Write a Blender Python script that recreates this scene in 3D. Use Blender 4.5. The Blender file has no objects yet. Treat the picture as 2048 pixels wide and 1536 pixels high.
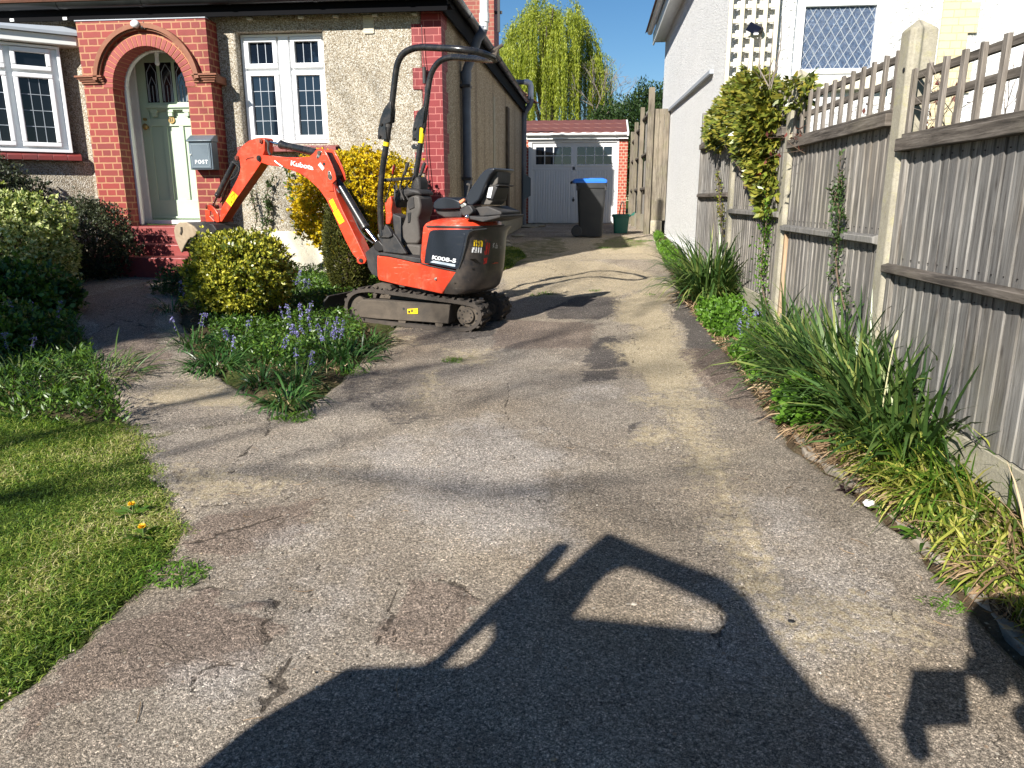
import bpy, bmesh, math, random
import numpy as np
from mathutils import Vector, Matrix
random.seed(7); rng = np.random.default_rng(7)
scene = bpy.context.scene
COL = scene.collection
# ------------------------------------------------------------------ measured camera
F = 1482.; TH = math.radians(13.95); PS = math.radians(6.2); CZ = 1.45
PR = [(-30,-1.6),(-6,-.42),(0,0),(3,.2),(6,.365),(9,.525),(14.3,.76),(20,.85),(40,.95),(400,1.0)]
PRX = np.array([p[0] for p in PR]); PRZ = np.array([p[1] for p in PR])
def ss(a, b, x):
    t = np.clip((x-a)/(b-a), 0, 1); return t*t*(3-2*t)
def gzv(x, y):
    return np.interp(y, PRX, PRZ) + .15*ss(1.8,4.5,-x)*ss(2.5,7,y)*(1-ss(12,18,y))
def gz(x, y): return float(gzv(np.array(float(x)), np.array(float(y))))
def ray(x, y):
    u=(x-1024)/F; v=(768-y)/F
    b=math.cos(TH)+v*math.sin(TH); c=v*math.cos(TH)-math.sin(TH)
    return (u*math.cos(PS)-b*math.sin(PS), u*math.sin(PS)+b*math.cos(PS), c)
def atY(x, y, Y):
    r=ray(x,y); t=Y/r[1]; return Vector((r[0]*t, Y, CZ+r[2]*t))
def atX(x, y, X):
    r=ray(x,y); t=X/r[0]; return Vector((X, r[1]*t, CZ+r[2]*t))
def atP(x, y, P, n):
    r=ray(x,y); t=(P[0]*n[0]+P[1]*n[1])/(r[0]*n[0]+r[1]*n[1])
    return Vector((r[0]*t, r[1]*t, CZ+r[2]*t))
def gnd(x, y):
    r=ray(x,y); lo=.5; t=.5
    while t<80 and CZ+r[2]*t > gz(r[0]*t, r[1]*t): t+=.05
    lo=t-.05; hi=t
    for _ in range(12):
        m=(lo+hi)/2
        if CZ+r[2]*m > gz(r[0]*m, r[1]*m): lo=m
        else: hi=m
    return Vector((r[0]*hi, r[1]*hi, CZ+r[2]*hi))
# ------------------------------------------------------------------ objects
def tag(o, label=None, cat=None, group=None, kind=None):
    if label: o['label']=label
    if cat: o['category']=cat
    if group: o['group']=group
    if kind: o['kind']=kind
    return o
def empty(name, loc, label, cat, group=None, kind=None):
    o=bpy.data.objects.new(name, None); COL.objects.link(o); o.location=loc
    o.empty_display_size=.1
    return tag(o, label, cat, group, kind)
def root_loc(o):
    v=Vector((0,0,0)); p=o
    while p is not None: v+=Vector(p.location); p=p.parent
    return v
def link_mesh(name, me, mat, parent):
    o=bpy.data.objects.new(name, me); COL.objects.link(o)
    if mat is not None and len(me.materials)==0: me.materials.append(mat)
    if parent is not None:
        o.parent=parent
        top=parent
        while top.parent is not None: top=top.parent
        if parent is top: o.matrix_parent_inverse=Matrix.Translation(-Vector(top.location))
    return o
class MB:
    """collects faces, links them as one mesh object (world coordinates)"""
    def __init__(s): s.bm=bmesh.new()
    def poly(s, pts):
        vs=[s.bm.verts.new(p) for p in pts]
        try: return s.bm.faces.new(vs)
        except Exception: return None
    def prism(s, pts, ext):
        ext=Vector(ext); n=len(pts)
        a=[s.bm.verts.new(Vector(p)) for p in pts]; b=[s.bm.verts.new(Vector(p)+ext) for p in pts]
        s.bm.faces.new(a[::-1]); s.bm.faces.new(b)
        for i in range(n):
            j=(i+1)%n; s.bm.faces.new([a[i],a[j],b[j],b[i]])
        return s
    def box(s, x0,x1,y0,y1,z0,z1):
        return s.prism([(x0,y0,z0),(x1,y0,z0),(x1,y0,z1),(x0,y0,z1)], (0,y1-y0,0))
    def obox(s, c, ax, ay, az):
        c=Vector(c); ax=Vector(ax)/2; ay=Vector(ay)/2; az=Vector(az)/2
        return s.prism([c-ax-ay-az, c+ax-ay-az, c+ax-ay+az, c-ax-ay+az], ay*2)
    def tube(s, pts, r, n=10, closed=False, cap=True):
        pts=[Vector(p) for p in pts]; m=len(pts)
        rs=r if isinstance(r,(list,tuple)) else [r]*m
        rings=[]; up=None
        for i,p in enumerate(pts):
            if closed: t=pts[(i+1)%m]-pts[i-1]
            else: t=pts[min(i+1,m-1)]-pts[max(i-1,0)]
            if t.length<1e-9: t=Vector((0,0,1))
            t.normalize()
            if up is None:
                up=Vector((0,0,1)) if abs(t.z)<.9 else Vector((1,0,0))
            u=(up-t*up.dot(t)); 
            if u.length<1e-6: u=t.orthogonal()
            u.normalize(); up=u; w=t.cross(u)
            rings.append([s.bm.verts.new(p+(u*math.cos(2*math.pi*k/n)+w*math.sin(2*math.pi*k/n))*rs[i]) for k in range(n)])
        for i in range(m if closed else m-1):
            A=rings[i]; B=rings[(i+1)%m]
            for k in range(n): s.bm.faces.new([A[k],A[(k+1)%n],B[(k+1)%n],B[k]])
        if cap and not closed:
            s.bm.faces.new(rings[0][::-1]); s.bm.faces.new(rings[-1])
        return s
    def cyl(s, a, b, r, n=20, r2=None): return s.tube([a,b],[r, r if r2 is None else r2],n)
    def ball(s, c, r, sc=(1,1,1), seg=16):
        q=bmesh.ops.create_uvsphere(s.bm, u_segments=seg, v_segments=max(6,seg//2), radius=r)
        for v in q['verts']: v.co=Vector((v.co.x*sc[0],v.co.y*sc[1],v.co.z*sc[2]))+Vector(c)
        return s
    def loft(s, rings, cap=True):
        R=[[s.bm.verts.new(p) for p in ring] for ring in rings]; n=len(R[0])
        for A,B in zip(R,R[1:]):
            for k in range(n): s.bm.faces.new([A[k],A[(k+1)%n],B[(k+1)%n],B[k]])
        if cap:
            s.bm.faces.new(R[0][::-1]); s.bm.faces.new(R[-1])
        return s
    def build(s, name, mat, parent=None, smooth=False, bevel=0, seg=2, angle=35, sub=0):
        bmesh.ops.recalc_face_normals(s.bm, faces=s.bm.faces)
        me=bpy.data.meshes.new(name); s.bm.to_mesh(me); s.bm.free()
        o=link_mesh(name, me, mat, parent)
        if bevel:
            b=o.modifiers.new('bevel','BEVEL'); b.width=bevel; b.segments=seg; b.limit_method='ANGLE'; b.angle_limit=math.radians(30)
            smooth=True
        if sub:
            b=o.modifiers.new('sub','SUBSURF'); b.levels=sub; b.render_levels=sub
        if smooth:
            me.polygons.foreach_set('use_smooth',[True]*len(me.polygons))
            try: me.set_sharp_from_angle(angle=math.radians(angle))
            except Exception: pass
        return o
def npmesh(name, V, Fq, mat, parent=None, smooth=False, attrs=None):
    me=bpy.data.meshes.new(name)
    V=np.asarray(V,dtype=np.float32).reshape(-1,3); Fq=np.asarray(Fq,dtype=np.int32)
    k=Fq.shape[1]; n=len(Fq)
    me.vertices.add(len(V)); me.vertices.foreach_set('co',V.ravel())
    me.loops.add(n*k); me.loops.foreach_set('vertex_index',Fq.ravel())
    me.polygons.add(n); me.polygons.foreach_set('loop_start',np.arange(0,n*k,k,dtype=np.int32))
    try: me.polygons.foreach_set('loop_total',np.full(n,k,dtype=np.int32))
    except Exception: pass
    me.update(calc_edges=True)
    if attrs:
        for an,av in attrs.items():
            at=me.attributes.new(an,'FLOAT','POINT'); at.data.foreach_set('value',np.asarray(av,dtype=np.float32).ravel())
    if smooth: me.polygons.foreach_set('use_smooth',np.ones(n,dtype=bool))
    return link_mesh(name, me, mat, parent)
def text_mesh(name, body, mat, parent, origin, xdir, updir, size, extr=.0008, bold=0., spacing=1., width=None, shear=0.):
    cu=bpy.data.curves.new(name,'FONT'); cu.body=body; cu.size=size; cu.extrude=extr; cu.offset=bold
    cu.align_x='CENTER'; cu.align_y='CENTER'; cu.space_character=spacing; cu.shear=shear; cu.resolution_u=4
    t=bpy.data.objects.new(name,cu); COL.objects.link(t)
    dg=bpy.context.evaluated_depsgraph_get(); me=bpy.data.meshes.new_from_object(t.evaluated_get(dg))
    bpy.data.objects.remove(t)
    x=Vector(xdir).normalized(); u=Vector(updir); u=(u-x*u.dot(x)).normalized(); n=x.cross(u)
    n_=len(me.vertices); co=np.empty(n_*3,dtype=np.float32); me.vertices.foreach_get('co',co); co=co.reshape(-1,3)
    if width:
        co[:,0]*=width/(co[:,0].max()-co[:,0].min())
    W=np.array(origin)[None]+co[:,:1]*np.array(x)[None]+co[:,1:2]*np.array(u)[None]+co[:,2:3]*np.array(n)[None]
    me.vertices.foreach_set('co',W.astype(np.float32).ravel()); me.update()
    me.materials.clear()
    return link_mesh(name, me, mat, parent)
# ------------------------------------------------------------------ materials
def newmat(name):
    m=bpy.data.materials.new(name); m.use_nodes=True; nt=m.node_tree; nt.nodes.clear()
    out=nt.nodes.new('ShaderNodeOutputMaterial'); return m, nt, out
def N(nt, typ, **kw):
    n=nt.nodes.new(typ)
    for k,v in kw.items():
        if k.startswith('i_'):
            key=k[2:]; key=int(key) if key.isdigit() else key.replace('_',' ')
            n.inputs[key].default_value=v
        else: setattr(n,k,v)
    return n
def ramp(nt, fac, stops, interp='LINEAR'):
    r=nt.nodes.new('ShaderNodeValToRGB'); e=r.color_ramp.elements; r.color_ramp.interpolation=interp
    while len(e)<len(stops): e.new(.5)
    for el,(p,c) in zip(e,stops):
        el.position=p; el.color=(c[0],c[1],c[2],1) if not isinstance(c,(int,float)) else (c,c,c,1)
    nt.links.new(fac, r.inputs[0]); return r.outputs[0]
def mixc(nt, fac, a, b, mode='MIX'):
    m=nt.nodes.new('ShaderNodeMix'); m.data_type='RGBA'; m.blend_type=mode
    for s_,v in ((m.inputs[0],fac),(m.inputs[6],a),(m.inputs[7],b)):
        if isinstance(v,(int,float)): s_.default_value=v if s_.type=='VALUE' else (v,v,v,1)
        elif isinstance(v,(tuple,list)): s_.default_value=(v[0],v[1],v[2],1)
        else: nt.links.new(v,s_)
    return m.outputs[2]
def math_(nt, op, a, b=None, clamp=False):
    m=nt.nodes.new('ShaderNodeMath'); m.operation=op; m.use_clamp=clamp
    for s_,v in ((m.inputs[0],a),(m.inputs[1],b)):
        if v is None: continue
        if isinstance(v,(int,float)): s_.default_value=v
        else: nt.links.new(v,s_)
    return m.outputs[0]
def madd(nt,a,b,c):
    m=nt.nodes.new('ShaderNodeMath'); m.operation='MULTIPLY_ADD'
    for s_,v in zip(m.inputs,(a,b,c)):
        if isinstance(v,(int,float)): s_.default_value=v
        else: nt.links.new(v,s_)
    return m.outputs[0]
def noise(nt, scale, detail=4, rough=.55, vec=None, dist=0.):
    n=N(nt,'ShaderNodeTexNoise',i_Scale=scale,i_Detail=detail,i_Roughness=rough,i_Distortion=dist)
    if vec is None: vec=geo(nt)
    nt.links.new(vec,n.inputs['Vector']); return n.outputs['Fac']
def vor(nt, scale, vec=None, feature='F1', out='Distance', rand=1.):
    n=N(nt,'ShaderNodeTexVoronoi',i_Scale=scale,feature=feature)
    n.inputs['Randomness'].default_value=rand
    if vec is None: vec=geo(nt)
    nt.links.new(vec,n.inputs['Vector']); return n.outputs[out]
def geo(nt):
    g=nt.nodes.new('ShaderNodeTexCoord'); return g.outputs['Object']
def mapv(nt, scale, vec=None, loc=(0,0,0), rot=(0,0,0)):
    m=nt.nodes.new('ShaderNodeMapping'); m.inputs['Scale'].default_value=scale; m.inputs['Location'].default_value=loc; m.inputs['Rotation'].default_value=rot
    nt.links.new(vec if vec is not None else geo(nt), m.inputs['Vector']); return m.outputs[0]
def bump(nt, h, strength=.5, dist=.01, prev=None):
    b=nt.nodes.new('ShaderNodeBump'); b.inputs['Strength'].default_value=strength; b.inputs['Distance'].default_value=dist
    nt.links.new(h,b.inputs['Height'])
    if prev is not None: nt.links.new(prev,b.inputs['Normal'])
    return b.outputs[0]
def pbsdf(nt, out, col, rough=.6, metal=0., normal=None, spec=.5, coat=0.):
    p=nt.nodes.new('ShaderNodeBsdfPrincipled')
    for key,v in (('Base Color',col),('Roughness',rough),('Metallic',metal)):
        if isinstance(v,(int,float)): 
            p.inputs[key].default_value=v if key!='Base Color' else (v,v,v,1)
        elif isinstance(v,(tuple,list)): p.inputs[key].default_value=(v[0],v[1],v[2],1)
        else: nt.links.new(v,p.inputs[key])
    p.inputs['Specular IOR Level'].default_value=spec
    if coat: p.inputs['Coat Weight'].default_value=coat; p.inputs['Coat Roughness'].default_value=.15
    if normal is not None: nt.links.new(normal,p.inputs['Normal'])
    nt.links.new(p.outputs[0],out.inputs[0]); return p
def simple(name, col, rough=.5, metal=0., var=.15, nscale=6., bumps=0., dirt=None, dirtamt=.5, spec=.5, coat=0., bscale=40, dscale=3.):
    m,nt,out=newmat(name)
    n1=noise(nt,nscale,5,.6)
    c=mixc(nt, n1, tuple(x*(1-var) for x in col), tuple(min(1,x*(1+var)) for x in col))
    rg=rough
    if dirt is not None:
        d=ramp(nt, noise(nt,dscale,7,.7,dist=.6), [(.5-.12*dirtamt*2,0.),(.68,1.)])
        f=math_(nt,'MULTIPLY',d,dirtamt)
        c=mixc(nt,f,c,dirt); rg=madd(nt,f,.5,rough)
    nm=bump(nt,noise(nt,bscale,4,.6),bumps,.004) if bumps else None
    pbsdf(nt,out,c,rg,metal,nm,spec,coat); return m
SUN_E=5.0; SKY_E=.050; EXPO=1.06
M={}
def mk_pebble(name, tones, scale=95, dark=(.10,.085,.06), stain=None):
    m,nt,out=newmat(name); g=geo(nt)
    dv=N(nt,'ShaderNodeTexNoise',i_Scale=60.,i_Detail=2.)
    nt.links.new(g,dv.inputs['Vector'])
    vec=mixc(nt,.012,g,dv.outputs['Color'],'ADD')
    col=vor(nt,scale,vec,out='Color'); d=vor(nt,scale,vec)
    sep=nt.nodes.new('ShaderNodeSeparateColor'); nt.links.new(col,sep.inputs[0])
    c=ramp(nt,sep.outputs[0],tones,'CONSTANT')
    gap=ramp(nt,d,[(.42,0.),(.62,1.)])
    c=mixc(nt,math_(nt,'MULTIPLY',gap,.5),c,dark)
    big=noise(nt,1.3,5,.65,g)
    c=mixc(nt,math_(nt,'MULTIPLY',ramp(nt,big,[(.35,0.),(.7,1.)]),.22),c,dark)
    mid=noise(nt,28,3,.7,g)
    c=mixc(nt,math_(nt,'MULTIPLY',ramp(nt,mid,[(.4,0.),(.62,1.)]),.22),c,(.16,.125,.08),'MULTIPLY')
    if stain:
        s_=noise(nt,1.0,4,.6,mapv(nt,(1,2.2,.18),g))
        c=mixc(nt,math_(nt,'MULTIPLY',ramp(nt,s_,[(.48,0.),(.62,1.)]),.4),c,stain)
    h=math_(nt,'SUBTRACT',1.,d)
    pbsdf(nt,out,c,.85,0,bump(nt,h,.9,.008),.25)
    return m
M['pebble']=mk_pebble('pebbledash',[(0,(.33,.27,.19)),(.12,(.52,.46,.36)),(.4,(.66,.61,.51)),(.6,(.44,.37,.27)),(.76,(.74,.70,.62)),(.94,(.22,.17,.11))],96)
M['pebble_side']=mk_pebble('pebbledash_weathered',[(0,(.30,.22,.14)),(.2,(.55,.46,.32)),(.5,(.72,.62,.46)),(.8,(.42,.32,.20))],80,stain=(.10,.065,.04))
def mk_brick(name, c1, c2, mortar, msize=.008, bumps=.5, w=.225, h=.075, zoff=0., squash=.5, xoff=0.):
    m,nt,out=newmat(name); g=geo(nt)
    sp=nt.nodes.new('ShaderNodeSeparateXYZ'); nt.links.new(g,sp.inputs[0])
    cb=nt.nodes.new('ShaderNodeCombineXYZ')
    nt.links.new(math_(nt,'ADD',math_(nt,'ADD',sp.outputs[0],sp.outputs[1]),xoff),cb.inputs[0])
    nt.links.new(math_(nt,'ADD',sp.outputs[2],zoff),cb.inputs[1])
    wob=N(nt,'ShaderNodeTexNoise',i_Scale=14.,i_Detail=2.); nt.links.new(g,wob.inputs['Vector'])
    v2=mixc(nt,.008,cb.outputs[0],wob.outputs['Color'],'ADD')
    b=nt.nodes.new('ShaderNodeTexBrick'); b.inputs['Scale'].default_value=1; b.inputs['Brick Width'].default_value=w
    b.inputs['Row Height'].default_value=h; b.inputs['Mortar Size'].default_value=msize; b.inputs['Mortar Smooth'].default_value=.3
    b.squash=squash; b.squash_frequency=2; b.offset=.5
    b.inputs['Color1'].default_value=(*c1,1); b.inputs['Color2'].default_value=(*c2,1); b.inputs['Mortar'].default_value=(*mortar,1)
    b.inputs['Bias'].default_value=0.
    nt.links.new(v2,b.inputs['Vector'])
    n1=noise(nt,9,6,.7,g)
    c=mixc(nt,math_(nt,'MULTIPLY',n1,.5),b.outputs[0],mixc(nt,1.,b.outputs[0],(.55,.5,.5),'MULTIPLY'))
    sp2=ramp(nt,noise(nt,55,3,.8,g),[(.62,0.),(.72,1.)])
    c=mixc(nt,math_(nt,'MULTIPLY',sp2,.35),c,(.09,.03,.03))
    h_=math_(nt,'ADD',math_(nt,'SUBTRACT',1.,b.outputs['Fac']),math_(nt,'MULTIPLY',noise(nt,70,3,.6,g),.3))
    pbsdf(nt,out,c,.62,0,bump(nt,h_,bumps,.006),.35)
    return m
M['brick_porch']=mk_brick('painted_red_brick',(.265,.034,.026),(.195,.028,.024),(.38,.19,.095),.009)
M['brick_quoin']=mk_brick('red_painted_quoin_brick',(.235,.024,.027),(.19,.022,.024),(.42,.14,.12),.005,.3)
M['brick_garage']=mk_brick('orange_red_brick',(.42,.085,.045),(.30,.055,.035),(.5,.36,.26),.009)
M['brick_chimney']=mk_brick('chimney_brick',(.30,.075,.05),(.22,.05,.035),(.32,.2,.13),.008)
M['brick_cream']=mk_brick('cream_painted_brick',(.62,.55,.36),(.59,.52,.33),(.46,.40,.25),.006,.5)
M['red_brick']=simple('arch_brick_red',(.25,.036,.028),.6,var=.3,nscale=14,bumps=.3)
M['mortar']=simple('tan_mortar',(.42,.20,.10),.9,var=.2,bumps=.4)
M['terracotta']=simple('brown_terracotta',(.235,.09,.048),.7,var=.25,nscale=12,bumps=.4,dirt=(.12,.05,.03),dirtamt=.4)
M['red_tile']=simple('red_painted_sill',(.22,.04,.035),.38,var=.25,nscale=10,bumps=.15,dirt=(.10,.03,.03),dirtamt=.5)
M['red_step']=simple('red_painted_step',(.24,.035,.030),.42,var=.25,nscale=5,bumps=.3,dirt=(.13,.03,.03),dirtamt=.6,dscale=4)
M['upvc']=simple('white_upvc',(.82,.83,.84),.28,var=.02,nscale=2)
M['white_wood']=simple('white_gloss_wood',(.78,.79,.76),.35,var=.04,nscale=4)
M['plinth']=simple('cream_painted_plinth',(.62,.585,.48),.75,var=.08,nscale=5,bumps=.5,dirt=(.35,.29,.18),dirtamt=.35)
M['sage']=simple('sage_green_paint',(.40,.50,.37),.42,var=.05,nscale=5,bumps=.05)
M['lead']=simple('grey_leading',(.33,.36,.40),.5,var=.1)
M['black_gutter']=simple('black_plastic_gutter',(.008,.009,.010),.30,var=.3,nscale=3,dirt=(.05,.045,.04),dirtamt=.2)
M['black_wood']=simple('black_painted_fascia',(.004,.004,.005),.8,var=.3,spec=.08)
M['grey_pipe']=simple('grey_plastic_pipe',(.115,.135,.175),.42,var=.12,nscale=2,dirt=(.05,.05,.055),dirtamt=.5)
M['white_pipe']=simple('white_plastic_pipe',(.72,.73,.72),.4,var=.06)
M['roof_tile']=simple('brown_clay_roof',(.20,.085,.055),.85,var=.45,nscale=10,bumps=.6,dirt=(.10,.07,.05),dirtamt=.5)
M['garage_roof']=simple('dark_red_roof_sheet',(.13,.045,.036),.6,var=.2,nscale=8,bumps=.2)
M['garage_door']=simple('white_painted_steel_door',(.74,.74,.74),.4,var=.03)
def mk_wood(name, c1, c2, grain=(14,14,.9), green=.0, bumps=.6, dark=(.05,.04,.035), streak=.5):
    m,nt,out=newmat(name); g=geo(nt)
    v=mapv(nt,grain,g)
    n1=noise(nt,3.5,8,.7,v,.4); n2=noise(nt,1.2,4,.6,g)
    isl=nt.nodes.new('ShaderNodeNewGeometry').outputs['Random Per Island']
    c=ramp(nt,n1,[(.3,dark),(.46,c1),(.7,c2)])
    c=mixc(nt,math_(nt,'MULTIPLY',isl,.7),c,mixc(nt,1.,c,(.48,.48,.5),'MULTIPLY'))
    alg=ramp(nt,noise(nt,1.6,6,.7,g),[(.5,0.),(.72,1.)]); c=mixc(nt,math_(nt,'MULTIPLY',alg,.3),c,(.20,.19,.12))
    c=mixc(nt,math_(nt,'MULTIPLY',ramp(nt,n2,[(.45,0.),(.7,1.)]),streak),c,(.30,.245,.18))
    kn=vor(nt,2.4,mapv(nt,(2,2,.8),g)); kd=ramp(nt,kn,[(.02,1.),(.07,0.)])
    c=mixc(nt,math_(nt,'MULTIPLY',kd,.7),c,dark)
    if green:
        gg=ramp(nt,noise(nt,4,6,.7,g),[(.5,0.),(.7,1.)]); c=mixc(nt,math_(nt,'MULTIPLY',gg,green),c,(.13,.13,.06))
    pbsdf(nt,out,c,.88,0,bump(nt,n1,bumps,.006),.2)
    return m
M['fence_board']=mk_wood('weathered_grey_fence_board',(.20,.19,.175),(.355,.34,.318),streak=.22)
M['fence_board_tan']=mk_wood('weathered_tan_fence_board',(.215,.198,.176),(.39,.365,.33),streak=.25)
M['fence_rail']=mk_wood('dark_weathered_rail',(.10,.085,.072),(.24,.21,.18),(.9,.9,14),dark=(.02,.018,.016),streak=.15)
M['fence_lattice']=mk_wood('grey_lattice_lath',(.19,.165,.14),(.36,.32,.28),(14,14,1.2),dark=(.05,.04,.035),streak=.2)
M['brown_board']=mk_wood('dark_brown_board',(.055,.04,.03),(.10,.075,.055))
M['old_post']=mk_wood('mossy_old_post',(.17,.145,.11),(.33,.29,.23),green=.5)
M['new_wood']=mk_wood('paler_fence_batten',(.45,.30,.18),(.62,.45,.30))
def mk_conc(name,c1,c2,bumps=.6,lichen=(.40,.37,.14),la=.35):
    m,nt,out=newmat(name); g=geo(nt)
    n1=noise(nt,7,8,.75,g); sp=vor(nt,160,g,out='Color')
    s2=nt.nodes.new('ShaderNodeSeparateColor'); nt.links.new(sp,s2.inputs[0])
    c=ramp(nt,n1,[(.3,c1),(.7,c2)])
    c=mixc(nt,math_(nt,'MULTIPLY',s2.outputs[0],.25),c,(.1,.09,.07))
    li=ramp(nt,noise(nt,11,6,.8,g,1.),[(.52,0.),(.66,1.)])
    c=mixc(nt,math_(nt,'MULTIPLY',li,la),c,lichen)
    pbsdf(nt,out,c,.9,0,bump(nt,noise(nt,60,5,.7,g),bumps,.004),.2); return m
M['concrete']=mk_conc('lichened_concrete',(.26,.235,.18),(.42,.385,.30))
M['concrete_pale']=mk_conc('pale_concrete',(.36,.35,.31),(.52,.50,.45),la=.12)
M['kerb']=mk_conc('old_kerb_concrete',(.20,.17,.14),(.36,.31,.25),la=.1)
def mk_render(name,col,scale,bumps):
    m,nt,out=newmat(name); g=geo(nt)
    d=vor(nt,scale,g,'SMOOTH_F1'); n1=noise(nt,.8,5,.6,g)
    c=mixc(nt,ramp(nt,n1,[(.35,0.),(.75,1.)]),col,tuple(x*.93 for x in col))
    c=mixc(nt,math_(nt,'MULTIPLY',ramp(nt,noise(nt,3,5,.7,mapv(nt,(1,1,.2),g)),[(.55,0.),(.75,1.)]),.12),c,(.5,.47,.4))
    dd=ramp(nt,noise(nt,scale*1.1,3,.75,g),[(.36,.62),(.52,1.)]); c=mixc(nt,.8,c,dd,'MULTIPLY')
    pbsdf(nt,out,c,.8,0,bump(nt,math_(nt,'ADD',d,noise(nt,scale*1.7,3,.6,g)),bumps,.02),.3); return m
M['render_fine']=mk_render('white_pebbled_render',(.84,.84,.83),60,.9)
M['render_coarse']=mk_render('white_textured_render',(.70,.70,.685),26,1.)
M['cream']=simple('cream_paint',(.62,.57,.44),.6,var=.05)
# glass
def mk_glass(name, base, spec=.9, rough=.03, tint=None, wav=0.02):
    m,nt,out=newmat(name); g=geo(nt)
    p=pbsdf(nt,out,base,rough,0,bump(nt,noise(nt,2.5,2,.5,g),wav,.02),spec)
    p.inputs['IOR'].default_value=1.5
    return m
M['glass']=mk_glass('window_glass',(.006,.010,.018))
M['glass_dark']=mk_glass('dark_window_glass',(.006,.007,.010),.5)
def mk_obsc():
    m,nt,out=newmat('frosted_patterned_glass'); g=geo(nt)
    n1=noise(nt,45,4,.7,g,1.2)
    c=ramp(nt,n1,[(.42,(.020,.040,.085)),(.58,(.055,.095,.17)),(.70,(.25,.32,.42))])
    pbsdf(nt,out,c,.25,0,bump(nt,n1,.8,.01),.6); return m
M['glass_obscure']=mk_obsc()
M['curtain']=simple('net_curtain',(.42,.43,.45),.9,var=.25,nscale=30)
# excavator
def mk_redpaint():
    m,nt,out=newmat('orange_red_machine_paint'); g=geo(nt)
    n1=noise(nt,4,5,.6,g)
    c=mixc(nt,n1,(.68,.060,.022),(.58,.045,.018))
    dirt=ramp(nt,noise(nt,6,8,.8,g,.8),[(.50,0.),(.68,1.)])
    c=mixc(nt,math_(nt,'MULTIPLY',dirt,.5),c,(.20,.045,.02))
    mudm=ramp(nt,noise(nt,4.2,8,.8,g,1.2),[(.51,0.),(.63,1.)])
    c=mixc(nt,math_(nt,'MULTIPLY',mudm,.45),c,(.30,.17,.10))
    scr=ramp(nt,noise(nt,3.2,6,.85,mapv(nt,(1.3,1.3,16),g),.5),[(.61,0.),(.64,1.)])
    c=mixc(nt,math_(nt,'MULTIPLY',scr,.6),c,(.70,.42,.32))
    sp=ramp(nt,noise(nt,60,3,.8,g),[(.72,0.),(.76,1.)])
    c=mixc(nt,math_(nt,'MULTIPLY',sp,.5),c,(.15,.06,.04))
    pbsdf(nt,out,c,madd(nt,dirt,.25,.3),0,bump(nt,noise(nt,90,2,.5,g),.05,.002),.5,.15)
    return m
M['red']=mk_redpaint()
def mk_blackpaint(name,c,rough=.3,scr=.6,mud=0.):
    m,nt,out=newmat(name); g=geo(nt)
    n1=noise(nt,5,5,.6,g)
    col=mixc(nt,n1,c,tuple(x*1.7 for x in c))
    s1=ramp(nt,noise(nt,2.6,7,.85,mapv(nt,(1.5,1.5,18),g),.6),[(.60,0.),(.68,1.)])
    col=mixc(nt,math_(nt,'MULTIPLY',s1,scr*.6),col,(.30,.27,.22))
    s2=ramp(nt,noise(nt,38,4,.8,g),[(.70,0.),(.74,1.)])
    col=mixc(nt,math_(nt,'MULTIPLY',s2,scr),col,(.5,.47,.42))
    if mud:
        s3=ramp(nt,noise(nt,5,7,.75,g),[(.38,0.),(.62,1.)]); col=mixc(nt,math_(nt,'MULTIPLY',s3,mud),col,(.16,.12,.085))
    pbsdf(nt,out,col,madd(nt,math_(nt,'ADD',s1,s2),.3,rough),0,None,.5)
    return m
M['black_panel']=mk_blackpaint('black_gloss_panel',(.010,.013,.020),.28,.35)
M['black_scuffed']=mk_blackpaint('scuffed_black_counterweight',(.014,.014,.016),.33,.7,.3)
M['black_tube']=simple('black_painted_steel',(.013,.014,.016),.26,var=.4,nscale=12,dirt=(.12,.09,.07),dirtamt=.25,dscale=14,coat=.2)
M['black_matt']=simple('matt_black_steel',(.020,.020,.022),.55,var=.4,nscale=9,dirt=(.10,.08,.06),dirtamt=.4,dscale=8)
M['vinyl']=simple('black_seat_vinyl',(.016,.019,.026),.30,var=.2,nscale=6)
M['grey_plastic']=simple('dusty_grey_plastic',(.085,.076,.066),.6,var=.3,nscale=9,bumps=.2,dirt=(.05,.04,.035),dirtamt=.4)
M['mud_steel']=simple('muddy_track_frame',(.105,.082,.060),.8,var=.35,nscale=8,bumps=.5,dirt=(.045,.04,.035),dirtamt=.8,dscale=4)
M['rubber']=simple('muddy_rubber_track',(.070,.056,.044),.9,var=.4,nscale=16,bumps=.8,dirt=(.035,.03,.027),dirtamt=.7,dscale=9)
M['chrome']=simple('chrome_ram',(.75,.76,.78),.12,1.,var=.05)
M['zinc']=simple('zinc_bolt',(.55,.54,.50),.35,.9,var=.2)
M['bucket']=simple('worn_muddy_bucket',(.30,.24,.165),.75,var=.35,nscale=9,bumps=.5,dirt=(.16,.10,.06),dirtamt=.6,dscale=7)
M['yellow']=simple('yellow_warning_label',(.85,.58,.01),.4,var=.05)
M['white_label']=simple('white_label',(.8,.8,.8),.4,var=.05)
M['ink']=simple('black_ink',(.015,.015,.015),.5)
M['white_ink']=simple('white_lettering',(.85,.85,.85),.45,var=.03)
M['red_label']=simple('dark_red_flash',(.50,.015,.012),.35)
M['orange_bit']=simple('orange_belt',(.75,.25,.12),.6)
M['red_knob']=simple('red_knob',(.6,.03,.03),.35)
M['slate_box']=simple('slate_blue_post_box',(.095,.125,.150),.40,var=.06,nscale=3)
M['bin_black']=simple('black_plastic_bin',(.022,.023,.025),.48,var=.25,nscale=3,dirt=(.06,.055,.05),dirtamt=.3)
M['bin_blue']=simple('blue_plastic_lid',(.025,.15,.56),.38,var=.08)
M['caddy_green']=simple('dark_green_plastic',(.010,.105,.075),.42,var=.15)
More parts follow.
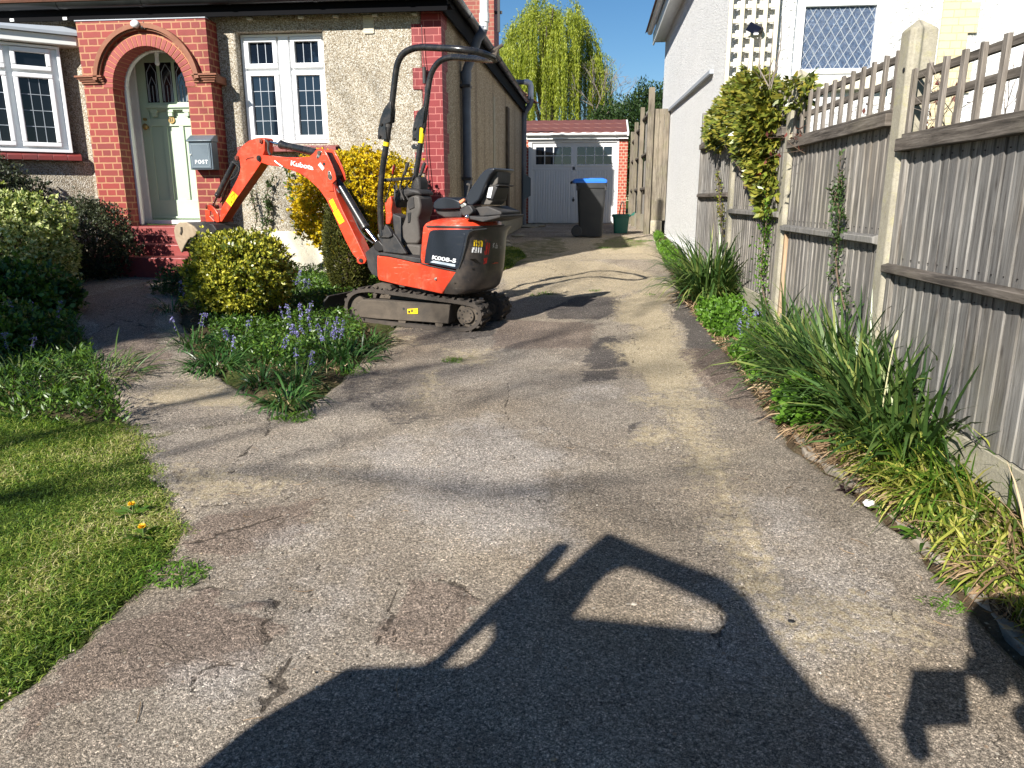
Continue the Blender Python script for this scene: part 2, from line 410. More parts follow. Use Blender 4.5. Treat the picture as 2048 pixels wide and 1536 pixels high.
M['brass']=simple('aged_brass',(.35,.24,.09),.4,.8,var=.3)
M['dark_metal']=simple('dark_metal',(.03,.028,.027),.5,.5,var=.2)
M['rust']=simple('rusty_red_pin',(.22,.06,.04),.6,.2,var=.4,nscale=30)
M['solar']=simple('dark_blue_solar_panel',(.012,.016,.035),.15)
# foliage
def mk_leaf(name, stops, trans=.35, rough=.5, spec=.35, nsc=2.2, nw=.9):
    m,nt,out=newmat(name)
    gi=nt.nodes.new('ShaderNodeNewGeometry'); r=gi.outputs['Random Per Island']
    n1=noise(nt,nsc,4,.6)
    f=math_(nt,'ADD',math_(nt,'MULTIPLY',r,.75),math_(nt,'MULTIPLY',math_(nt,'SUBTRACT',n1,.5),nw),True)
    c=ramp(nt,f,stops)
    p=nt.nodes.new('ShaderNodeBsdfPrincipled'); nt.links.new(c,p.inputs['Base Color']); p.inputs['Roughness'].default_value=rough
    p.inputs['Specular IOR Level'].default_value=spec
    t=nt.nodes.new('ShaderNodeBsdfTranslucent'); c2=mixc(nt,1.,c,(1.,1.,.45),'MULTIPLY'); nt.links.new(c2,t.inputs[0])
    mx=nt.nodes.new('ShaderNodeMixShader'); mx.inputs[0].default_value=trans
    nt.links.new(p.outputs[0],mx.inputs[1]); nt.links.new(t.outputs[0],mx.inputs[2]); nt.links.new(mx.outputs[0],out.inputs[0])
    return m
L={}
L['euonymus']=mk_leaf('yellow_green_evergreen_leaves',[(0,(.05,.08,.010)),(.25,(.17,.19,.02)),(.5,(.40,.38,.035)),(.85,(.70,.64,.10))],.25,.35,.5)
L['yellow']=mk_leaf('golden_yellow_blossom',[(0,(.12,.14,.015)),(.2,(.50,.38,.01)),(.6,(.78,.55,.01)),(1,(.92,.70,.03))],.35,.5)
L['conifer']=mk_leaf('olive_conifer_foliage',[(0,(.025,.032,.006)),(.5,(.085,.090,.014)),(1,(.17,.16,.03))],.15,.6)
L['variegated']=mk_leaf('cream_edged_leaves',[(0,(.06,.10,.02)),(.25,(.20,.27,.06)),(.5,(.52,.56,.22)),(1,(.85,.84,.50))],.3,.4)
L['green']=mk_leaf('mid_green_leaves',[(0,(.02,.055,.010)),(.5,(.085,.17,.022)),(1,(.22,.34,.05))],.35,.4,.5)
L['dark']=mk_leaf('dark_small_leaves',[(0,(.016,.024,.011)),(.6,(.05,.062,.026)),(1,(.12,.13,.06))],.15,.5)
L['climber']=mk_leaf('bronze_green_glossy_leaves',[(0,(.05,.07,.014)),(.3,(.15,.18,.028)),(.55,(.32,.27,.045)),(.8,(.20,.30,.045)),(1,(.38,.44,.09))],.3,.3,.6)
L['strap']=mk_leaf('dark_green_strap_leaves',[(0,(.025,.06,.016)),(.35,(.065,.13,.032)),(.6,(.13,.20,.05)),(.78,(.28,.31,.09)),(.9,(.46,.42,.18)),(1,(.55,.44,.28))],.3,.35,.5)
L['strap_yellow']=mk_leaf('yellowing_strap_leaves',[(0,(.05,.10,.015)),(.35,(.17,.23,.03)),(.6,(.42,.42,.08)),(.8,(.55,.48,.17)),(1,(.58,.45,.28))],.35,.45)
L['straw']=mk_leaf('dry_straw_leaves',[(0,(.18,.11,.06)),(.5,(.38,.26,.15)),(1,(.60,.46,.30))],.2,.7)
L['grass']=mk_leaf('lawn_blades',[(0,(.05,.095,.012)),(.3,(.12,.22,.025)),(.5,(.24,.33,.045)),(.7,(.42,.43,.12)),(.9,(.58,.51,.27))],.4,.5,.35,1.5,2.2)
L['weed']=mk_leaf('bright_weed_leaves',[(0,(.05,.12,.012)),(.5,(.12,.25,.025)),(1,(.22,.38,.05))],.4,.45)
L['blue']=mk_leaf('bluebell_flowers',[(0,(.10,.09,.26)),(.5,(.24,.22,.50)),(1,(.42,.40,.68))],.3,.5)
L['bell_leaf']=mk_leaf('bluebell_leaves',[(0,(.018,.055,.012)),(.6,(.055,.135,.030)),(1,(.16,.26,.07))],.3,.35,.5)
L['willow']=mk_leaf('fresh_willow_leaves',[(0,(.14,.19,.018)),(.5,(.32,.37,.035)),(1,(.52,.53,.08))],.4,.5)
L['evergreen']=mk_leaf('dark_evergreen_leaves',[(0,(.012,.028,.008)),(.6,(.035,.07,.016)),(1,(.07,.12,.03))],.15,.5)
L['ivy']=mk_leaf('small_vine_leaves',[(0,(.03,.06,.015)),(.6,(.08,.14,.04)),(1,(.2,.26,.1))],.3,.5)
L['red_leaf']=mk_leaf('reddish_twig_leaves',[(0,(.10,.03,.025)),(1,(.25,.08,.06))],.3,.5)
L['copper']=mk_leaf('orange_dying_leaves',[(0,(.5,.10,.05)),(1,(.7,.22,.12))],.3,.5)
M['twig']=simple('brown_twigs',(.11,.075,.05),.85,var=.3)
M['twig_grey']=simple('grey_bare_twigs',(.24,.20,.17),.85,var=.3)
M['bark']=simple('rough_bark',(.10,.08,.06),.9,var=.4,bumps=.8)
M['stem_green']=simple('green_stems',(.10,.16,.04),.6,var=.2)
# ------------------------------------------------------------------ numpy noise, polygons, foliage builders
_K=np.random.default_rng(3).normal(size=(64,3)); _PH=np.random.default_rng(4).uniform(0,6.28,64)
def nz(P, f=1., s=0, o=3):
    """cheap smooth noise in about -1..1 at points P (n,3)"""
    P=np.asarray(P); v=0; a=1.; t=0
    for k in range(o):
        q=0
        for j in range(5):
            i=(s*7+k*11+j*5)%64
            q=q+np.sin(P@(_K[i]*f*2.2)+_PH[(i+s)%64])
        v=v+a*q/2.6; t+=a; a*=.5; f*=2.1
    return v/t
def nz2(x,y,f=1.,s=0,o=3): return nz(np.stack([np.ravel(x),np.ravel(y),np.zeros(np.size(x))],-1),f,s,o).reshape(np.shape(x))
def sdf(poly,x,y):
    """signed distance, positive inside"""
    poly=np.asarray(poly,float); d=np.full(np.shape(x),1e9); inside=np.zeros(np.shape(x),bool); n=len(poly)
    for i in range(n):
        a=poly[i]; b=poly[(i+1)%n]; e=b-a
        t=np.clip(((x-a[0])*e[0]+(y-a[1])*e[1])/max(1e-9,e@e),0,1)
        d=np.minimum(d,np.hypot(x-a[0]-e[0]*t,y-a[1]-e[1]*t))
        c=((a[1]>y)!=(b[1]>y))&(x<(b[0]-a[0])*(y-a[1])/((b[1]-a[1]) if b[1]!=a[1] else 1e-9)+a[0]); inside^=c
    return np.where(inside,d,-d)
def pld(pts,x,y):
    d=np.full(np.shape(x),1e9); pts=np.asarray(pts,float)
    for a,b in zip(pts,pts[1:]):
        e=b-a; t=np.clip(((x-a[0])*e[0]+(y-a[1])*e[1])/max(1e-9,e@e),0,1)
        d=np.minimum(d,np.hypot(x-a[0]-e[0]*t,y-a[1]-e[1]*t))
    return d
def G(*px): return [tuple(gnd(a,b))[:2] for a,b in px]
def norm(v): return v/np.maximum(1e-9,np.linalg.norm(v,axis=-1,keepdims=True))
def leaves(name, P, D, Ln, Wd, mat, parent=None, cup=.15, seed=1, roll=None):
    """P base points (n,3), D direction of each leaf, Ln length, Wd width"""
    r=np.random.default_rng(seed); n=len(P); D=norm(D)
    S=norm(np.cross(D, r.normal(size=(n,3)) if roll is None else roll)); U=np.cross(D,S)
    Ln=np.broadcast_to(np.asarray(Ln,float),(n,))[:,None]; Wd=np.broadcast_to(np.asarray(Wd,float),(n,))[:,None]
    mid=P+D*Ln*.5
    V=np.stack([P, mid+S*Wd*.5+U*Ln*cup, P+D*Ln, mid-S*Wd*.5+U*Ln*cup],1)
    return npmesh(name, V, np.arange(n*4).reshape(-1,4), mat, parent)
def blades(name, P, D, Ln, Wd, mat, parent=None, droop=.6, segs=3, seed=1, face=None):
    """strap leaves / grass: start P, initial direction D, bending down"""
    r=np.random.default_rng(seed); n=len(P); D=norm(D)
    Ln=np.broadcast_to(np.asarray(Ln,float),(n,))[:,None]; Wd=np.broadcast_to(np.asarray(Wd,float),(n,))[:,None]
    dr=np.broadcast_to(np.asarray(droop,float),(n,))[:,None]
    H=norm(D*[1,1,0]+r.normal(size=(n,3))*[.05,.05,0]); S=norm(np.cross(D,r.normal(size=(n,3))*.35+H)) 
    rows=[]; p=P.copy(); d=D.copy()
    prof=np.interp(np.linspace(0,1,segs+1),[0,.3,.7,1],[.55,1,.8,.05])
    for k in range(segs+1):
        rows.append((p-S*Wd*.5*prof[k], p+S*Wd*.5*prof[k]))
        if k<segs:
            d=norm(d+np.array([0,0,-1.])*dr*(k+1)/segs*.9+H*dr*.35*(k+1)/segs); p=p+d*Ln/segs
    V=np.stack([q for rw in rows for q in rw],1); m=2*(segs+1)
    base=np.arange(n)[:,None]*m; Fs=[]
    for k in range(segs): Fs.append(base+np.array([2*k,2*k+1,2*k+3,2*k+2])[None])
    return npmesh(name, V, np.concatenate(Fs), mat, parent)
def sph(n,r):
    v=r.normal(size=(n,3)); return norm(v)
# ------------------------------------------------------------------ ground polygons (metres)
DRIVE=[(1.40,-6),(1.33,1.0),(1.29,2.1),(1.25,2.6),(1.17,3.3),(1.04,3.66),(1.03,4.46),(1.0,6),(.95,9),(1.1,12),(1.2,16),(1.2,19.96),(-1.72,19.96),(-1.72,12.6),(-1.25,11.4),(-1.12,10),(-1.3,8.9),(-1.65,8.6),(-1.72,6.2),(-1.66,4.5),(-1.70,3.95),(-2.41,3.50),(-1.95,3.0),(-1.58,2.5),(-1.56,1.9),(-1.6,1.6),(-1.65,-6)]
PATH=[(-1.68,3.96),(-2.1,4.26),(-2.79,4.94),(-3.49,5.96),(-4.3,7.3),(-4.45,7.95),(-5.75,7.95),(-5.0,6.5),(-3.72,5.0),(-2.9,4.1),(-2.43,3.48)]
LAWN=[(-2.41,3.6),(-1.95,3.0),(-1.58,2.5),(-1.56,1.9),(-1.6,1.6),(-1.65,-3),(-7,-3),(-9,3.0),(-5.5,4.0),(-3.4,3.75)]
def maskgrid(x,y): return sdf(DRIVE,x,y)
def axis(parts):
    out=[]
    for a,b,st in parts: out+=list(np.arange(a,b,st))
    out.append(parts[-1][1]); return np.array(out)
gx=axis([(-120,-20,10),(-20,-8,1.2),(-8,2.4,.06),(2.4,12,1.2),(12,120,12)])
gy=axis([(-30,-6,2),(-6,0,.3),(0,7,.05),(7,20.5,.1),(20.5,40,1.5),(40,400,30)])
GX,GY=np.meshgrid(gx,gy)
sd=np.maximum(sdf(DRIVE,GX,GY),sdf(PATH,GX,GY)); sl=sdf(LAWN,GX,GY)
Z=gzv(GX,GY); near=(GY<21)&(GX>-9)&(GX<3)
bumpz=.018*nz2(GX,GY,2.6,1)+.010*nz2(GX,GY,9,2)
Z=Z+np.where(near, np.where(sd>-.02,-.035,np.where(sl>0,-.004+.2*bumpz,np.minimum(.006,-sd*.1)+.6*bumpz)), 0)
nx,ny=len(gx),len(gy); idx=np.arange(nx*ny).reshape(ny,nx)
Fq=np.stack([idx[:-1,:-1],idx[:-1,1:],idx[1:,1:],idx[1:,:-1]],-1).reshape(-1,4)
m,nt,out=newmat('garden_soil'); g=geo(nt)
la=N(nt,'ShaderNodeAttribute',attribute_name='lawn').outputs['Fac']
n1=noise(nt,9,7,.75,g); n2=noise(nt,45,4,.7,g)
soil=ramp(nt,n1,[(.3,(.035,.024,.015)),(.55,(.09,.065,.04)),(.75,(.19,.145,.09))])
turf=ramp(nt,n2,[(.3,(.02,.035,.006)),(.6,(.06,.09,.015)),(.8,(.16,.15,.05))])
pbsdf(nt,out,mixc(nt,la,soil,turf),.95,0,bump(nt,math_(nt,'ADD',n1,n2),.8,.02),.1)
M['soil']=m
far=(GY>20.2)|(GX<-9)|(GX>2.3)
tag(npmesh('ground',np.stack([GX,GY,Z],-1),Fq,M['soil'],None,True,{'lawn':np.where(far|(sl>-.03),1.,np.clip(nz2(GX,GY,1.5,5)*.8,0,.7)).ravel()}),kind='structure')
# ---- asphalt
m,nt,out=newmat('old_asphalt'); g=geo(nt)
def att(n): return N(nt,'ShaderNodeAttribute',attribute_name=n).outputs['Fac']
dn=N(nt,'ShaderNodeTexNoise',i_Scale=170.,i_Detail=3.,i_Roughness=.7); nt.links.new(g,dn.inputs['Vector']); gd_=mixc(nt,.011,g,dn.outputs['Color'],'ADD')
vcol=N(nt,'ShaderNodeTexVoronoi',i_Scale=230.); nt.links.new(gd_,vcol.inputs['Vector'])
hf=noise(nt,330,2,.7,g)
sc_=nt.nodes.new('ShaderNodeSeparateColor'); nt.links.new(vcol.outputs['Color'],sc_.inputs[0])
v2=N(nt,'ShaderNodeTexVoronoi',i_Scale=62.); nt.links.new(g,v2.inputs['Vector'])
sc2=nt.nodes.new('ShaderNodeSeparateColor'); nt.links.new(v2.outputs['Color'],sc2.inputs[0])
warm=noise(nt,.5,5,.6,g,.6); big=noise(nt,.75,6,.62,g,.5); mid=noise(nt,4.5,6,.7,g); fine=noise(nt,26,5,.75,g)
base=ramp(nt,big,[(.30,(.195,.172,.15)),(.5,(.30,.27,.236)),(.68,(.42,.38,.325))])
base=mixc(nt,math_(nt,'MULTIPLY',ramp(nt,mid,[(.4,0.),(.7,1.)]),.35),base,(.17,.145,.125))
base=mixc(nt,ramp(nt,warm,[(.40,0.),(.62,.42)]),base,(.36,.29,.20))
def edge(a,k=.9,lo=.44,hi=.58,src=None):
    s_=math_(nt,'ADD',a,math_(nt,'MULTIPLY',math_(nt,'SUBTRACT',src if src is not None else fine,.5),k)); return ramp(nt,s_,[(lo,0.),(hi,1.)])
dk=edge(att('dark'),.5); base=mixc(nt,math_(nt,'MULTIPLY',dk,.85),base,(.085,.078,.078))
br=edge(att('brown'),.5); base=mixc(nt,math_(nt,'MULTIPLY',br,.6),base,(.20,.15,.125))
li=edge(att('light'),1.4,.35,.75,mid); base=mixc(nt,math_(nt,'MULTIPLY',li,.7),base,(.42,.395,.375))
sa=edge(att('sand'),1.6,.36,.62); sandc=ramp(nt,sc_.outputs[1],[(0,(.24,.185,.115)),(.35,(.44,.365,.235)),(.7,(.60,.52,.36)),(.93,(.74,.68,.54))])
stones=ramp(nt,sc_.outputs[0],[(0,.55),(.3,.85),(.6,1.05),(.82,1.3),(.97,1.9)],'LINEAR')
base=mixc(nt,1.,base,stones,'MULTIPLY')
base=mixc(nt,1.,base,ramp(nt,hf,[(.32,.25),(.48,.95),(.62,1.5)]),'MULTIPLY'); base=mixc(nt,1.,base,ramp(nt,noise(nt,105,3,.75,g),[(.33,.42),(.5,1.),(.66,1.7)]),'MULTIPLY')
peb=ramp(nt,sc2.outputs[0],[(.925,0.),(.93,1.)]); pd=ramp(nt,v2.outputs['Distance'],[(.30,1.),(.40,0.)])
pc=ramp(nt,sc2.outputs[1],[(0,(.35,.25,.17)),(.5,(.45,.42,.38)),(1,(.6,.57,.5))])
base=mixc(nt,math_(nt,'MULTIPLY',math_(nt,'MULTIPLY',peb,pd),.8),base,pc)
base=mixc(nt,math_(nt,'MULTIPLY',sa,.82),base,sandc)
mo=edge(att('moss'),1.6,.42,.7,mid); base=mixc(nt,math_(nt,'MULTIPLY',mo,.7),base,(.11,.12,.035))
wv=N(nt,'ShaderNodeTexNoise',i_Scale=2.2,i_Detail=6.,i_Roughness=.75); nt.links.new(g,wv.inputs['Vector'])
vd=N(nt,'ShaderNodeTexVoronoi',i_Scale=1.5,feature='DISTANCE_TO_EDGE'); nt.links.new(mixc(nt,.5,g,wv.outputs['Color'],'ADD'),vd.inputs['Vector'])
rc=math_(nt,'MULTIPLY',ramp(nt,vd.outputs['Distance'],[(.0,1.),(.008,0.)]),ramp(nt,noise(nt,1.7,4,.7,g),[(.45,0.),(.56,.85)]))
pit=ramp(nt,noise(nt,34,3,.8,g),[(.57,0.),(.67,1.)]); pitm=ramp(nt,noise(nt,2.1,4,.6,g),[(.42,0.),(.65,.75)])
base=mixc(nt,math_(nt,'MULTIPLY',pit,pitm),base,(.075,.062,.052))
va=N(nt,'ShaderNodeTexVoronoi',i_Scale=8.5,feature='DISTANCE_TO_EDGE'); nt.links.new(mixc(nt,.14,g,wv.outputs['Color'],'ADD'),va.inputs['Vector'])
al=math_(nt,'MULTIPLY',ramp(nt,va.outputs['Distance'],[(.0,1.),(.035,0.)]),ramp(nt,math_(nt,'ADD',math_(nt,'MULTIPLY',att('brown'),.45),noise(nt,1.3,5,.7,g)),[(.74,0.),(.92,.45)]))
cr=math_(nt,'MAXIMUM',math_(nt,'MAXIMUM',edge(att('crack'),.8,.45,.58),rc),al); base=mixc(nt,math_(nt,'MULTIPLY',cr,.72),base,(.035,.028,.022))
base=mixc(nt,1.,base,(1.10,1.05,.985),'MULTIPLY')
hh=math_(nt,'ADD',math_(nt,'MULTIPLY',math_(nt,'SUBTRACT',1.,vcol.outputs['Distance']),.6),math_(nt,'MULTIPLY',fine,1.2))
hh=math_(nt,'SUBTRACT',hh,math_(nt,'MULTIPLY',cr,1.3))
b1=bump(nt,math_(nt,'ADD',hh,math_(nt,'MULTIPLY',hf,1.5)),.9,.009); b2=bump(nt,mid,.5,.03,b1)
pbsdf(nt,out,base,.88,0,b2,.25); M['asphalt']=m
rows=[-6.]
while rows[-1]<20.1: rows.append(rows[-1]+max(.009,.0050*abs(rows[-1])) if rows[-1]>1.1 else rows[-1]+.06)
ay=np.array(rows); ax=np.arange(-6.,1.5,.0135); AX,AY=np.meshgrid(ax,ay)
def fld(polys,w,base=0.):
    v=np.zeros_like(AX)+base
    for pl in polys:
        amp=1.
        if isinstance(pl,tuple): pl,amp=pl
        v=np.maximum(v,np.clip(.5+sdf(pl,AX,AY)/w,0,1)*amp)
    return v
SAND=[(G((1235,600),(1330,562),(1348,600),(1322,620),(1348,655),(1352,690),(1390,735),(1385,772),(1300,785),(1245,720),(1225,690),(1272,680),(1280,655),(1240,640)),1.),
 (G((985,545),(1100,520),(1200,520),(1310,545),(1335,566),(1240,598),(1150,596),(1000,596)),.62),
 (G((1000,500),(1130,470),(1300,470),(1330,520),(1200,520),(1050,530)),.55),
 (G((1170,478),(1290,478),(1300,505),(1190,508)),.8),(G((1240,792),(1380,778),(1478,812),(1440,826),(1290,818)),.66),(G((1245,880),(1290,850),(1350,848),(1372,880),(1290,905)),.72),
 (G((825,745),(880,728),(900,760),(850,830),(810,810)),.6),(G((860,690),(1000,695),(1000,735),(900,735)),.58),
 (G((262,790),(420,738),(480,762),(545,812),(440,822),(285,812)),.7),(G((300,905),(460,930),(645,955),(560,992),(450,1005),(360,1040),(330,970)),.58),
 (G((1290,770),(1390,765),(1480,900),(1520,1050),(1600,1180),(1700,1330),(1560,1330),(1450,1180),(1400,1000),(1310,830)),.60),(G((1440,1180),(1700,1160),(1940,1240),(1960,1330),(1700,1340),(1500,1300)),.50),
 (G((700,660),(850,668),(860,690),(720,710)),.55)]
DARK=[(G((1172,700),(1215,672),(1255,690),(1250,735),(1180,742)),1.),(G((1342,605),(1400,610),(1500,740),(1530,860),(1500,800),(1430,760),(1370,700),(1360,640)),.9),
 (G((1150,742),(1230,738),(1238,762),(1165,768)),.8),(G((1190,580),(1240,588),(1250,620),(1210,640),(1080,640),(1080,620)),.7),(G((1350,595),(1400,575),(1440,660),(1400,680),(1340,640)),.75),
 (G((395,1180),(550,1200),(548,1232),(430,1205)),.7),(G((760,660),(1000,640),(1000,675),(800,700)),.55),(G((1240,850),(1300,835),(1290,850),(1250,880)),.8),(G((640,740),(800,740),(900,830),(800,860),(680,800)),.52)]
BROWN=[G((780,1230),(815,1165),(900,1150),(965,1200),(930,1280),(850,1330),(770,1290)),G((350,1090),(420,1030),(640,1000),(560,1090),(430,1130)),G((300,560),(330,720),(250,780),(150,600)),G((1000,640),(1200,650),(1180,700),(980,700)),G((200,1260),(420,1180),(560,1250),(480,1350),(150,1400),(60,1480),(0,1450)),G((1350,700),(1490,700),(1550,860),(1440,800))]
LIGHT=[(G((700,900),(980,820),(1180,900),(1150,1100),(900,1120),(720,1020)),.75),(G((370,1400),(400,1345),(470,1325),(545,1355),(540,1420),(440,1450)),1.),(G((440,1060),(700,1020),(800,1200),(600,1330),(560,1240)),.6),(G((1140,770),(1240,762),(1230,800),(1150,800)),.8),(G((1500,950),(1700,1050),(1900,1250),(1700,1500),(1300,1400),(1400,1100)),.62)]
MOSS=[(G((1180,488),(1240,470),(1300,486),(1230,500)),.8),(G((880,715),(940,705),(945,722),(890,730)),.8),(G((960,500),(1120,470),(1150,500),(1000,545)),.6),(G((1310,455),(1360,520),(1400,600),(1360,590),(1300,500)),.6),(G((230,1290),(330,1230),(360,1180),(380,1230),(260,1330),(60,1450)),.45)]
CR=[G((480,925),(500,895),(535,860),(540,820)),G((455,945),(480,925)),G((350,1092),(430,1078),(490,1058),(545,1035),(560,1030)),G((395,1178),(440,1172),(490,1178)),G((545,1198),(552,1222),(525,1262),(520,1290)),G((880,1152),(905,1160),(935,1188),(968,1205)),
 G((375,1390),(400,1345),(460,1325),(520,1340),(548,1375),(530,1420)),G((545,1375),(560,1340),(590,1310)),G((150,625),(230,618),(300,600),(330,608)),G((130,680),(200,665),(240,640),(300,655),(330,650)),G((180,720),(250,700),(280,715)),G((1085,530),(1130,548),(1190,545),(1290,552)),G((1100,510),(1200,520),(1300,518)),G((1120,505),(1130,480)),
 G((1235,650),(1270,680),(1275,710),(1250,735)),G((800,1160),(780,1220),(800,1290)),G((1240,590),(1243,615),(1215,640)),G((680,700),(600,850),(520,860)),G((1345,600),(1340,640),(1350,690)),G((1020,760),(1010,840),(1030,950)),G((1430,1290),(1440,1220),(1490,1180)),G((240,780),(420,735),(500,800)),G((1090,480),(1180,500),(1290,498)),G((400,1010),(560,1000),(700,960)),
 G((600,1050),(640,1150),(610,1260),(640,1330)),G((700,1350),(760,1270),(780,1240))]
wob=.05*nz2(AX,AY,5,8); 
crk=np.zeros_like(AX); CN1=.030*nz2(AX,AY,9,1,4); CN2=.030*nz2(AX,AY,9,3,4); CW=.75+.6*nz2(AX,AY,14,5)
for i,c in enumerate(CR):
    wd=.0085 if i<12 else .006
    d=pld(c,AX+CN1,AY+CN2); crk=np.maximum(crk,np.clip(.90-d/(wd*CW.clip(.25,2))*.36,0,1)*(1. if i<12 else .85))
W=.10+.02*AY
def fw(polys,w):
    v=np.zeros_like(AX)
    for pl in polys:
        amp=1.
        if isinstance(pl,tuple): pl,amp=pl
        v=np.maximum(v,np.clip(.5+(sdf(pl,AX+wob,AY+wob[::-1,:]*0+wob*.7)+.03*nz2(AX,AY,14,3))/w,0,1)*amp)
    return v
A_s=fw(SAND,.30); A_d=fw(DARK,.14); A_b=fw(BROWN,.14); A_l=fw(LIGHT,.45); A_m=fw(MOSS,.25)
A_m=np.maximum(A_m,np.clip(.62+.0-np.abs(np.maximum(sdf(DRIVE,AX,AY),sdf(PATH,AX,AY)))/.12,0,.62))
AZ=gzv(AX,AY)+.004*nz2(AX,AY,6,9)+.010*nz2(AX,AY,1.6,10)-.012*(A_s>.5)*A_s+.006*A_d-.018*np.clip(crk-.4,0,1)+.008*np.clip(A_b,0,1)+.006*(A_l>.9)
dsd=sdf(DRIVE,AX+.03*nz2(AX,AY,9,4),AY+.03*nz2(AX,AY,9,6)); psd=sdf(PATH,AX+.03*nz2(AX,AY,9,4),AY+.03*nz2(AX,AY,9,6))
AZ-=np.clip(.05-np.maximum(dsd,psd),0,.08)*.5*((AX>-6)&(AY<19))
nx,ny=len(ax),len(ay); idx=np.arange(nx*ny).reshape(ny,nx)
FA=np.stack([idx[:-1,:-1],idx[:-1,1:],idx[1:,1:],idx[1:,:-1]],-1).reshape(-1,4)
def sub_sheet(name,keep):
    f=FA[keep]; u,inv=np.unique(f,return_inverse=True)
    P=np.stack([AX,AY,AZ],-1).reshape(-1,3)[u]
    at={k:v.ravel()[u] for k,v in dict(sand=A_s,dark=A_d,brown=A_b,light=A_l,moss=A_m,crack=crk).items()}
    return tag(npmesh(name,P,inv.reshape(-1,4),M['asphalt'],None,True,at),kind='structure')
cx=AX.ravel()[FA].mean(1)*0; kd=(dsd.ravel()[FA].mean(1)>0); kp=(psd.ravel()[FA].mean(1)>0)&~kd
sub_sheet('driveway',kd); sub_sheet('path',kp)
# kerb edging along the right border
mb=MB()
kpts=[(1.315,2.12),(1.27,2.6),(1.20,3.2),(1.07,3.62),(1.06,4.3),(1.04,5.2)]
for (x0,y0),(x1,y1) in zip(kpts,kpts[1:]):
    L_=math.hypot(x1-x0,y1-y0); k=max(1,round(L_/.45))
    for i in range(k):
        a=Vector((x0+(x1-x0)*i/k,y0+(y1-y0)*i/k,0)); b=Vector((x0+(x1-x0)*(i+.97)/k,y0+(y1-y0)*(i+.97)/k,0))
        a.z=gz(a.x,a.y)-.075+random.uniform(-.008,.008); b.z=gz(b.x,b.y)-.075+random.uniform(-.008,.008)
        s_=Vector((b.y-a.y,-(b.x-a.x),0)).normalized()*.055
        mb.prism([a,b,b+Vector((0,0,.085)),a+Vector((0,0,.085))],s_)
tag(mb.build('kerb',M['kerb'],None,bevel=.008),kind='structure')
# loose stones on the asphalt (uncountable)
def stones(name,XY,size,mat,seed=5,flat=.55):
    r=np.random.default_rng(seed); n=len(XY)
    oc=np.array([(1,0,0),(0,1,0),(-1,0,0),(0,-1,0),(0,0,1),(0,0,-.6)],float)
    fc=np.array([(0,1,4),(1,2,4),(2,3,4),(3,0,4),(1,0,5),(2,1,5),(3,2,5),(0,3,5)])
    a=r.uniform(0,6.28,n); sc=size[:,None]*r.uniform(.7,1.3,(n,3))*[1,.75,flat]
    V=oc[None]*sc[:,None]*r.uniform(.75,1.25,(n,6,1)); c,s_=np.cos(a)[:,None],np.sin(a)[:,None]
    V=np.stack([V[...,0]*c-V[...,1]*s_,V[...,0]*s_+V[...,1]*c,V[...,2]],-1)
    B=np.stack([XY[:,0],XY[:,1],gzv(XY[:,0],XY[:,1])+size*.18],-1)
    return npmesh(name,V+B[:,None],(fc[None]+np.arange(n)[:,None,None]*6).reshape(-1,3),mat)
M['stone']=mk_leaf('loose_stones',[(0,(.16,.12,.09)),(.35,(.32,.25,.17)),(.7,(.45,.40,.33)),(1,(.66,.62,.55))],0.,.8,.3)
r=np.random.default_rng(11); c=np.stack([r.uniform(-2.4,1.3,60000),1.3+18*r.uniform(0,1,60000)**2.2],-1)
dens=np.zeros(len(c))+.03+.10*((c[:,0]<-.5)&(c[:,1]<3.2)*(nz2(c[:,0],c[:,1],1.5,3)>.1))
for pl,amp in SAND: dens=np.maximum(dens,(sdf(pl,c[:,0],c[:,1])>-.1)*.5*amp)
dens=np.maximum(dens,np.exp(-np.abs(sdf(DRIVE,c[:,0],c[:,1]))/.15)*.12)
ok=(sdf(DRIVE,c[:,0],c[:,1])>-.02)&(r.uniform(0,1,len(c))<dens); c=c[ok]
tag(stones('gravel',c,r.choice([.0025,.0035,.005,.008],len(c),p=[.45,.35,.16,.04]),M['stone']),'loose pale and brown gravel scattered on the worn asphalt','gravel',kind='stuff')
# ================================================================== bungalow (left)
V3=Vector
H=empty('bungalow',(-4,9,.6),'pebble-dashed bungalow with red brick arched porch and white leaded windows','house')
def wallgrid(mb,x0,x1,z0,z1,holes,y0,y1):
    xs=sorted({x0,x1,*[h[0] for h in holes],*[h[1] for h in holes]}); zs=sorted({z0,z1,*[h[2] for h in holes],*[h[3] for h in holes]})
    def inh(x,z): return any(h[0]<x<h[1] and h[2]<z<h[3] for h in holes)
    vs={}
    def v(i,j,k):
        if (i,j,k) not in vs: vs[i,j,k]=mb.bm.verts.new((xs[i],(y0,y1)[k],zs[j]))
        return vs[i,j,k]
    n,m=len(xs)-1,len(zs)-1
    solid=[[not inh((xs[i]+xs[i+1])/2,(zs[j]+zs[j+1])/2) for j in range(m)] for i in range(n)]
    S=lambda i,j: 0<=i<n and 0<=j<m and solid[i][j]
    for i in range(n):
        for j in range(m):
            if not S(i,j): continue
            for k in (0,1): mb.bm.faces.new([v(i,j,k),v(i+1,j,k),v(i+1,j+1,k),v(i,j+1,k)])
            if not S(i-1,j): mb.bm.faces.new([v(i,j,0),v(i,j+1,0),v(i,j+1,1),v(i,j,1)])
            if not S(i+1,j): mb.bm.faces.new([v(i+1,j,0),v(i+1,j+1,0),v(i+1,j+1,1),v(i+1,j,1)])
            if not S(i,j-1): mb.bm.faces.new([v(i,j,0),v(i+1,j,0),v(i+1,j,1),v(i,j,1)])
            if not S(i,j+1): mb.bm.faces.new([v(i,j+1,0),v(i+1,j+1,0),v(i+1,j+1,1),v(i,j+1,1)])
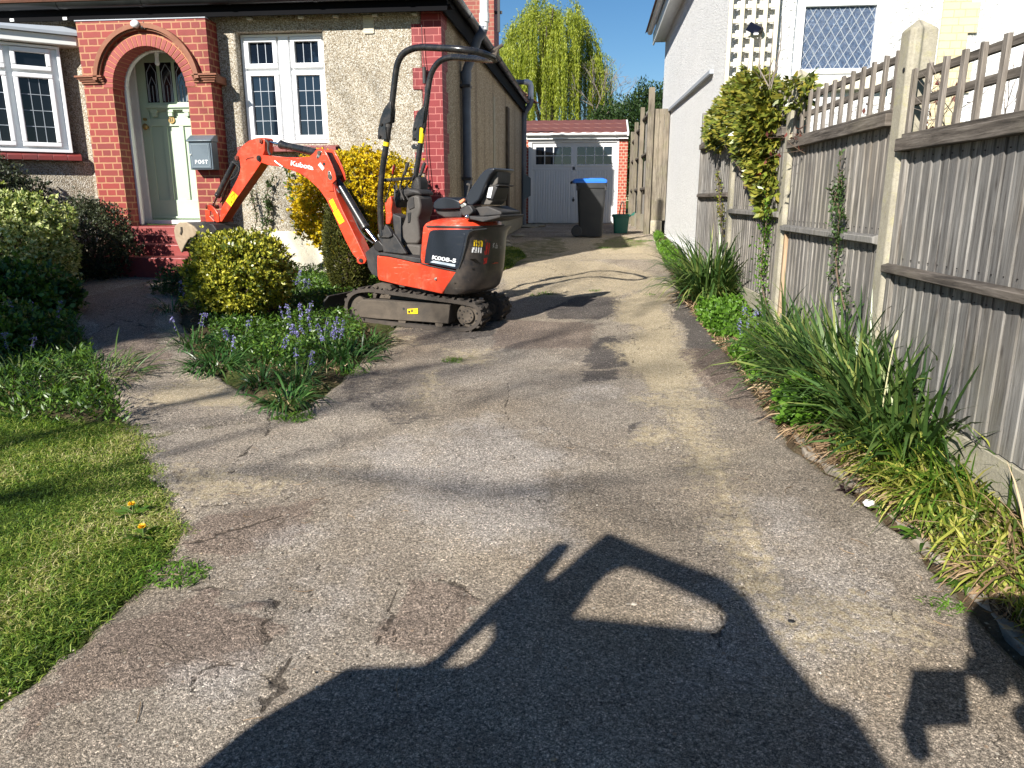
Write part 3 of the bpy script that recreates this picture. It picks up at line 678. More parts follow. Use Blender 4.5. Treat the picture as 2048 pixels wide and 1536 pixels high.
mb=MB(); wallgrid(mb,-10,-1.965,1.08,3.62,[(-4.125,-3.10,2.085,3.30),(-5.80,-4.40,1.0,3.40),(-7.5,-6.32,1.9,3.3)],8.75,9.0)
mb.build('wall',M['pebble'],H,bevel=.025,seg=3)
mb=MB(); mb.box(-5.80,-4.34,8.752,8.99,3.385,3.62); mb.build('porch_head_wall',M['pebble'],H)
# side wall (receding) and back
mb=MB(); mb.box(-1.99,-1.745,8.98,18.6,.5,3.62); mb.build('side_wall',M['pebble_side'],H)
mb=MB(); mb.box(-10,-1.99,18.3,18.6,.5,3.62); mb.build('rear_wall',M['pebble_side'],H)
mb=MB()
mb.box(-10,-5.87,8.715,8.749,.4,1.085); mb.box(-4.34,-2.10,8.715,8.749,.4,1.085); mb.build('plinth',M['plinth'],H,bevel=.006)
mb=MB(); mb.box(-1.744,-1.715,9.0,18.62,.4,1.06); mb.build('side_plinth',M['concrete'],H,bevel=.006)
# brick quoins on the right corner
mb=MB(); rows_=34; z0=.45
zq=np.arange(.40,3.55,.0753)
for j,z in enumerate(zq):
    blk=(j//3)%2; w=.335 if blk==0 else .225
    w2=.225 if blk==0 else .335
    mb.prism([(-1.735-w,8.735,z),(-1.735,8.735,z),(-1.735,8.735+w2,z),(-1.785,8.735+w2,z),(-1.785,8.975,z),(-1.735-w,8.975,z)],(0,0,.0753))
mb.build('corner_quoin',M['brick_quoin'],H)
mb=MB(); mb.box(-1.97,-1.74,8.98,9.0,.5,3.6); mb.build('corner_fill',M['brick_quoin'],H)
# --- porch
def arch_pts(cx,cz,r,zb,n=20,rz=None):
    rz=rz or r
    return [(cx-r,zb)]+[(cx-r*math.cos(math.pi*k/n),cz+rz*math.sin(math.pi*k/n)) for k in range(n+1)]+[(cx+r,zb)]
AC,AZc,AR=-5.072,2.69,.437
outer=[(-5.87,.80),(-5.87,3.40),(-4.335,3.40),(-4.335,.80)]
inner=arch_pts(AC,AZc,AR+.012,.80)
mb=MB(); pts=[(-5.87,.80),(-5.87,3.40),(-4.335,3.40),(-4.335,.80)]+inner[::-1]
mb.prism([(x,8.5,z) for x,z in pts],(0,.249,0)); mb.build('porch_brickwork',M['brick_porch'],H)
# voussoirs
mb=MB(); n=27; r0,r1=AR,AR+.118
for k in range(n):
    a0=math.pi*(k+.07)/n; a1=math.pi*(k+.93)/n
    q=[(AC-r*math.cos(a),8.492,AZc+r*math.sin(a)) for r,a in ((r0,a0),(r1,a0),(r1,a1),(r0,a1))]
    mb.prism(q,(0,.22,0))
mb.build('arch_brick',M['red_brick'],H,bevel=.004)
mb=MB(); 
pi_=[(AC-(AR+.004)*math.cos(math.pi*k/40),AZc+(AR+.004)*math.sin(math.pi*k/40)) for k in range(41)]; po=[(AC-(AR+.128)*math.cos(math.pi*k/40),AZc+(AR+.128)*math.sin(math.pi*k/40)) for k in range(41)]
for k in range(40): mb.prism([(pi_[k][0],8.4965,pi_[k][1]),(po[k][0],8.4965,po[k][1]),(po[k+1][0],8.4965,po[k+1][1]),(pi_[k+1][0],8.4965,pi_[k+1][1])],(0,.2,0))
mb.build('arch_mortar',M['mortar'],H)
# hood mould and imposts
mb=MB()
for ra,rb,yy in ((AR+.13,AR+.175,8.455),(AR+.15,AR+.198,8.43)):
    for k in range(36):
        a0=math.pi*(.028+.944*k/36); a1=math.pi*(.028+.944*(k+1)/36)
        mb.prism([(AC-r*math.cos(a),yy,AZc+.03+r*math.sin(a)) for r,a in ((ra,a0),(rb,a0),(rb,a1),(ra,a1))],(0,8.51-yy,0))
mb.build('hood_mould',M['terracotta'],H)
for xa,xb in ((-5.91,-5.60),(-4.53,-4.25)):
    mb=MB()
    for i,(dz,p) in enumerate(((0,.02),(.024,.035),(.046,.052),(.066,.07))):
        mb.box(xa+(.05-p if xa<-5.5 else 0),xb-(.05-p if xa>-5.5 else 0)+0,8.5-p,8.51,2.735+dz,2.735+dz+.021)
    if xa>-5: mb.box(-4.335,-4.27,8.5,8.76,2.735,2.82)
    mb.build('impost',M['terracotta'],H,bevel=.004)
# porch inside: white arched lining, floor, ceiling, door wall
mb=MB()
ia=arch_pts(AC,AZc,AR-.012,1.16,24); oa=arch_pts(AC,AZc,AR+.02,1.16,24)
for k in range(len(ia)-1):
    mb.prism([(ia[k][0],8.715,ia[k][1]),(oa[k][0],8.715,oa[k][1]),(oa[k+1][0],8.715,oa[k+1][1]),(ia[k+1][0],8.715,ia[k+1][1])],(0,.06,0))
mb.build('arch_lining',M['white_wood'],H,bevel=.004)
mb=MB(); mb.box(-5.78,-5.66,8.76,9.10,1.13,3.34); mb.box(-4.50,-4.42,8.76,9.10,1.13,3.34); mb.box(-5.66,-4.5,8.76,9.2,3.28,3.36)
mb.box(-5.66,-5.615,8.83,8.95,1.2,3.28); mb.build('porch_lining',M['white_wood'],H,bevel=.006)
mb=MB(); mb.box(-5.665,-5.58,9.06,9.14,1.16,3.28); mb.box(-4.80,-4.5,9.06,9.14,1.16,3.28); mb.box(-5.58,-4.80,9.06,9.14,3.16,3.28); mb.box(-5.60,-4.62,9.00,9.16,1.155,1.205); mb.build('door_frame',M['white_wood'],H,bevel=.006)
DR=MB(); dx0,dx1=-5.577,-4.80
DR.box(dx0,dx1,9.105,9.14,1.21,3.157)
door=DR.build('door',M['sage'],H)
def dpart(name,boxes,mat=M['sage'],bevel=.004):
    mb=MB()
    for b in boxes: mb.box(*b)
    o=mb.build(name,mat,door,bevel=bevel); return o
W=dx1-dx0
gl=[(dx0+.11,dx0+.265),(dx0+.30,dx0+.455),(dx0+.49,dx0+.645)]
dpart('stile',[(dx0,dx0+.11,9.085,9.106,1.21,3.157),(dx1-.125,dx1,9.085,9.106,1.21,3.157),(dx0+.11,dx1-.125,9.085,9.106,3.06,3.157),(dx0+.11,dx1-.125,9.085,9.106,2.50,2.605),(dx0+.11,dx1-.125,9.085,9.106,1.21,1.45),(dx0+.11,dx1-.125,9.085,9.106,2.33,2.42),
   (dx0+.265,dx0+.30,9.085,9.106,2.605,3.06),(dx0+.455,dx0+.49,9.085,9.106,2.605,3.06),(dx0+.27,dx0+.325,9.085,9.106,1.45,2.33),(dx0+.48,dx0+.535,9.085,9.106,1.45,2.33)])
dpart('shelf',[(dx0+.10,dx1-.06,9.03,9.09,2.535,2.575),(dx0+.12,dx1-.08,9.05,9.09,2.515,2.535)])
for x in (dx0+.15,dx0+.36,dx0+.57): dpart('dentil',[(x,x+.085,9.045,9.09,2.485,2.515),(x+.015,x+.07,9.05,9.09,2.44,2.485)])
dpart('drip_rail',[(dx0+.02,dx1-.02,9.06,9.09,1.225,1.25)])
for a,b in gl:
    g_=dpart('door_pane',[(a,b,9.098,9.104,2.605,3.06)],M['glass'],0)
    mb=MB(); c=(a+b)/2; w_=(b-a)
    for t in (-.28,0,.28): mb.tube([(c+t*w_,9.094,2.61),(c+t*w_,9.094,2.80)],.004,5)
    mb.tube([(a+.02,9.094,2.62),(a+.02,9.094,2.95),(c,9.094,3.04),(b-.02,9.094,2.95),(b-.02,9.094,2.62)],.005,5)
    mb.tube([(c-.28*w_,9.094,2.80),(c,9.094,2.90),(c+.28*w_,9.094,2.80)],.004,5)
    mb.build('leading',M['lead'],g_)
mb=MB(); mb.cyl((dx0+.06,9.09,2.41),(dx0+.06,9.05,2.41),.018); mb.ball((dx0+.075,9.03,2.32),.034,(1,.8,1.15)); mb.cyl((dx0+.075,9.09,2.32),(dx0+.075,9.03,2.32),.02); mb.build('door_knob',M['brass'],door,smooth=True)
mb=MB(); mb.cyl((dx0+.40,9.084,2.40),(dx0+.40,9.070,2.40),.042,20); mb.build('number_plate',M['brass'],door)
text_mesh('number','21',M['ink'],door,(dx0+.40,9.068,2.40),(1,0,0),(0,0,1),.055,bold=.001)
# red steps
def steps():
    mb=MB(); mb.box(-5.62,-4.38,8.47,9.0,.95,1.145); mb.box(-5.66,-4.36,8.44,8.60,.9,1.055); mb.build('threshold_step',M['red_step'],H,bevel=.012,seg=3)
    mb=MB(); mb.box(-5.80,-4.30,8.17,8.52,.6,.955); mb.build('upper_step',M['red_step'],H,bevel=.014,seg=3)
    mb=MB(); mb.box(-5.66,-4.25,7.84,8.18,.45,.83); mb.build('lower_step',M['red_step'],H,bevel=.014,seg=3)
steps()
# porch lights
mb=MB(); c=atY(314,122,8.8); mb.cyl((c.x,8.8,c.z+.10),(c.x,8.8,c.z+.045),.03,16,.02); mb.ball((c.x,8.8,c.z-.02),.028,(1,1,1.2)); mb.cyl((c.x,8.8,c.z+.05),(c.x,8.8,c.z),.022,12); o_=mb.build('porch_lamp',M['white_pipe'],H,smooth=True)
mb=MB(); mb.cyl((c.x,8.8,c.z+.13),(c.x,8.8,c.z+.105),.055,20); mb.cyl((c.x,8.8,c.z+.13),(c.x,8.8,3.28),.008); mb.build('lamp_cap',M['dark_metal'],o_)
mb=MB(); c=atY(270,48,8.42); mb.ball((c.x,8.42,c.z),.042,(1.25,.9,1)); mb.cyl((c.x,8.5,c.z-.01),(c.x,8.42,c.z-.01),.03); o_=mb.build('flood_lamp',M['white_pipe'],H,smooth=True)
mb=MB(); mb.ball((c.x+.07,8.45,c.z-.03),.025); mb.tube([(c.x+.03,8.46,c.z-.02),(c.x+.1,8.44,c.z-.05),(c.x+.08,8.45,c.z+.03)],.007,6); mb.build('lamp_bracket',M['dark_metal'],o_)
# --- eaves, gutters, roof
mb=MB(); mb.box(-10.3,-1.60,8.58,8.75,3.475,3.49); mb.build('soffit',M['black_wood'],H)
mb=MB(); mb.box(-5.88,-4.33,8.49,8.56,3.402,3.412); mb.build('flashing',M['lead'],H)
mb=MB(); mb.box(-10.3,-1.63,8.555,8.58,3.425,3.60); mb.build('fascia',M['black_wood'],H)
mb=MB(); mb.box(-1.745,-1.69,8.752,18.6,3.50,3.515); mb.build('soffit',M['black_wood'],H)
mb=MB(); mb.box(-1.69,-1.665,8.56,18.3,3.42,3.66); mb.build('fascia',M['black_wood'],H)
def gutter(p0,p1,down=.0):
    p0=V3(p0);p1=V3(p1); d=(p1-p0).normalized(); s_=V3((-d.y,d.x,0)); ring=[]
    prof=[(-math.cos(a)*.06,-math.sin(a)*.06) for a in np.linspace(0,math.pi,9)]
    pin=[(x*.92,z*.92) for x,z in prof][::-1]
    mb=MB(); mb.loft([[p+s_*x+V3((0,0,z)) for x,z in prof+pin] for p in (p0,p1)])
    L_=(p1-p0).length; k=int(L_/1.0)
    for i in range(k+1):
        c=p0+d*(.25+i*1.0)
        if (c-p0).length>L_: break
        mb.loft([[c+d*t+s_*x*1.09+V3((0,0,z*1.09)) for x,z in prof+pin] for t in (-.02,.02)])
    return mb
g1=gutter((-10.3,8.49,3.585),(-1.56,8.49,3.585)).build('gutter',M['black_gutter'],H,smooth=True)
g2=gutter((-1.605,8.45,3.65),(-1.605,18.0,3.65)).build('gutter',M['black_gutter'],H,smooth=True)
# roof: hipped with real courses
def roofplane(mb,e0,e1,r0,r1,course=.27,th=.022):
    e0,e1,r0,r1=map(V3,(e0,e1,r0,r1)); Ls=(r0-e0).length if False else (((r0+r1)/2)-((e0+e1)/2)).length
    n=int(Ls/course); nrm=(e1-e0).cross(r0-e0).normalized(); nrm=nrm if nrm.z>0 else -nrm
    for i in range(n):
        a,b=i/n,(i+1.02)/n; b=min(1,b)
        p=[e0.lerp(r0,a),e1.lerp(r1,a),e1.lerp(r1,b),e0.lerp(r0,b)]
        q=[p[0]+nrm*th,p[1]+nrm*th,p[2],p[3]]
        mb.prism(q,-nrm*.03)
mb=MB(); rz=6.6
roofplane(mb,(-10.4,8.50,3.62),(-1.64,8.50,3.62),(-6.2,12.6,rz),(-5.6,12.6,rz))
roofplane(mb,(-1.64,8.50,3.68),(-1.64,18.4,3.68),(-5.6,12.6,rz),(-5.6,14.8,rz))
roofplane(mb,(-10.4,18.98,3.72),(-10.4,8.36,3.72),(-6.2,14.8,rz),(-6.2,12.6,rz))
roofplane(mb,(-1.42,18.98,3.72),(-10.4,18.98,3.72),(-5.6,14.8,rz),(-6.2,14.8,rz))
mb.build('roof',M['roof_tile'],H)
# cable clips under the eaves (small white)
mb=MB()
for x in (-9.4,-8.3,-7.35,-6.7,-6.05): mb.box(x,x+.05,8.545,8.554,3.43,3.46)
for x in (-3.95,-3.35,-2.95,-2.5,-2.05): mb.box(x,x+.055,8.70,8.75,3.42,3.44)
mb.build('cable_clip',M['white_pipe'],H)
# dripping cable on facade and wall vent
mb=MB(); pts=[(822+660*0,60)]; 
cab=[atY(843,50,8.69),atY(846,110,8.69),atY(850,140,8.69)]; mb.tube(cab,.004,6)
cab=[atY(850,165,8.69),atY(851,240,8.69),atY(853,300,8.69),atY(857,350,8.68),atY(859,400,8.67)]; mb.tube(cab,.005,6); mb.build('cable',M['dark_metal'],H)
c=atY(849,151,8.69); mb=MB(); mb.cyl((c.x,8.68,c.z+.085),(c.x,8.68,c.z-.085),.022,12); mb.build('cable_joint_box',M['black_matt'],H,smooth=True)
mb=MB(); c0=atY(727,32,8.74); c1=atY(747,66,8.74)
for i in range(9):
    x=c0.x+(c1.x-c0.x)*i/8; mb.box(x-.004,x+.004,8.735,8.75,c1.z,c0.z)
for i in range(12):
    z=c1.z+(c0.z-c1.z)*i/11; mb.box(c0.x,c1.x,8.733,8.749,z-.0035,z+.0035)
mb.build('air_vent',M['cream'],H)
mb=MB(); mb.box(c0.x,c1.x,8.742,8.7505,c1.z,c0.z); mb.build('vent_recess',M['black_wood'],H)
# --- leaded casement window (x0,x1 = outer frame)
def casement(parent,P,d,n,s0,s1,z0,z1,lights,fr=.055,glass='glass',curt=None):
    """P origin, d direction along the wall, n pointing out; lights = list of (s0,s1,z0,z1,cols,rows)"""
    P=V3((P[0],P[1],0)); d=V3((d[0],d[1],0)); n=V3((n[0],n[1],0)); up=V3((0,0,1))
    def bx(mb,a,b,c,e,o0,o1): mb.obox(P+d*((a+b)/2)+up*((c+e)/2)+n*((o0+o1)/2), d*(b-a), n*(o1-o0), up*(e-c))
    win=MB(); 
    bx(win,s0,s1,z0,z0+.035,-.03,.045); bx(win,s0,s1,z1-.03,z1,-.03,.04)
    bx(win,s0,s0+.035,z0+.035,z1-.03,-.03,.038); bx(win,s1-.035,s1,z0+.035,z1-.03,-.03,.038)
    zs=[l for l in lights]
    xs=sorted({round(l[1],4) for l in lights}|{round(l[0],4) for l in lights})
    w=win.build('window',M['upvc'],parent,bevel=.004)
    mb=MB(); bx(mb,s0+.035,s1-.035,z0+.035,z1-.03,-.03,.0); mb.build('mullion_backing',M['upvc'],w)
    for (a,b,c,e,nc,nr) in lights:
        f=MB(); bx(f,a,b,c,c+fr,.0,.05); bx(f,a,b,e-fr,e,.0,.05); bx(f,a,a+fr,c+fr,e-fr,.0,.05); bx(f,b-fr,b,c+fr,e-fr,.0,.05)
        fo=f.build('casement_frame',M['upvc'],w,bevel=.009,seg=3)
        g_=MB(); bx(g_,a+fr-.002,b-fr+.002,c+fr-.002,e-fr+.002,.004,.012); g_.build('pane',M[glass],w)
        l=MB()
        for i in range(1,nc):
            x=a+fr+(b-a-2*fr)*i/nc; bx(l,x-.0035,x+.0035,c+fr,e-fr,.012,.0165)
        for j in range(1,nr):
            z=c+fr+(e-c-2*fr)*j/nr; bx(l,a+fr,b-fr,z-.0035,z+.0035,.012,.0175)
        if nc>1 or nr>1: l.build('leading',M['lead'],w)
    return w
wn=casement(H,(0,8.90),(1,0),(0,-1),-4.115,-3.105,2.10,3.295,[(-4.075,-3.685,2.93,3.262,3,1),(-3.525,-3.14,2.93,3.262,3,1),(-4.075,-3.685,2.14,2.90,3,4),(-3.525,-3.14,2.14,2.90,3,4)],fr=.052)
mb=MB(); mb.box(-3.685+.02,-3.525-.02,8.852,8.90,2.135,3.265); mb.build('mullion',M['upvc'],wn,bevel=.006)
mb=MB()
for i in range(8):
    x0=-4.16+i*.149; mb.prism([(x0+.002,8.63,1.992),(x0+.147,8.63,1.992),(x0+.147,8.63,2.045),(x0+.002,8.63,2.045)],(0,.12,.0))
    mb.prism([(x0+.002,8.632,2.046),(x0+.147,8.632,2.046),(x0+.147,8.90,2.10),(x0+.002,8.90,2.10)],(0,0,-.04))
mb.build('sill',M['red_tile'],H,bevel=.004)
# --- canted bay
BP=(-6.05,8.75); BD=(-.766,-.643); BN=(.643,-.766)
casement(H,BP,BD,BN,.20,1.22,1.99,3.16,[(.30,.69,2.88,3.12,1,1),(.75,1.14,2.88,3.12,1,1),(.30,.69,2.05,2.85,3,4),(.75,1.14,2.05,2.85,3,4)],fr=.05,glass='glass_dark')
def bayP(s,o,z): return V3((BP[0]+BD[0]*s+BN[0]*o, BP[1]+BD[1]*s+BN[1]*o, z))
def front(x,o,z): return V3((x, bayP(1.22,0,0).y-o, z))
fx=bayP(1.22,0,0).x
mb=MB(); mb.prism([bayP(.0,-.02,.4),bayP(1.22,-.02,.4),V3((-9.5,bayP(1.22,0,0).y+.0,.4)),V3((-9.5,8.80,.4)),V3((-6.0,8.80,.4))],(0,0,1.50)); mb.build('bay_wall',M['pebble'],H,bevel=.02)
mb=MB()
for i in range(8):
    a=.12+i*.149; mb.prism([bayP(a,.09,1.90),bayP(a+.147,.09,1.90),bayP(a+.147,.09,1.955),bayP(a,.09,1.955)],-V3((BN[0],BN[1],0))*.13)
    mb.prism([bayP(a,.085,1.957),bayP(a+.147,.085,1.957),bayP(a+.147,-.03,1.992),bayP(a,-.03,1.992)],(0,0,-.03))
for i in range(14):
    x=fx-.02-i*.149; mb.prism([front(x,.09,1.90),front(x-.147,.09,1.90),front(x-.147,.09,1.955),front(x,.09,1.955)],(0,.13,0))
mb.build('sill',M['red_tile'],H,bevel=.004)
casement(H,(fx,bayP(1.22,0,0).y),(-1,0),(0,-1),.03,2.2,1.99,3.16,[(.08,.60,2.88,3.12,1,1),(.66,1.18,2.88,3.12,1,1),(.08,.60,2.05,2.85,4,4),(.66,1.18,2.05,2.85,4,4)],fr=.05,glass='glass_dark')
mb=MB(); mb.prism([bayP(.02,.12,3.17),bayP(1.27,.12,3.17),V3((-9.6,bayP(1.27,.12,0).y,3.17)),V3((-9.6,8.9,3.17)),V3((-6.0,8.78,3.17))],(0,0,.105)); mb.build('bay_fascia',M['white_wood'],H,bevel=.008)
mb=MB(); q=[bayP(-.02,.16,3.277),bayP(1.29,.16,3.277),V3((-9.6,bayP(1.29,.16,0).y,3.277)),V3((-9.6,8.74,3.40)),V3((-6.0,8.74,3.36))]
mb.prism(q,(0,0,.03)); mb.build('bay_roof',M['lead'],H)
mb=MB(); mb.box(-7.35,-6.15,8.90,8.93,2.0,3.15); mb.build('curtain',M['curtain'],H)
# --- pipes on the side wall
def pipe(pts,r,name='downpipe',mat='grey_pipe',clips=(),n=14,joints=()):
    mb=MB(); mb.tube(pts,r,n); o=mb.build(name,M[mat],H,smooth=True,angle=60)
    if joints or clips:
        mb=MB()
        for (p,h,rr) in joints: mb.cyl(V3(p)-V3((0,0,h/2)),V3(p)+V3((0,0,h/2)),rr,n)
        mb.build('pipe_collar',M[mat],o,smooth=True)
    return o
px_,py_=-1.675,10.0
t0=V3((px_,py_,3.02)); t1=V3((px_,py_,3.12)); 
t2=V3((-1.24,py_,3.60)); 
pipe([(px_,py_,.60),(px_,py_,3.03),(px_+.02,py_,3.09),(px_+.05,py_,3.15),(-1.52,py_,3.42),(-1.46,py_,3.49),(-1.445,py_,3.56)],.058,'soil_pipe',joints=[((px_,py_,2.98),.12,.066),((px_,py_,1.20),.02,.062),((px_,py_,2.05),.02,.062)],
 clips=[1])
mb=MB(); 
for z in (1.72,2.86): mb.obox((px_-.01,py_,z),(.14,0,0),(0,.15,0),(0,0,.035)); mb.build('pipe_bracket',M['black_matt'],H,bevel=.006); mb=MB()
pipe([(-1.445,py_,3.52),(-1.435,py_,3.64),(-1.43,py_,5.2)],.056,'vent_pipe','white_pipe',joints=[((-1.435,py_,3.66),.10,.064)])
ex=-1.57; ey=18.2
pipe([(ex-.13,ey,.86),(ex-.13,ey,3.33),(ex-.11,ey,3.42),(ex+.01,ey,3.58),(ex+.03,ey,3.68),(ex+.03,ey,3.76)],.065,'downpipe',joints=[((ex-.13,ey,2.6),.03,.07),((ex-.13,ey,3.3),.10,.072),((ex-.13,ey,1.5),.03,.07)])
pipe([(ex+.03,ey,3.72),(ex+.03,ey,4.0),(ex+.01,ey,4.06),(ex-.05,ey,4.09),(ex-.12,ey,4.09)],.065,'vent_pipe','white_pipe')
pipe([(ex-.10,ey,4.09),(ex-.36,ey,4.09)],.055,'waste_pipe')
mb=MB(); c=atX(1013,207,-1.73); mb.box(-1.744,-1.70,14.9,15.22,1.1,3.18); mb.build('wall_board',M['brown_board'],H)
mb=MB(); mb.box(-1.744,-1.735,13.1,13.35,1.75,3.15); mb.build('filled_strip',M['concrete'],H,bevel=.004)
mb=MB(); mb.box(-1.74,-1.66,13.15,13.3,1.66,1.72); mb.build('wall_fitting',M['black_matt'],H)
mb=MB(); a=atX(1038,360,-1.6); mb.prism([(-1.70,18.1,1.45),(-1.52,18.1,1.55),(-1.52,18.1,1.95),(-1.70,18.1,2.08)],(0,.03,0)); mb.build('wall_flap',M['slate_box'],H)
# chimney with aerial bracket
mb=MB(); mb.box(-3.0,-1.99,15.15,15.9,3.5,5.72); mb.build('chimney',M['brick_chimney'],H)
b=atY(1000,25,15.3); mb=MB(); mb.box(-1.99,b.x+.04,15.28,15.32,b.z-.025,b.z+.025); mb.obox((b.x-.02,15.27,b.z+.10),(.045,0,0),(0,.045,0),(0,0,.9)); mb.build('aerial_bracket',M['dark_metal'],H)
# =========================== post box
PB=empty('post_box',(-4.44,8.4,1.78),'slate blue metal post box lettered POST on the red brick porch pier','post box')
mb=MB(); bx0,bx1=-4.60,-4.325; mb.box(bx0,bx1,8.36,8.499,1.785,2.105); mb.build('box_body',M['slate_box'],PB,bevel=.006)
mb=MB(); mb.prism([(bx0-.012,8.335,2.09),(bx0-.012,8.335,2.105),(bx0-.012,8.44,2.165),(bx0-.012,8.499,2.165),(bx0-.012,8.499,2.09)],(bx1-bx0+.024,0,0)); mb.build('lid',M['slate_box'],PB,bevel=.005)
mb=MB(); mb.box(bx0+.018,bx1-.018,8.349,8.361,1.80,2.075); dpb=mb.build('box_door',M['slate_box'],PB,bevel=.003)
mb=MB()
for a,b,c,e in ((bx0+.035,bx1-.035,1.815,1.819),(bx0+.035,bx1-.035,2.056,2.06),(bx0+.035,bx0+.039,1.815,2.06),(bx1-.039,bx1-.035,1.815,2.06)): mb.box(a,b,8.346,8.35,c,e)
mb.build('door_moulding',simple('pale_blue_line',(.22,.27,.30),.4),dpb)
text_mesh('lettering','POST',M['white_ink'],dpb,((bx0+bx1)/2+.005,8.3475,1.868),(1,0,0),(0,0,1),.056,bold=.0012,spacing=1.35,width=.150)
mb=MB(); mb.cyl((bx0+.025,8.35,1.95),(bx0+.025,8.338,1.95),.009,12); mb.build('lock',M['zinc'],dpb)
# loose wire on the left wall
mb=MB(); mb.tube([atY(70,405,8.70),atY(110,418,8.68),atY(150,418,8.70),atY(172,412,8.66),atY(190,412,8.62),atY(197,420,8.62),atY(188,427,8.64),atY(170,424,8.66),atY(163,416,8.68)],.007,6); tag(mb.build('cable',M['dark_metal'],None,smooth=True),'loose black cable looped against the pebble-dashed wall left of the porch','cable')

# ================================================================== garage
GR=empty('garage',(-.5,20,.85),'small white-doored garage with dark red tiled roof at the end of the drive','garage')
mb=MB(); mb.box(.575,.80,20.0,20.5,.6,3.0); mb.box(-1.95,-1.74,20.02,20.5,.6,3.0); mb.build('brick_pier',M['brick_garage'],GR,bevel=.003)
mb=MB(); mb.box(.60,.80,20.5,25.5,.6,3.0); mb.box(-1.95,-1.75,20.5,25.5,.6,3.0); mb.box(-1.95,.8,25.3,25.5,.6,3.0); mb.build('wall',M['brick_garage'],GR)
gx0,gx1,gz0,gz1=-1.70,.565,.855,2.935
mb=MB(); mb.box(-1.74,gx0+.05,19.99,20.08,gz0,gz1); mb.box(gx1-.03,.578,19.99,20.08,gz0,gz1); mb.box(-1.74,.578,19.985,20.08,gz1-.05,gz1+.02); mb.build('door_frame',M['garage_door'],GR,bevel=.006)
mb=MB(); mb.box(gx0+.05,gx1-.03,20.05,20.07,gz0,gz1-.05); gd=mb.build('door',M['garage_door'],GR)
mid=-.565
mb=MB()
mb.box(gx0+.05,gx1-.03,20.035,20.052,gz1-.16,gz1-.05); mb.box(gx0+.05,gx1-.03,20.035,20.052,2.29,2.345); mb.box(gx0+.05,gx0+.15,20.036,20.052,2.345,gz1-.16); mb.box(gx1-.16,gx1-.03,20.036,20.052,2.345,gz1-.16); mb.box(mid-.08,mid+.08,20.030,20.052,2.20,gz1-.10); mb.box(mid-.035,mid+.035,20.03,20.052,gz0,2.29); mb.box(gx0+.05,gx1-.03,20.034,20.052,2.19,2.25)
mb.build('door_rail',M['garage_door'],gd,bevel=.006)
mb=MB(); x=gx0+.13
while x<gx1-.12:
    if not (mid-.05<x<mid+.05): mb.box(x,x+.052,20.036,20.052,gz0+.02,2.19)
    x+=.066
mb.build('ribbing',M['garage_door'],gd,bevel=.008)
for a,b in ((gx0+.15,mid-.08),(mid+.08,gx1-.16)):
    mb=MB(); mb.box(a,b,20.044,20.051,2.345,gz1-.16); g_=mb.build('door_pane',M['glass'],gd)
    mb=MB()
    for i in range(1,4): xx=a+(b-a)*i/4; mb.box(xx-.011,xx+.011,20.034,20.046,2.345,gz1-.16)
    zz=(2.345+gz1-.16)/2; mb.box(a,b,20.0335,20.046,zz-.011,zz+.011); mb.build('glazing_bar',M['garage_door'],g_,bevel=.003)
mb=MB(); mb.cyl((mid,20.03,1.45),(mid,19.99,1.45),.035,16); mb.box(mid-.012,mid+.012,19.975,20.0,1.40,1.52); mb.build('door_handle',M['black_matt'],gd,bevel=.004)
mb=MB(); mb.box(-1.80,.80,19.90,19.93,2.955,3.06); mb.build('fascia',M['white_wood'],GR,bevel=.003)
mb=MB(); mb.tube([(-1.80,19.84,3.075),(.77,19.84,3.075)],.045,14); mb.cyl((-.20,19.84,3.075),(-.14,19.84,3.075),.052,14); mb.cyl((.45,19.84,3.075),(.49,19.84,3.075),.052,14); mb.cyl((-1.3,19.84,3.075),(-1.26,19.84,3.075),.052,14); mb.build('gutter',M['white_pipe'],GR,smooth=True)
mb=MB(); mb.prism([(.765,19.80,3.02),(.765,19.80,3.12),(.765,21.0,3.52),(.765,21.0,3.40)],(.045,0,0)); mb.build('verge_board',M['white_wood'],GR,bevel=.004)
mb=MB()
nx_=46
for i in range(3):
    y0=19.80+i*.40; z0=3.13+i*.135
    for k in range(nx_):
        a=-1.95+2.71*k/nx_; b=-1.95+2.71*(k+1)/nx_
        da=.012*math.cos(k*2*math.pi/4.6); db=.012*math.cos((k+1)*2*math.pi/4.6)
        mb.poly([(a,y0+da,z0+da*.5),(b,y0+db,z0+db*.5),(b,y0+.42,z0+.125+db*.5),(a,y0+.42,z0+.125+da*.5)])
        mb.poly([(a,y0+da,z0-.03),(b,y0+db,z0-.03),(b,y0+db,z0+db*.5),(a,y0+da,z0+da*.5)])
mb.poly([(-1.95,21.02,3.52),(.78,21.02,3.52),(.78,25.6,3.2),(-1.95,25.6,3.2)])
mb.build('roof',M['garage_roof'],GR)
# ================================================================== neighbour
NB=empty('white_house',(2.5,9,.5),'white rendered house with leaded bathroom-style window on the right','house')
nxw=1.42
mb=MB(); mb.box(nxw,1.62,8.92,17.5,.4,4.95); mb.build('side_wall',M['render_fine'],NB)
mb=MB(); wallgrid(mb,1.46,9.0,.4,5.2,[(2.085,3.02,2.72,4.6)],8.90,9.10)
mb.build('wall',M['render_coarse'],NB,bevel=.02,seg=2)
mb=MB(); mb.box(1.62,9.0,17.3,17.5,.4,4.95); mb.build('rear_wall',M['render_fine'],NB)
mb=MB(); mb.box(2.02,3.06,8.80,8.92,2.60,2.725); mb.build('sill',M['cream'],NB,bevel=.008)
w=MB(); w.box(2.085,3.02,8.955,9.05,2.725,2.78); w.box(2.085,2.135,8.955,9.05,2.78,4.55); w.box(2.965,3.02,8.955,9.05,2.78,4.55); w.box(2.135,2.965,8.955,9.05,3.50,3.56)
wo=w.build('window',M['upvc'],NB,bevel=.006)
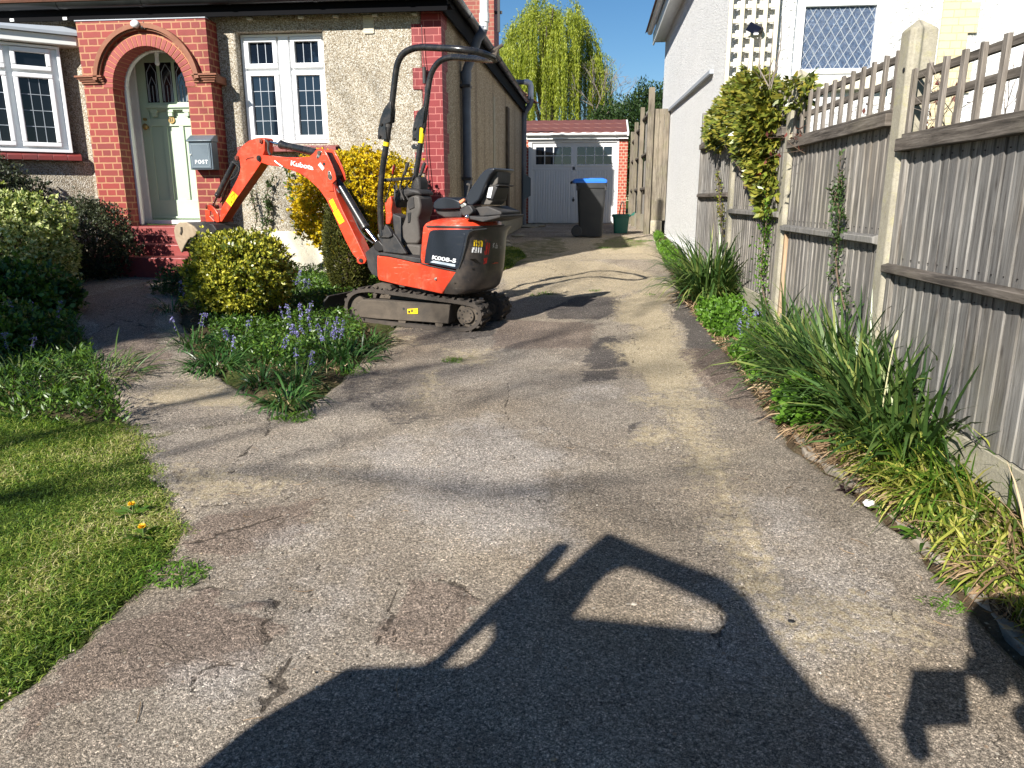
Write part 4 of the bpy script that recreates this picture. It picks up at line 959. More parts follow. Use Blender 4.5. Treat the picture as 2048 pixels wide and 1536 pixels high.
def dia(x0,x1,z0,z1):
    f=MB(); fr=.05
    f.box(x0,x1,8.925,8.99,z0,z0+fr); f.box(x0,x1,8.925,8.99,z1-fr,z1); f.box(x0,x0+fr,8.925,8.99,z0+fr,z1-fr); f.box(x1-fr,x1,8.925,8.99,z0+fr,z1-fr); f.build('casement_frame',M['upvc'],wo,bevel=.009,seg=3)
    X0,X1,Z0,Z1=x0+fr,x1-fr,z0+fr,z1-fr
    f=MB(); f.box(X0,X1,8.965,8.975,Z0,Z1); f.build('pane',M['glass_obscure'],wo)
    l=MB(); p=.100; hh=.162; k=hh/p
    c=X0-(Z1-Z0)/k
    def clip(xa,s):
        pts=[]
        for X in np.linspace(xa,xa+(Z1-Z0)/k,60):
            z=Z0+(X-xa)*k if s>0 else Z1-(X-xa)*k
            if X0<=X<=X1: pts.append((X,8.961,z))
        if len(pts)>1: l.tube([pts[0],pts[-1]],.0042,4)
    i=0
    while c+i*p<X1: clip(c+i*p+.03,1); clip(c+i*p+.03,-1); i+=1
    l.build('leading',M['lead'],wo)
dia(2.135,2.965,2.78,3.50); dia(2.135,2.965,3.56,4.2)
# cream quoins and bay on the right part of the facade
mb=MB()
for j in range(40):
    z=.5+j*.098; blk=(j//3)%2; mb.box(3.56,3.56+(.36 if blk else .27),8.87,8.91,z,z+.098)
mb.build('cream_quoin',M['brick_cream'],NB)
mb=MB(); mb.box(4.30,4.42,8.70,8.90,.5,5.0); mb.box(4.42,6.5,8.72,8.90,.5,5.0); mb.build('white_panel',M['upvc'],NB,bevel=.01)
# eaves: gutter and soffit of the side wall
mb=MB(); mb.prism([(1.20,9.0,4.80),(1.20,17.8,4.80),(1.5,17.8,4.80),(1.5,9.0,4.80)],(0,0,.03)); mb.build('soffit',M['white_wood'],NB)
mb=MB(); mb.box(1.17,1.20,8.7,17.8,4.74,4.98); mb.build('fascia',M['white_wood'],NB)
gm=gutter((1.10,8.7,5.0),(1.10,17.75,5.0)); gm.build('gutter',M['white_pipe'],NB,smooth=True)
mb=MB(); mb.poly([(1.0,8.5,5.0),(1.0,17.9,5.0),(5,17.9,8.2),(5,8.5,8.2)]); mb.poly([(5,8.5,8.2),(5,17.9,8.2),(9,17.9,5),(9,8.5,5)]); mb.build('roof',M['roof_tile'],NB)
# sloping flashing strip on the side wall
a=atX(1325,237,nxw); b=atX(1427,147,nxw); mb=MB(); mb.prism([a+V3((0,0,0)),b,b+V3((0,0,.045)),a+V3((0,0,.045))],(-.05,0,0)); mb.build('flashing_strip',M['lead'],NB)
mb=MB(); mb.box(1.36,1.42,9.9,17.45,.4,.78); mb.build('wall_base',M['render_fine'],NB,bevel=.02)
# trellis
TR=empty('wall_trellis',(1.62,8.8,2.5),'cream square trellis fixed to the white wall above the climber','trellis')
x0,x1=1.365,1.885
mb=MB()
for i in range(5):
    x=x0+(x1-x0-.042)*i/4; mb.box(x,x+.042,8.80,8.822,1.9,4.3)
mb.build('upright_lath',M['cream'],TR,bevel=.002)
mb=MB(); z=2.0
while z<4.3: mb.box(x0,x1,8.823,8.845,z,z+.042); z+=.1425
mb.build('cross_lath',M['cream'],TR,bevel=.002)
SL=empty('solar_light',(1.66,8.72,3.2),'small dark solar security light fixed to the cream trellis','wall light')
c=atY(1507,57,8.72)
mb=MB(); mb.obox(c+V3((-.02,-.02,.01)),V3((.12,0,-.06)),V3((.05,-.02,.11))*0+V3((.02,-.07,.05)),V3((-.005,-.006,-.015))); 
mb=MB(); ax_=V3((.9,.1,-.42)).normalized(); ay_=V3((.30,-.55,.78)); ay_=(ay_-ax_*ay_.dot(ax_)).normalized(); az_=ax_.cross(ay_)
mb.obox(c,ax_*.13,ay_*.095,az_*.014); mb.build('solar_panel',M['solar'],SL,bevel=.004)
mb=MB(); mb.ball(c+V3((.075,.03,-.01)),.036,(1,1,1.1)); mb.cyl(c+V3((.05,.02,0)),c+V3((.06,.10,0)),.012); mb.build('light_head',M['black_matt'],SL,smooth=True)
mb=MB(); mb.obox(c+V3((.03,0,-.055)),V3((.05,0,0)),V3((0,.03,0)),V3((0,0,.022))); mb.build('lens',M['white_label'],SL,bevel=.006)
# ================================================================== right fence
FN=empty('close_board_fence',(1.5,5,.3),'grey weathered close-board fence with lattice top and concrete posts on the right','fence')
fd=V3((-.033,1,0)).normalized(); fnm=V3((-1,-.033,0)).normalized()   # along, towards the drive
def FP(Y,o,z): return V3((1.67-.033*Y,Y,0))+fnm*o+V3((0,0,z))
rf=random.Random(5)
def conc_post(Y,w,ztop,zbot,name='concrete_post'):
    mb=MB(); d=.115
    prof=[(-w/2,0),(-w/2,-.03),(-w/2+.02,-.045),(-w/2+.02,-d),(w/2-.02,-d),(w/2-.02,-.045),(w/2,-.03),(w/2,0),(w/2-.02,.018),(-w/2+.02,.018)]
    a=[FP(Y+s,.02+o,zbot) for s,o in prof]; top=[FP(Y+s,.02+o,ztop-(.0 if abs(s)<.02 else .035)) for s,o in prof]
    r=[mb.bm.verts.new(p) for p in a]; t=[mb.bm.verts.new(p) for p in top]; n=len(prof)
    for i in range(n): mb.bm.faces.new([r[i],r[(i+1)%n],t[(i+1)%n],t[i]])
    ap=mb.bm.verts.new(FP(Y,-.02,ztop+.02))
    for i in range(n): mb.bm.faces.new([t[i],t[(i+1)%n],ap])
    o=mb.build(name,M['concrete'],FN,bevel=.006)
    mb=MB(); mb.cyl(FP(Y-.03,.0,ztop-.22),FP(Y-.03,.0415,ztop-.22),.012,10); mb.build('bolt_hole',M['ink'],o)
    return o
posts=[(2.20,2.05),(4.13,2.29),(6.08,2.375),(8.05,2.42),(9.98,2.52)]
for i,(Y,zt) in enumerate(posts):
    if i<4: conc_post(Y,.145,zt,-.1)
mb=MB(); a=9.98; mb.prism([FP(a-.04,.03,.3),FP(a+.04,.03,.3),FP(a+.04,.03,2.5),FP(a-.04,.03,2.5)],-fnm*.08); mb.build('timber_post',M['fence_board'],FN,bevel=.004)
panels=[(2.28,4.06,1.683,1.135,2.067,.50,'fence_board'),(4.21,6.01,1.82,1.27,2.185,.60,'fence_board_tan'),(6.15,7.98,1.93,1.365,2.30,.66,'fence_board_tan'),(8.12,9.95,2.06,1.53,2.44,.76,'fence_board')]
panels=[(0.30,2.13,1.60,1.06,1.98,.35,'fence_board')]+panels
for (a,b,cap,midr,tr,bot,bm_) in panels:
    # feather-edge boards
    mb=MB(); y=a; 
    while y<b-.03:
        w=.089+rf.uniform(-.014,.014); t0_=rf.uniform(-.002,.002); e=min(y+w+.014,b)
        zb=bot+rf.uniform(-.004,.004)
        t1_=rf.uniform(-.0015,.0015); p=[FP(y,.014+t0_,zb),FP(e,.004+t0_+t1_,zb),FP(e,-.006+t0_,zb),FP(y,.002+t0_,zb)]
        mb.loft([p,[q+V3((0,0,cap-bot+.01)) for q in p]]); y+=w
    mb.build('board_panel',M[bm_],FN)
    mb=MB()
    for k in range(int((b-a)/.088)):
        for zz in (cap-.03-rf.uniform(0,.01),midr-.09+rf.uniform(-.006,.006),midr+.03):
            q=FP(a+.04+k*.0885,.010,zz); mb.tube([q,q+fnm*.005],.0026,6)
    mb.build('nail_heads',M['dark_metal'],FN)
    mb=MB(); 
    def rail(z0,z1,o0,o1,bev=True,ya=a,yb=b): mb.prism([FP(ya,o1,z0),FP(yb,o1,z0),FP(yb,o1,z1),FP(ya,o1,z1)],-fnm*(o1-o0))
    rail(cap,cap+.062,-.02,.058); mb.build('cap_rail',M['fence_rail'],FN,bevel=.004)
    mb=MB(); rail(cap+.062,cap+.085,-.03,.03); mb.build('lattice_base',M['fence_rail'],FN,bevel=.003)
    mb=MB(); mb.prism([FP(a,.019,midr-.055),FP(a,.055,midr-.045),FP(a,.055,midr-.012),FP(a,.019,midr)],fd*(b-a)); mb.build('arris_rail',M['fence_rail'] if bm_=='fence_board' else M['fence_board'],FN,bevel=.003)
    mb=MB(); rail(tr-.050,tr-.012,-.022,.0); mb.build('lattice_rail',M['fence_rail'],FN,bevel=.003)
    mb=MB(); zz=(tr+cap+.085)/2-.0; rail(zz-.02,zz+.018,-.022,.0); mb.build('lattice_rail',M['fence_rail'],FN,bevel=.003)
    n=int((b-a)/.155); 
    for k in range(n+1):
        y=a+.02+(b-a-.06)*k/n; t=rf.uniform(-.006,.006); 
        mb=MB(); mb.prism([FP(y,.001,cap+.062+rf.uniform(.0,.02)),FP(y+.036,.001,cap+.065),FP(y+.036+t,.001,tr+rf.uniform(-.005,.01)),FP(y+t,.001,tr)],fnm*.019)
        mb.build('lattice_slat',M['fence_lattice'],FN,bevel=.002)
    mb=MB(); rail(bot-.16,bot-.005,-.03,.02); mb.build('gravel_board',M['concrete'],FN,bevel=.004)
mb=MB(); mb.prism([FP(5.97,.03,.45),FP(5.925,.03,.45),FP(5.925,.03,1.2),FP(5.97,.03,1.2)],-fnm*.03); mb.build('batten',M['new_wood'],FN,bevel=.003)
mb=MB(); mb.prism([FP(4.04,.03,.3),FP(3.99,.03,.3),FP(3.99,.03,1.08),FP(4.04,.03,1.08)],-fnm*.03); mb.prism([FP(4.04,.026,1.13),FP(3.985,.026,1.13),FP(3.985,.026,1.68),FP(4.04,.026,1.68)],-fnm*.03); mb.build('batten',M['fence_board_tan'],FN,bevel=.003)
# ================================================================== fence beside the garage
BF=empty('tall_back_fence',(1.0,16,.8),'tall old timber fence with a high post between garage and white house','fence')
def tp(x,y,w,z0,z1,name='timber_post'):
    mb=MB(); mb.box(x-w/2,x+w/2,y-w/2,y+w/2,z0,z1); return mb.build(name,M['old_post'],BF,bevel=.006)
tp(1.045,15.5,.115,.6,3.56); tp(.985,17.3,.09,.6,3.40); tp(.93,18.6,.09,.6,3.22); tp(.90,19.75,.09,.6,3.1)
for (ya,yb,xa,xb,zt) in ((15.56,17.25,1.10,1.05,3.28),(17.35,18.55,1.03,.99,3.14),(18.65,19.7,.98,.95,3.0)):
    mb=MB(); n=int((yb-ya)/.12)
    for k in range(n):
        y0=ya+(yb-ya)*k/n; y1=ya+(yb-ya)*(k+1)/n; x=xa+(xb-xa)*k/n
        mb.box(x,x+.018,y0+.003,y1,1.15,zt+rf.uniform(-.012,.012))
    mb.build('board_panel',M['fence_board'],BF)
    mb=MB()
    for z in (1.7,2.4,zt-.12): mb.prism([(xa-.07,ya,z),(xa,ya,z+.03),(xa,ya,z-.06),(xa-.07,ya,z-.04)],(xb-xa,yb-ya,0))
    mb.build('rail',M['fence_rail'],BF,bevel=.004)
    mb=MB(); mb.prism([(xa-.03,ya,.7),(xa+.03,ya,.7),(xa+.03,ya,1.145),(xa-.03,ya,1.145)],(xb-xa,yb-ya,0)); mb.build('gravel_board',M['concrete'],BF)
mb=MB()
for k in range(3): mb.box(1.11+k*.10,1.11+(k+1)*.10-.004,15.5,15.52,1.05,3.17)
mb.build('end_panel',M['old_post'],BF)
mb=MB(); mb.box(1.12,1.35,15.48,15.56,.6,1.05); mb.build('stone_block',M['concrete'],BF,bevel=.02)
# ================================================================== mini excavator
from mathutils.bvhtree import BVHTree
EX=empty('mini_excavator',(-1.42,6.53,.38),'orange-red and black mini excavator parked beside the flower bed, arm raised over the round bush','excavator')
tA=V3((-.93,6.03,0)); dT=V3((-.965,.262,0)).normalized(); nT=V3((.262,.965,0)).normalized()
_a=math.radians(68.2); dU=V3((-math.sin(_a),math.cos(_a),0)); nU=V3((math.cos(_a),math.sin(_a),0))
C0=tA+dT*.6+nT*.36; S0=C0-nU*.36
def Tl(a,o,z): return tA+dT*a+nT*o+V3((0,0,z))
def Ul(a,o,z): return S0+dU*a+nU*o+V3((0,0,z))
def crop(x0,y0,s): return lambda p: (x0+p[0]/s, y0+p[1]/s)
z4=crop(660,360,4.5175); z3=crop(820,200,4.8); zA=crop(560,260,10.971); zB=crop(730,330,9.035); zC=crop(400,260,6.4); zD=crop(880,320,10.971); zE=crop(660,480,6.983); z2=crop(340,200,3.0714); zR=crop(660,60,4.5175)
def UP(o,pts,z): return [atP(*z(p),S0+nU*o,nU) for p in pts]
def TP(o,pts,z): return [atP(*z(p),tA+nT*o,nT) for p in pts]
def uprism(name,pts,z,o,w,mat,parent=EX,bevel=.006,seg=3,plane=None):
    """near face outline seen in the photograph on plane o; w = thickness away from the camera"""
    mb=MB(); mb.prism(UP(o if plane is None else plane,pts,z),nU*w); return mb.build(name,M[mat],parent,bevel=bevel,seg=seg)
# ---- tracks
def local(p): v=p-tA; return (v.dot(dT),p.z)
out_=[(112,1150),(125,1080),(160,1015),(230,975),(350,965),(500,985),(700,1012),(900,1040),(1100,1066),(1250,1088),(1330,1112),(1375,1165),(1392,1230),(1372,1305),(1310,1362),(1240,1387),(1000,1378),(780,1355),(560,1330),(400,1310),(230,1285),(150,1240)]
lp=[local(p) for p in TP(0,out_,z4)]
def resample(lp,n):
    P=np.array(lp+[lp[0]]); d=np.r_[0,np.cumsum(np.hypot(*np.diff(P,axis=0).T))]; t=np.linspace(0,d[-1],n,endpoint=False)
    # smooth closed curve through the points
    Q=np.stack([np.interp(t,d,P[:,0]),np.interp(t,d,P[:,1])],-1)
    for _ in range(5): Q=(np.roll(Q,1,0)+2*Q+np.roll(Q,-1,0))/4
    return Q
Q=resample(lp,132); 
tang=np.roll(Q,-1,0)-np.roll(Q,1,0); tang/=np.linalg.norm(tang,axis=1)[:,None]; nrm_=np.stack([tang[:,1],-tang[:,0]],-1)
cen=Q.mean(0); sgn=np.sign(((Q-cen)*nrm_).sum(1)); nrm_*=np.where(sgn[:,None]>=0,1,-1)
mud=nz(np.stack([Q[:,0]*9,Q[:,1]*9,Q[:,0]*0],-1),1,2)
frame_o=[(225,1165),(238,1112),(290,1082),(1078,1130),(1063,1302),(800,1282),(430,1258),(262,1240)]
def track(o0,parent,near):
    sec=[(0,-.006),(0,.0),(.18,.0),(.18,-.006),(.18,-.030),(0,-.030)]
    mb=MB(); n=len(Q)
    rings=[[mb.bm.verts.new(Tl(Q[i][0]+nrm_[i][0]*(h-.014),o0+o,Q[i][1]+nrm_[i][1]*(h-.014))) for o,h in sec] for i in range(n)]
    for i in range(n):
        A_,B_=rings[i],rings[(i+1)%n]
        for k in range(6): mb.bm.faces.new([A_[k],A_[(k+1)%6],B_[(k+1)%6],B_[k]])
    tr=mb.build('track',M['rubber'],parent,smooth=True,angle=40)
    mb=MB()
    for i in range(0,n,3):
        q=Q[i]; t=tang[i]; nn=nrm_[i]; hw=.0115; sk=.012 if (i//3)%2 else -.012
        def pt(s,h,o,k=0): return Tl(q[0]+t[0]*(s+k)+nn[0]*(h-.014),o0+o,q[1]+t[1]*(s+k)+nn[1]*(h-.014))
        for (oa,ob) in ((.004,.088),(.094,.176)):
            mb.loft([[pt(-hw*1.25,-.002,oa),pt(hw*1.25,-.002,oa),pt(hw,.016,oa,sk),pt(-hw,.016,oa,sk)],[pt(-hw*1.25,-.002,ob),pt(hw*1.25,-.002,ob),pt(hw,.016,ob,-sk),pt(-hw,.016,ob,-sk)]])
        mb.loft([[pt(-.009,-.030,o_),pt(.009,-.030,o_),pt(.006,-.050,o_),pt(-.006,-.050,o_)] for o_ in (.06,.12)])
    mb.build('tread_lug',M['rubber'],tr)
    mb=MB(); 
    fo=[local(p) for p in TP(0,frame_o,z4)]
    mb.prism([Tl(a,o0+.012,z) for a,z in fo],nT*.15); fr=mb.build('track_frame',M['mud_steel'],parent,bevel=.006)
    c=local(TP(0,[(1238,1228)],z4)[0])
    def disc(a,z,r,oa,ob,n=28): mb.tube([Tl(a,o0+oa,z),Tl(a,o0+ob,z)],r,n)
    mb=MB(); disc(c[0],c[1],.062,-.006,.02); disc(c[0]+.004,c[1],.098,.02,.16)
    for k in range(11):
        an=k*2*math.pi/11; mb.obox(Tl(c[0]+.103*math.cos(an),o0+.09,c[1]+.103*math.sin(an)),dT*.022,nT*.05,V3((0,0,.022)))
    sp=mb.build('drive_sprocket',M['mud_steel'],parent,bevel=.004)
    mb=MB()
    for k in range(8):
        an=k*2*math.pi/8+.2; a_=c[0]+.043*math.cos(an); z_=c[1]+.043*math.sin(an); disc(a_,z_,.006,-.011,.0,8)
        an+=.3; disc(c[0]+.085*math.cos(an),c[1]+.085*math.sin(an),.008,.012,.03,8)
    mb.build('hub_bolt',M['dark_metal'],sp)
    mb=MB(); disc(1.21,.535,.098,.04,.15); disc(1.21,.535,.03,.02,.17); mb.build('front_idler',M['mud_steel'],parent,smooth=True)
    for x,y in ((640,1288),(975,1312)):
        q=local(TP(0,[(x,y)],z4)[0]); mb=MB(); disc(q[0],q[1]+.008,.036,.02,.16,18); mb.build('track_roller',M['mud_steel'],parent,smooth=True)
    if near:
        mb=MB(); q=local(TP(0,[(660,1165)],z4)[0]); disc(q[0],q[1],.011,.0105,.02,14); mb.build('frame_hole',M['ink'],fr)
        mb=MB(); mb.poly([p-nT*.003 for p in TP(.009,[(700,1165),(795,1158),(795,1208),(702,1210)],z4)]); lb=mb.build('warning_label',M['yellow'],fr)
        mb=MB()
        for (xa,ya,xb,yb) in ((708,1180,728,1200),(735,1168,750,1195),(755,1178,788,1182),(755,1190,788,1196),(704,1204,740,1206)): mb.poly([p-nT*.004 for p in TP(.009,[(xa,ya),(xb,ya),(xb,yb),(xa,yb)],z4)])
        mb.build('label_print',M['ink'],lb)
track(0,EX,True); track(.47,EX,False)
# chassis, slew ring, top rollers, blade
mb=MB(); mb.box(0,0,0,0,0,0) if False else None
mb.prism([Tl(.30,.15,.44),Tl(1.0,.15,.44),Tl(.92,.15,.64),Tl(.36,.15,.64)],nT*.40); mb.build('chassis',M['black_matt'],EX,bevel=.01)
mb=MB(); c=C0; mb.cyl((c.x,c.y,.62),(c.x,c.y,.76),.26,36); mb.build('slew_ring',M['black_matt'],EX,smooth=True)
uu=TP(.02,[(350,1000),(395,945),(440,930),(540,945),(560,985),(520,1010),(420,1015)],z4); mb=MB(); mb.prism(uu,nT*.14); mb.cyl(TP(.0,[(418,965)],z4)[0],TP(.06,[(418,965)],z4)[0],.014,12); mb.build('top_roller',M['mud_steel'],EX,bevel=.004)
mb=MB(); pr=[(1.46,.40),(1.52,.43),(1.535,.50),(1.52,.57),(1.47,.62),(1.455,.615),(1.50,.56),(1.512,.50),(1.50,.44),(1.45,.41)]
mb.prism([Tl(a,-.02,z) for a,z in pr],nT*.72); mb.obox(Tl(1.25,.27,.47),dT*.5,nT*.05,V3((0,0,.05))); mb.obox(Tl(1.25,.42,.47),dT*.5,nT*.05,V3((0,0,.05))); mb.build('dozer_blade',M['black_matt'],EX,bevel=.004)
# ---- upper body
skirt=[(425,682),(520,692),(640,716),(760,746),(820,752),(900,777),(1145,826),(1010,1030),(800,984),(600,944),(440,905),(428,870),(424,780)]
sk=uprism('side_skirt',skirt,z4,0,.64,'red',bevel=.008)
mb=MB(); q=UP(0,[(958,893)],z4)[0]; mb.cyl(q-nU*.012,q,.012,12); mb.cyl(q-nU*.016,q,.006,8); q=UP(0,[(824,978)],z4)[0]; mb.cyl(q-nU*.006,q,.005,8); mb.build('bolt',M['zinc'],sk,smooth=True)
def rear_ring(z,af,a0,ar,W,inset=0.,n=14,o_=0.):
    pts=[Ul(af,o_+inset,z)]
    r=.30
    for k in range(n+1):
        t=math.pi/2*k/n; pts.append(Ul(a0+(ar-a0)*math.sin(t),o_+inset+r*(1-math.cos(t)),z))
    for k in range(n+1):
        t=math.pi/2*(1-k/n); pts.append(Ul(a0+(ar-a0)*math.sin(t),o_+W-inset-r*(1-math.cos(t)),z))
    pts.append(Ul(af,o_+W-inset,z)); return pts
A0,AR_,WD=-.44,-.66,.645
HZ=[(.93,-.118,0),(1.0,-.122,0),(1.1,-.135,0),(1.20,-.150,0),(1.235,-.157,.002),(1.262,-.175,.012),(1.285,-.215,.035),(1.302,-.29,.08),(1.308,-.36,.14)]
mb=MB(); mb.loft([rear_ring(z,af,A0,AR_+ins*1.0,WD,ins) for z,af,ins in HZ]); bvh_h=BVHTree.FromBMesh(mb.bm); hood=mb.build('engine_hood',M['red'],EX,smooth=True,angle=50)
CW=[(.690,-.325,-.12),(.705,-.335,-.075),(.74,-.36,-.04),(.80,-.41,-.018),(.88,-.470,-.004),(1.0,-.492,.004),(1.12,-.525,.006),(1.19,-.56,.006),(1.215,-.60,.006),(1.232,-.62,.003)]
mb=MB(); mb.loft([rear_ring(z,af,min(A0,af-.01),AR_-d,WD+.016,0 if z>.75 else (.75-z)*.5,o_=-.008) for z,af,d in CW]); bvh_c=BVHTree.FromBMesh(mb.bm); cw=mb.build('counterweight',M['black_scuffed'],EX,smooth=True,angle=50)
mb=MB(); mb.loft([rear_ring(1.234,-.19,A0,AR_-.012,WD+.024,0,o_=-.012),rear_ring(1.246,-.19,A0,AR_-.012,WD+.024,0,o_=-.012)]); mb.build('hood_seam',M['black_matt'],hood,smooth=True,angle=50)
panel=[(850,748),(862,650),(880,545),(893,482),(905,462),(932,452),(1240,446),(1290,446),(1262,462),(1242,500),(1222,600),(1195,700),(1165,790),(1150,806),(1120,804),(980,777)]
pn=uprism('side_panel',panel,z4,-.009,.02,'black_panel',bevel=.004)
inn=[(905,740),(918,640),(930,520),(942,492),(965,484),(1200,480),(1222,492),(1215,540),(1190,660),(1160,762),(1140,775)]
mb=MB(); q=UP(-.0125,inn,z4); mb.prism(q,nU*.004); mb.build('panel_inset',M['black_panel'],pn,bevel=.0018)
mb=MB(); pp=[(1165,800),(1200,700),(1225,600),(1243,510),(1262,472),(1300,452),(1420,440)]; mb.tube(UP(-.010,pp,z4),.0055,8); mb.build('rubber_seal',M['ink'],pn,smooth=True)
mb=MB(); mb.tube(UP(-.004,[(820,752),(900,777),(1145,826)],z4),.006,8); mb.build('base_seal',M['ink'],pn,smooth=True)
def decal(name,quad,z,bvh,mat,parent,n=8,off=.0075,off2=None):
    q=[z(p) for p in quad]; mb=MB(); G_=[]
    for i in range(n+1):
        row=[]
        for j in range(n+1):
            u,v=i/n,j/n
            x=(q[0][0]*(1-u)+q[1][0]*u)*(1-v)+(q[3][0]*(1-u)+q[2][0]*u)*v; y=(q[0][1]*(1-u)+q[1][1]*u)*(1-v)+(q[3][1]*(1-u)+q[2][1]*u)*v
            d=V3(ray(x,y)); h=bvh.ray_cast(V3((0,0,CZ)),d.normalized())
            row.append(None if h[0] is None else mb.bm.verts.new(h[0]+(h[1] if h[1].dot(d)<0 else -h[1])*off))
        G_.append(row)
    for i in range(n):
        for j in range(n):
            c=[G_[i][j],G_[i+1][j],G_[i+1][j+1],G_[i][j+1]]
            if all(c): mb.bm.faces.new(c)
    return mb.build(name,M[mat],parent,smooth=True)
decal('warning_label',[(1300,543),(1382,545),(1378,603),(1298,598)],z4,bvh_c,'yellow',cw)
decal('safety_label',[(1284,607),(1372,611),(1368,660),(1280,655)],z4,bvh_c,'white_label',cw)
decal('red_flash',[(1405,540),(1455,542),(1418,750),(1388,762)],z4,bvh_c,'red_label',cw)
def dtext(name,body,quad,z,bvh,mat,parent,off=.0035,bold=0.):
    """lettering laid on a curved surface: quad = four photo corners of its box (tl,tr,br,bl)"""
    cu=bpy.data.curves.new(name,'FONT'); cu.body=body; cu.size=1; cu.offset=bold; cu.resolution_u=4
    t=bpy.data.objects.new(name,cu); COL.objects.link(t); me=bpy.data.meshes.new_from_object(t.evaluated_get(bpy.context.evaluated_depsgraph_get())); bpy.data.objects.remove(t)
    n=len(me.vertices); co=np.empty(n*3,dtype=np.float32); me.vertices.foreach_get('co',co); co=co.reshape(-1,3); lo=co.min(0); hi=co.max(0); q=[z(p) for p in quad]; o=[]
    last=None
    for c in co:
        u=(c[0]-lo[0])/(hi[0]-lo[0]); v=1-(c[1]-lo[1])/(hi[1]-lo[1])
        x=(q[0][0]*(1-u)+q[1][0]*u)*(1-v)+(q[3][0]*(1-u)+q[2][0]*u)*v; y=(q[0][1]*(1-u)+q[1][1]*u)*(1-v)+(q[3][1]*(1-u)+q[2][1]*u)*v
        if callable(bvh): o.append(bvh(x,y)); continue
        d=V3(ray(x,y)); h=bvh.ray_cast(V3((0,0,CZ)),d.normalized())
        if h[0] is not None: last=h[0]+(h[1] if h[1].dot(d)<0 else -h[1])*off
        o.append(last if last is not None else V3(S0)+V3((0,0,1)))
    me.vertices.foreach_set('co',np.array([tuple(p) for p in o],dtype=np.float32).ravel()); me.update(); me.materials.clear()
    return link_mesh(name,me,M[mat],parent)
dtext('label_print','△  ➤',[(1312,553),(1372,555),(1370,592),(1310,588)],z4,bvh_c,'ink',cw,.005) if False else None
decal('label_print',[(1312,585),(1335,586),(1325,560),(1322,560)],z4,bvh_c,'ink',cw,3,.009); decal('label_print',[(1345,575),(1374,577),(1374,583),(1345,581)],z4,bvh_c,'ink',cw,3,.009)
dtext('label_print','ANTI-\nSTATIC'.replace('STATIC','THEFT'),[(1292,615),(1364,619),(1361,652),(1289,648)],z4,bvh_c,'ink',cw,.009)
dtext('rear_lettering','Kubota',[(1470,568),(1555,576),(1552,622),(1470,616)],z4,bvh_c,'white_label',cw,.008,.02)
decal('hood_emblem',[(1495,365),(1535,362),(1548,405),(1512,402)],z4,bvh_h,'white_label',hood)
decal('hood_emblem_ring',[(1507,374),(1530,372),(1538,395),(1518,395)],z4,bvh_h,'red_label',hood,4,.009)
for x,y,r in ((1290,715,.028),(1290,803,.012),(1130,930,.012)):
    h=bvh_c.ray_cast(V3((0,0,CZ)),V3(ray(*z4((x,y)))).normalized())
    if h[0] is not None:
        nn=h[1] if h[1].y<0 else -h[1]; mb=MB(); mb.tube([h[0]+nn*.004,h[0]+nn*.009],r,20); 
        if r<.02: mb.tube([h[0]+nn*.004,h[0]+nn*.013],r*.6,10)
        mb.build('filler_socket' if r>.02 else 'bolt',M['ink'] if r>.02 else M['zinc'],cw)
plane_pt=lambda o: (lambda x,y: atP(x,y,S0+nU*o,nU))
dtext('model_lettering','K008-5',[(928,680),(1142,713),(1135,750),(920,715)],z4,plane_pt(-.0145),'white_ink',pn,bold=.035)
mb=MB(); mb.poly(UP(-.0145,[(905,743),(935,727),(1132,763),(1130,785)],z4)); mb.build('model_stripe',M['grey_pipe'] if False else simple('pale_blue_stripe',(.45,.52,.58),.4),pn)
# ---- floor, kingpost, controls
uprism('floor_mat',[(424,680),(424,655),(500,662),(700,690),(815,708),(820,750),(760,745),(640,715),(520,690)],z4,-.012,.66,'black_matt',bevel=.006)
uprism('kingpost',[(320,655),(385,600),(440,640),(440,905),(440,880),(380,850),(345,790),(335,720)],z4,.24,.24,'black_matt',bevel=.012)
uprism('kingpost_pin',[(395,560),(440,545),(480,590),(480,640),(430,650),(395,620)],z4,.20,.20,'dark_metal',bevel=.01)
uprism('id_plate',[(565,580),(635,588),(632,635),(560,622)],z4,.10,.012,'zinc',bevel=.002)
uprism('pedal_rubber',[(670,600),(690,578),(800,590),(815,600),(815,690),(740,690),(665,640)],z4,.15,.30,'grey_plastic',bevel=.02)
uprism('front_guard',[(430,520),(500,400),(560,470),(600,520),(690,665),(640,668),(480,650),(470,580)],z4,.02,.03,'black_matt',bevel=.006)
mb=MB(); q=UP(.02,[(452,500),(500,483),(533,486)],z4)
for p in q: mb.cyl(p-nU*.016,p,.013,12)
mb.build('bracket_bolt',M['zinc'],EX,smooth=True)
uprism('rops_foot',[(438,480),(470,455),(520,420),(555,480),(560,505),(530,522),(450,520)],z4,.0,.05,'black_matt',bevel=.005)
uprism('console_column',[(560,300),(640,330),(660,560),(670,600),(600,560),(570,430)],z4,.30,.14,'black_matt',bevel=.012)
uprism('console_column_red',[(490,205),(545,140),(560,200),(550,270),(560,330),(540,400),(500,400),(500,300)],z4,.36,.16,'red',bevel=.012)
uprism('knee_panel',[(655,560),(648,420),(680,330),(685,270),(690,200),(720,150),(775,135),(805,150),(818,230),(810,300),(790,350),(800,420),(810,540),(790,580),(690,580)],z4,.20,.20,'grey_plastic',bevel=.02)
uprism('panel_slot',[(708,160),(752,155),(760,250),(715,270),(700,230)],z4,.192,.01,'black_matt',bevel=.004)
uprism('panel_slot',[(700,300),(730,290),(722,380),(702,390)],z4,.192,.01,'ink',bevel=.004)
uprism('console_boot',[(560,130),(590,90),(700,70),(800,90),(820,140),(760,135),(690,150),(620,200),(590,260),(575,200)],z4,.22,.22,'black_matt',bevel=.025)
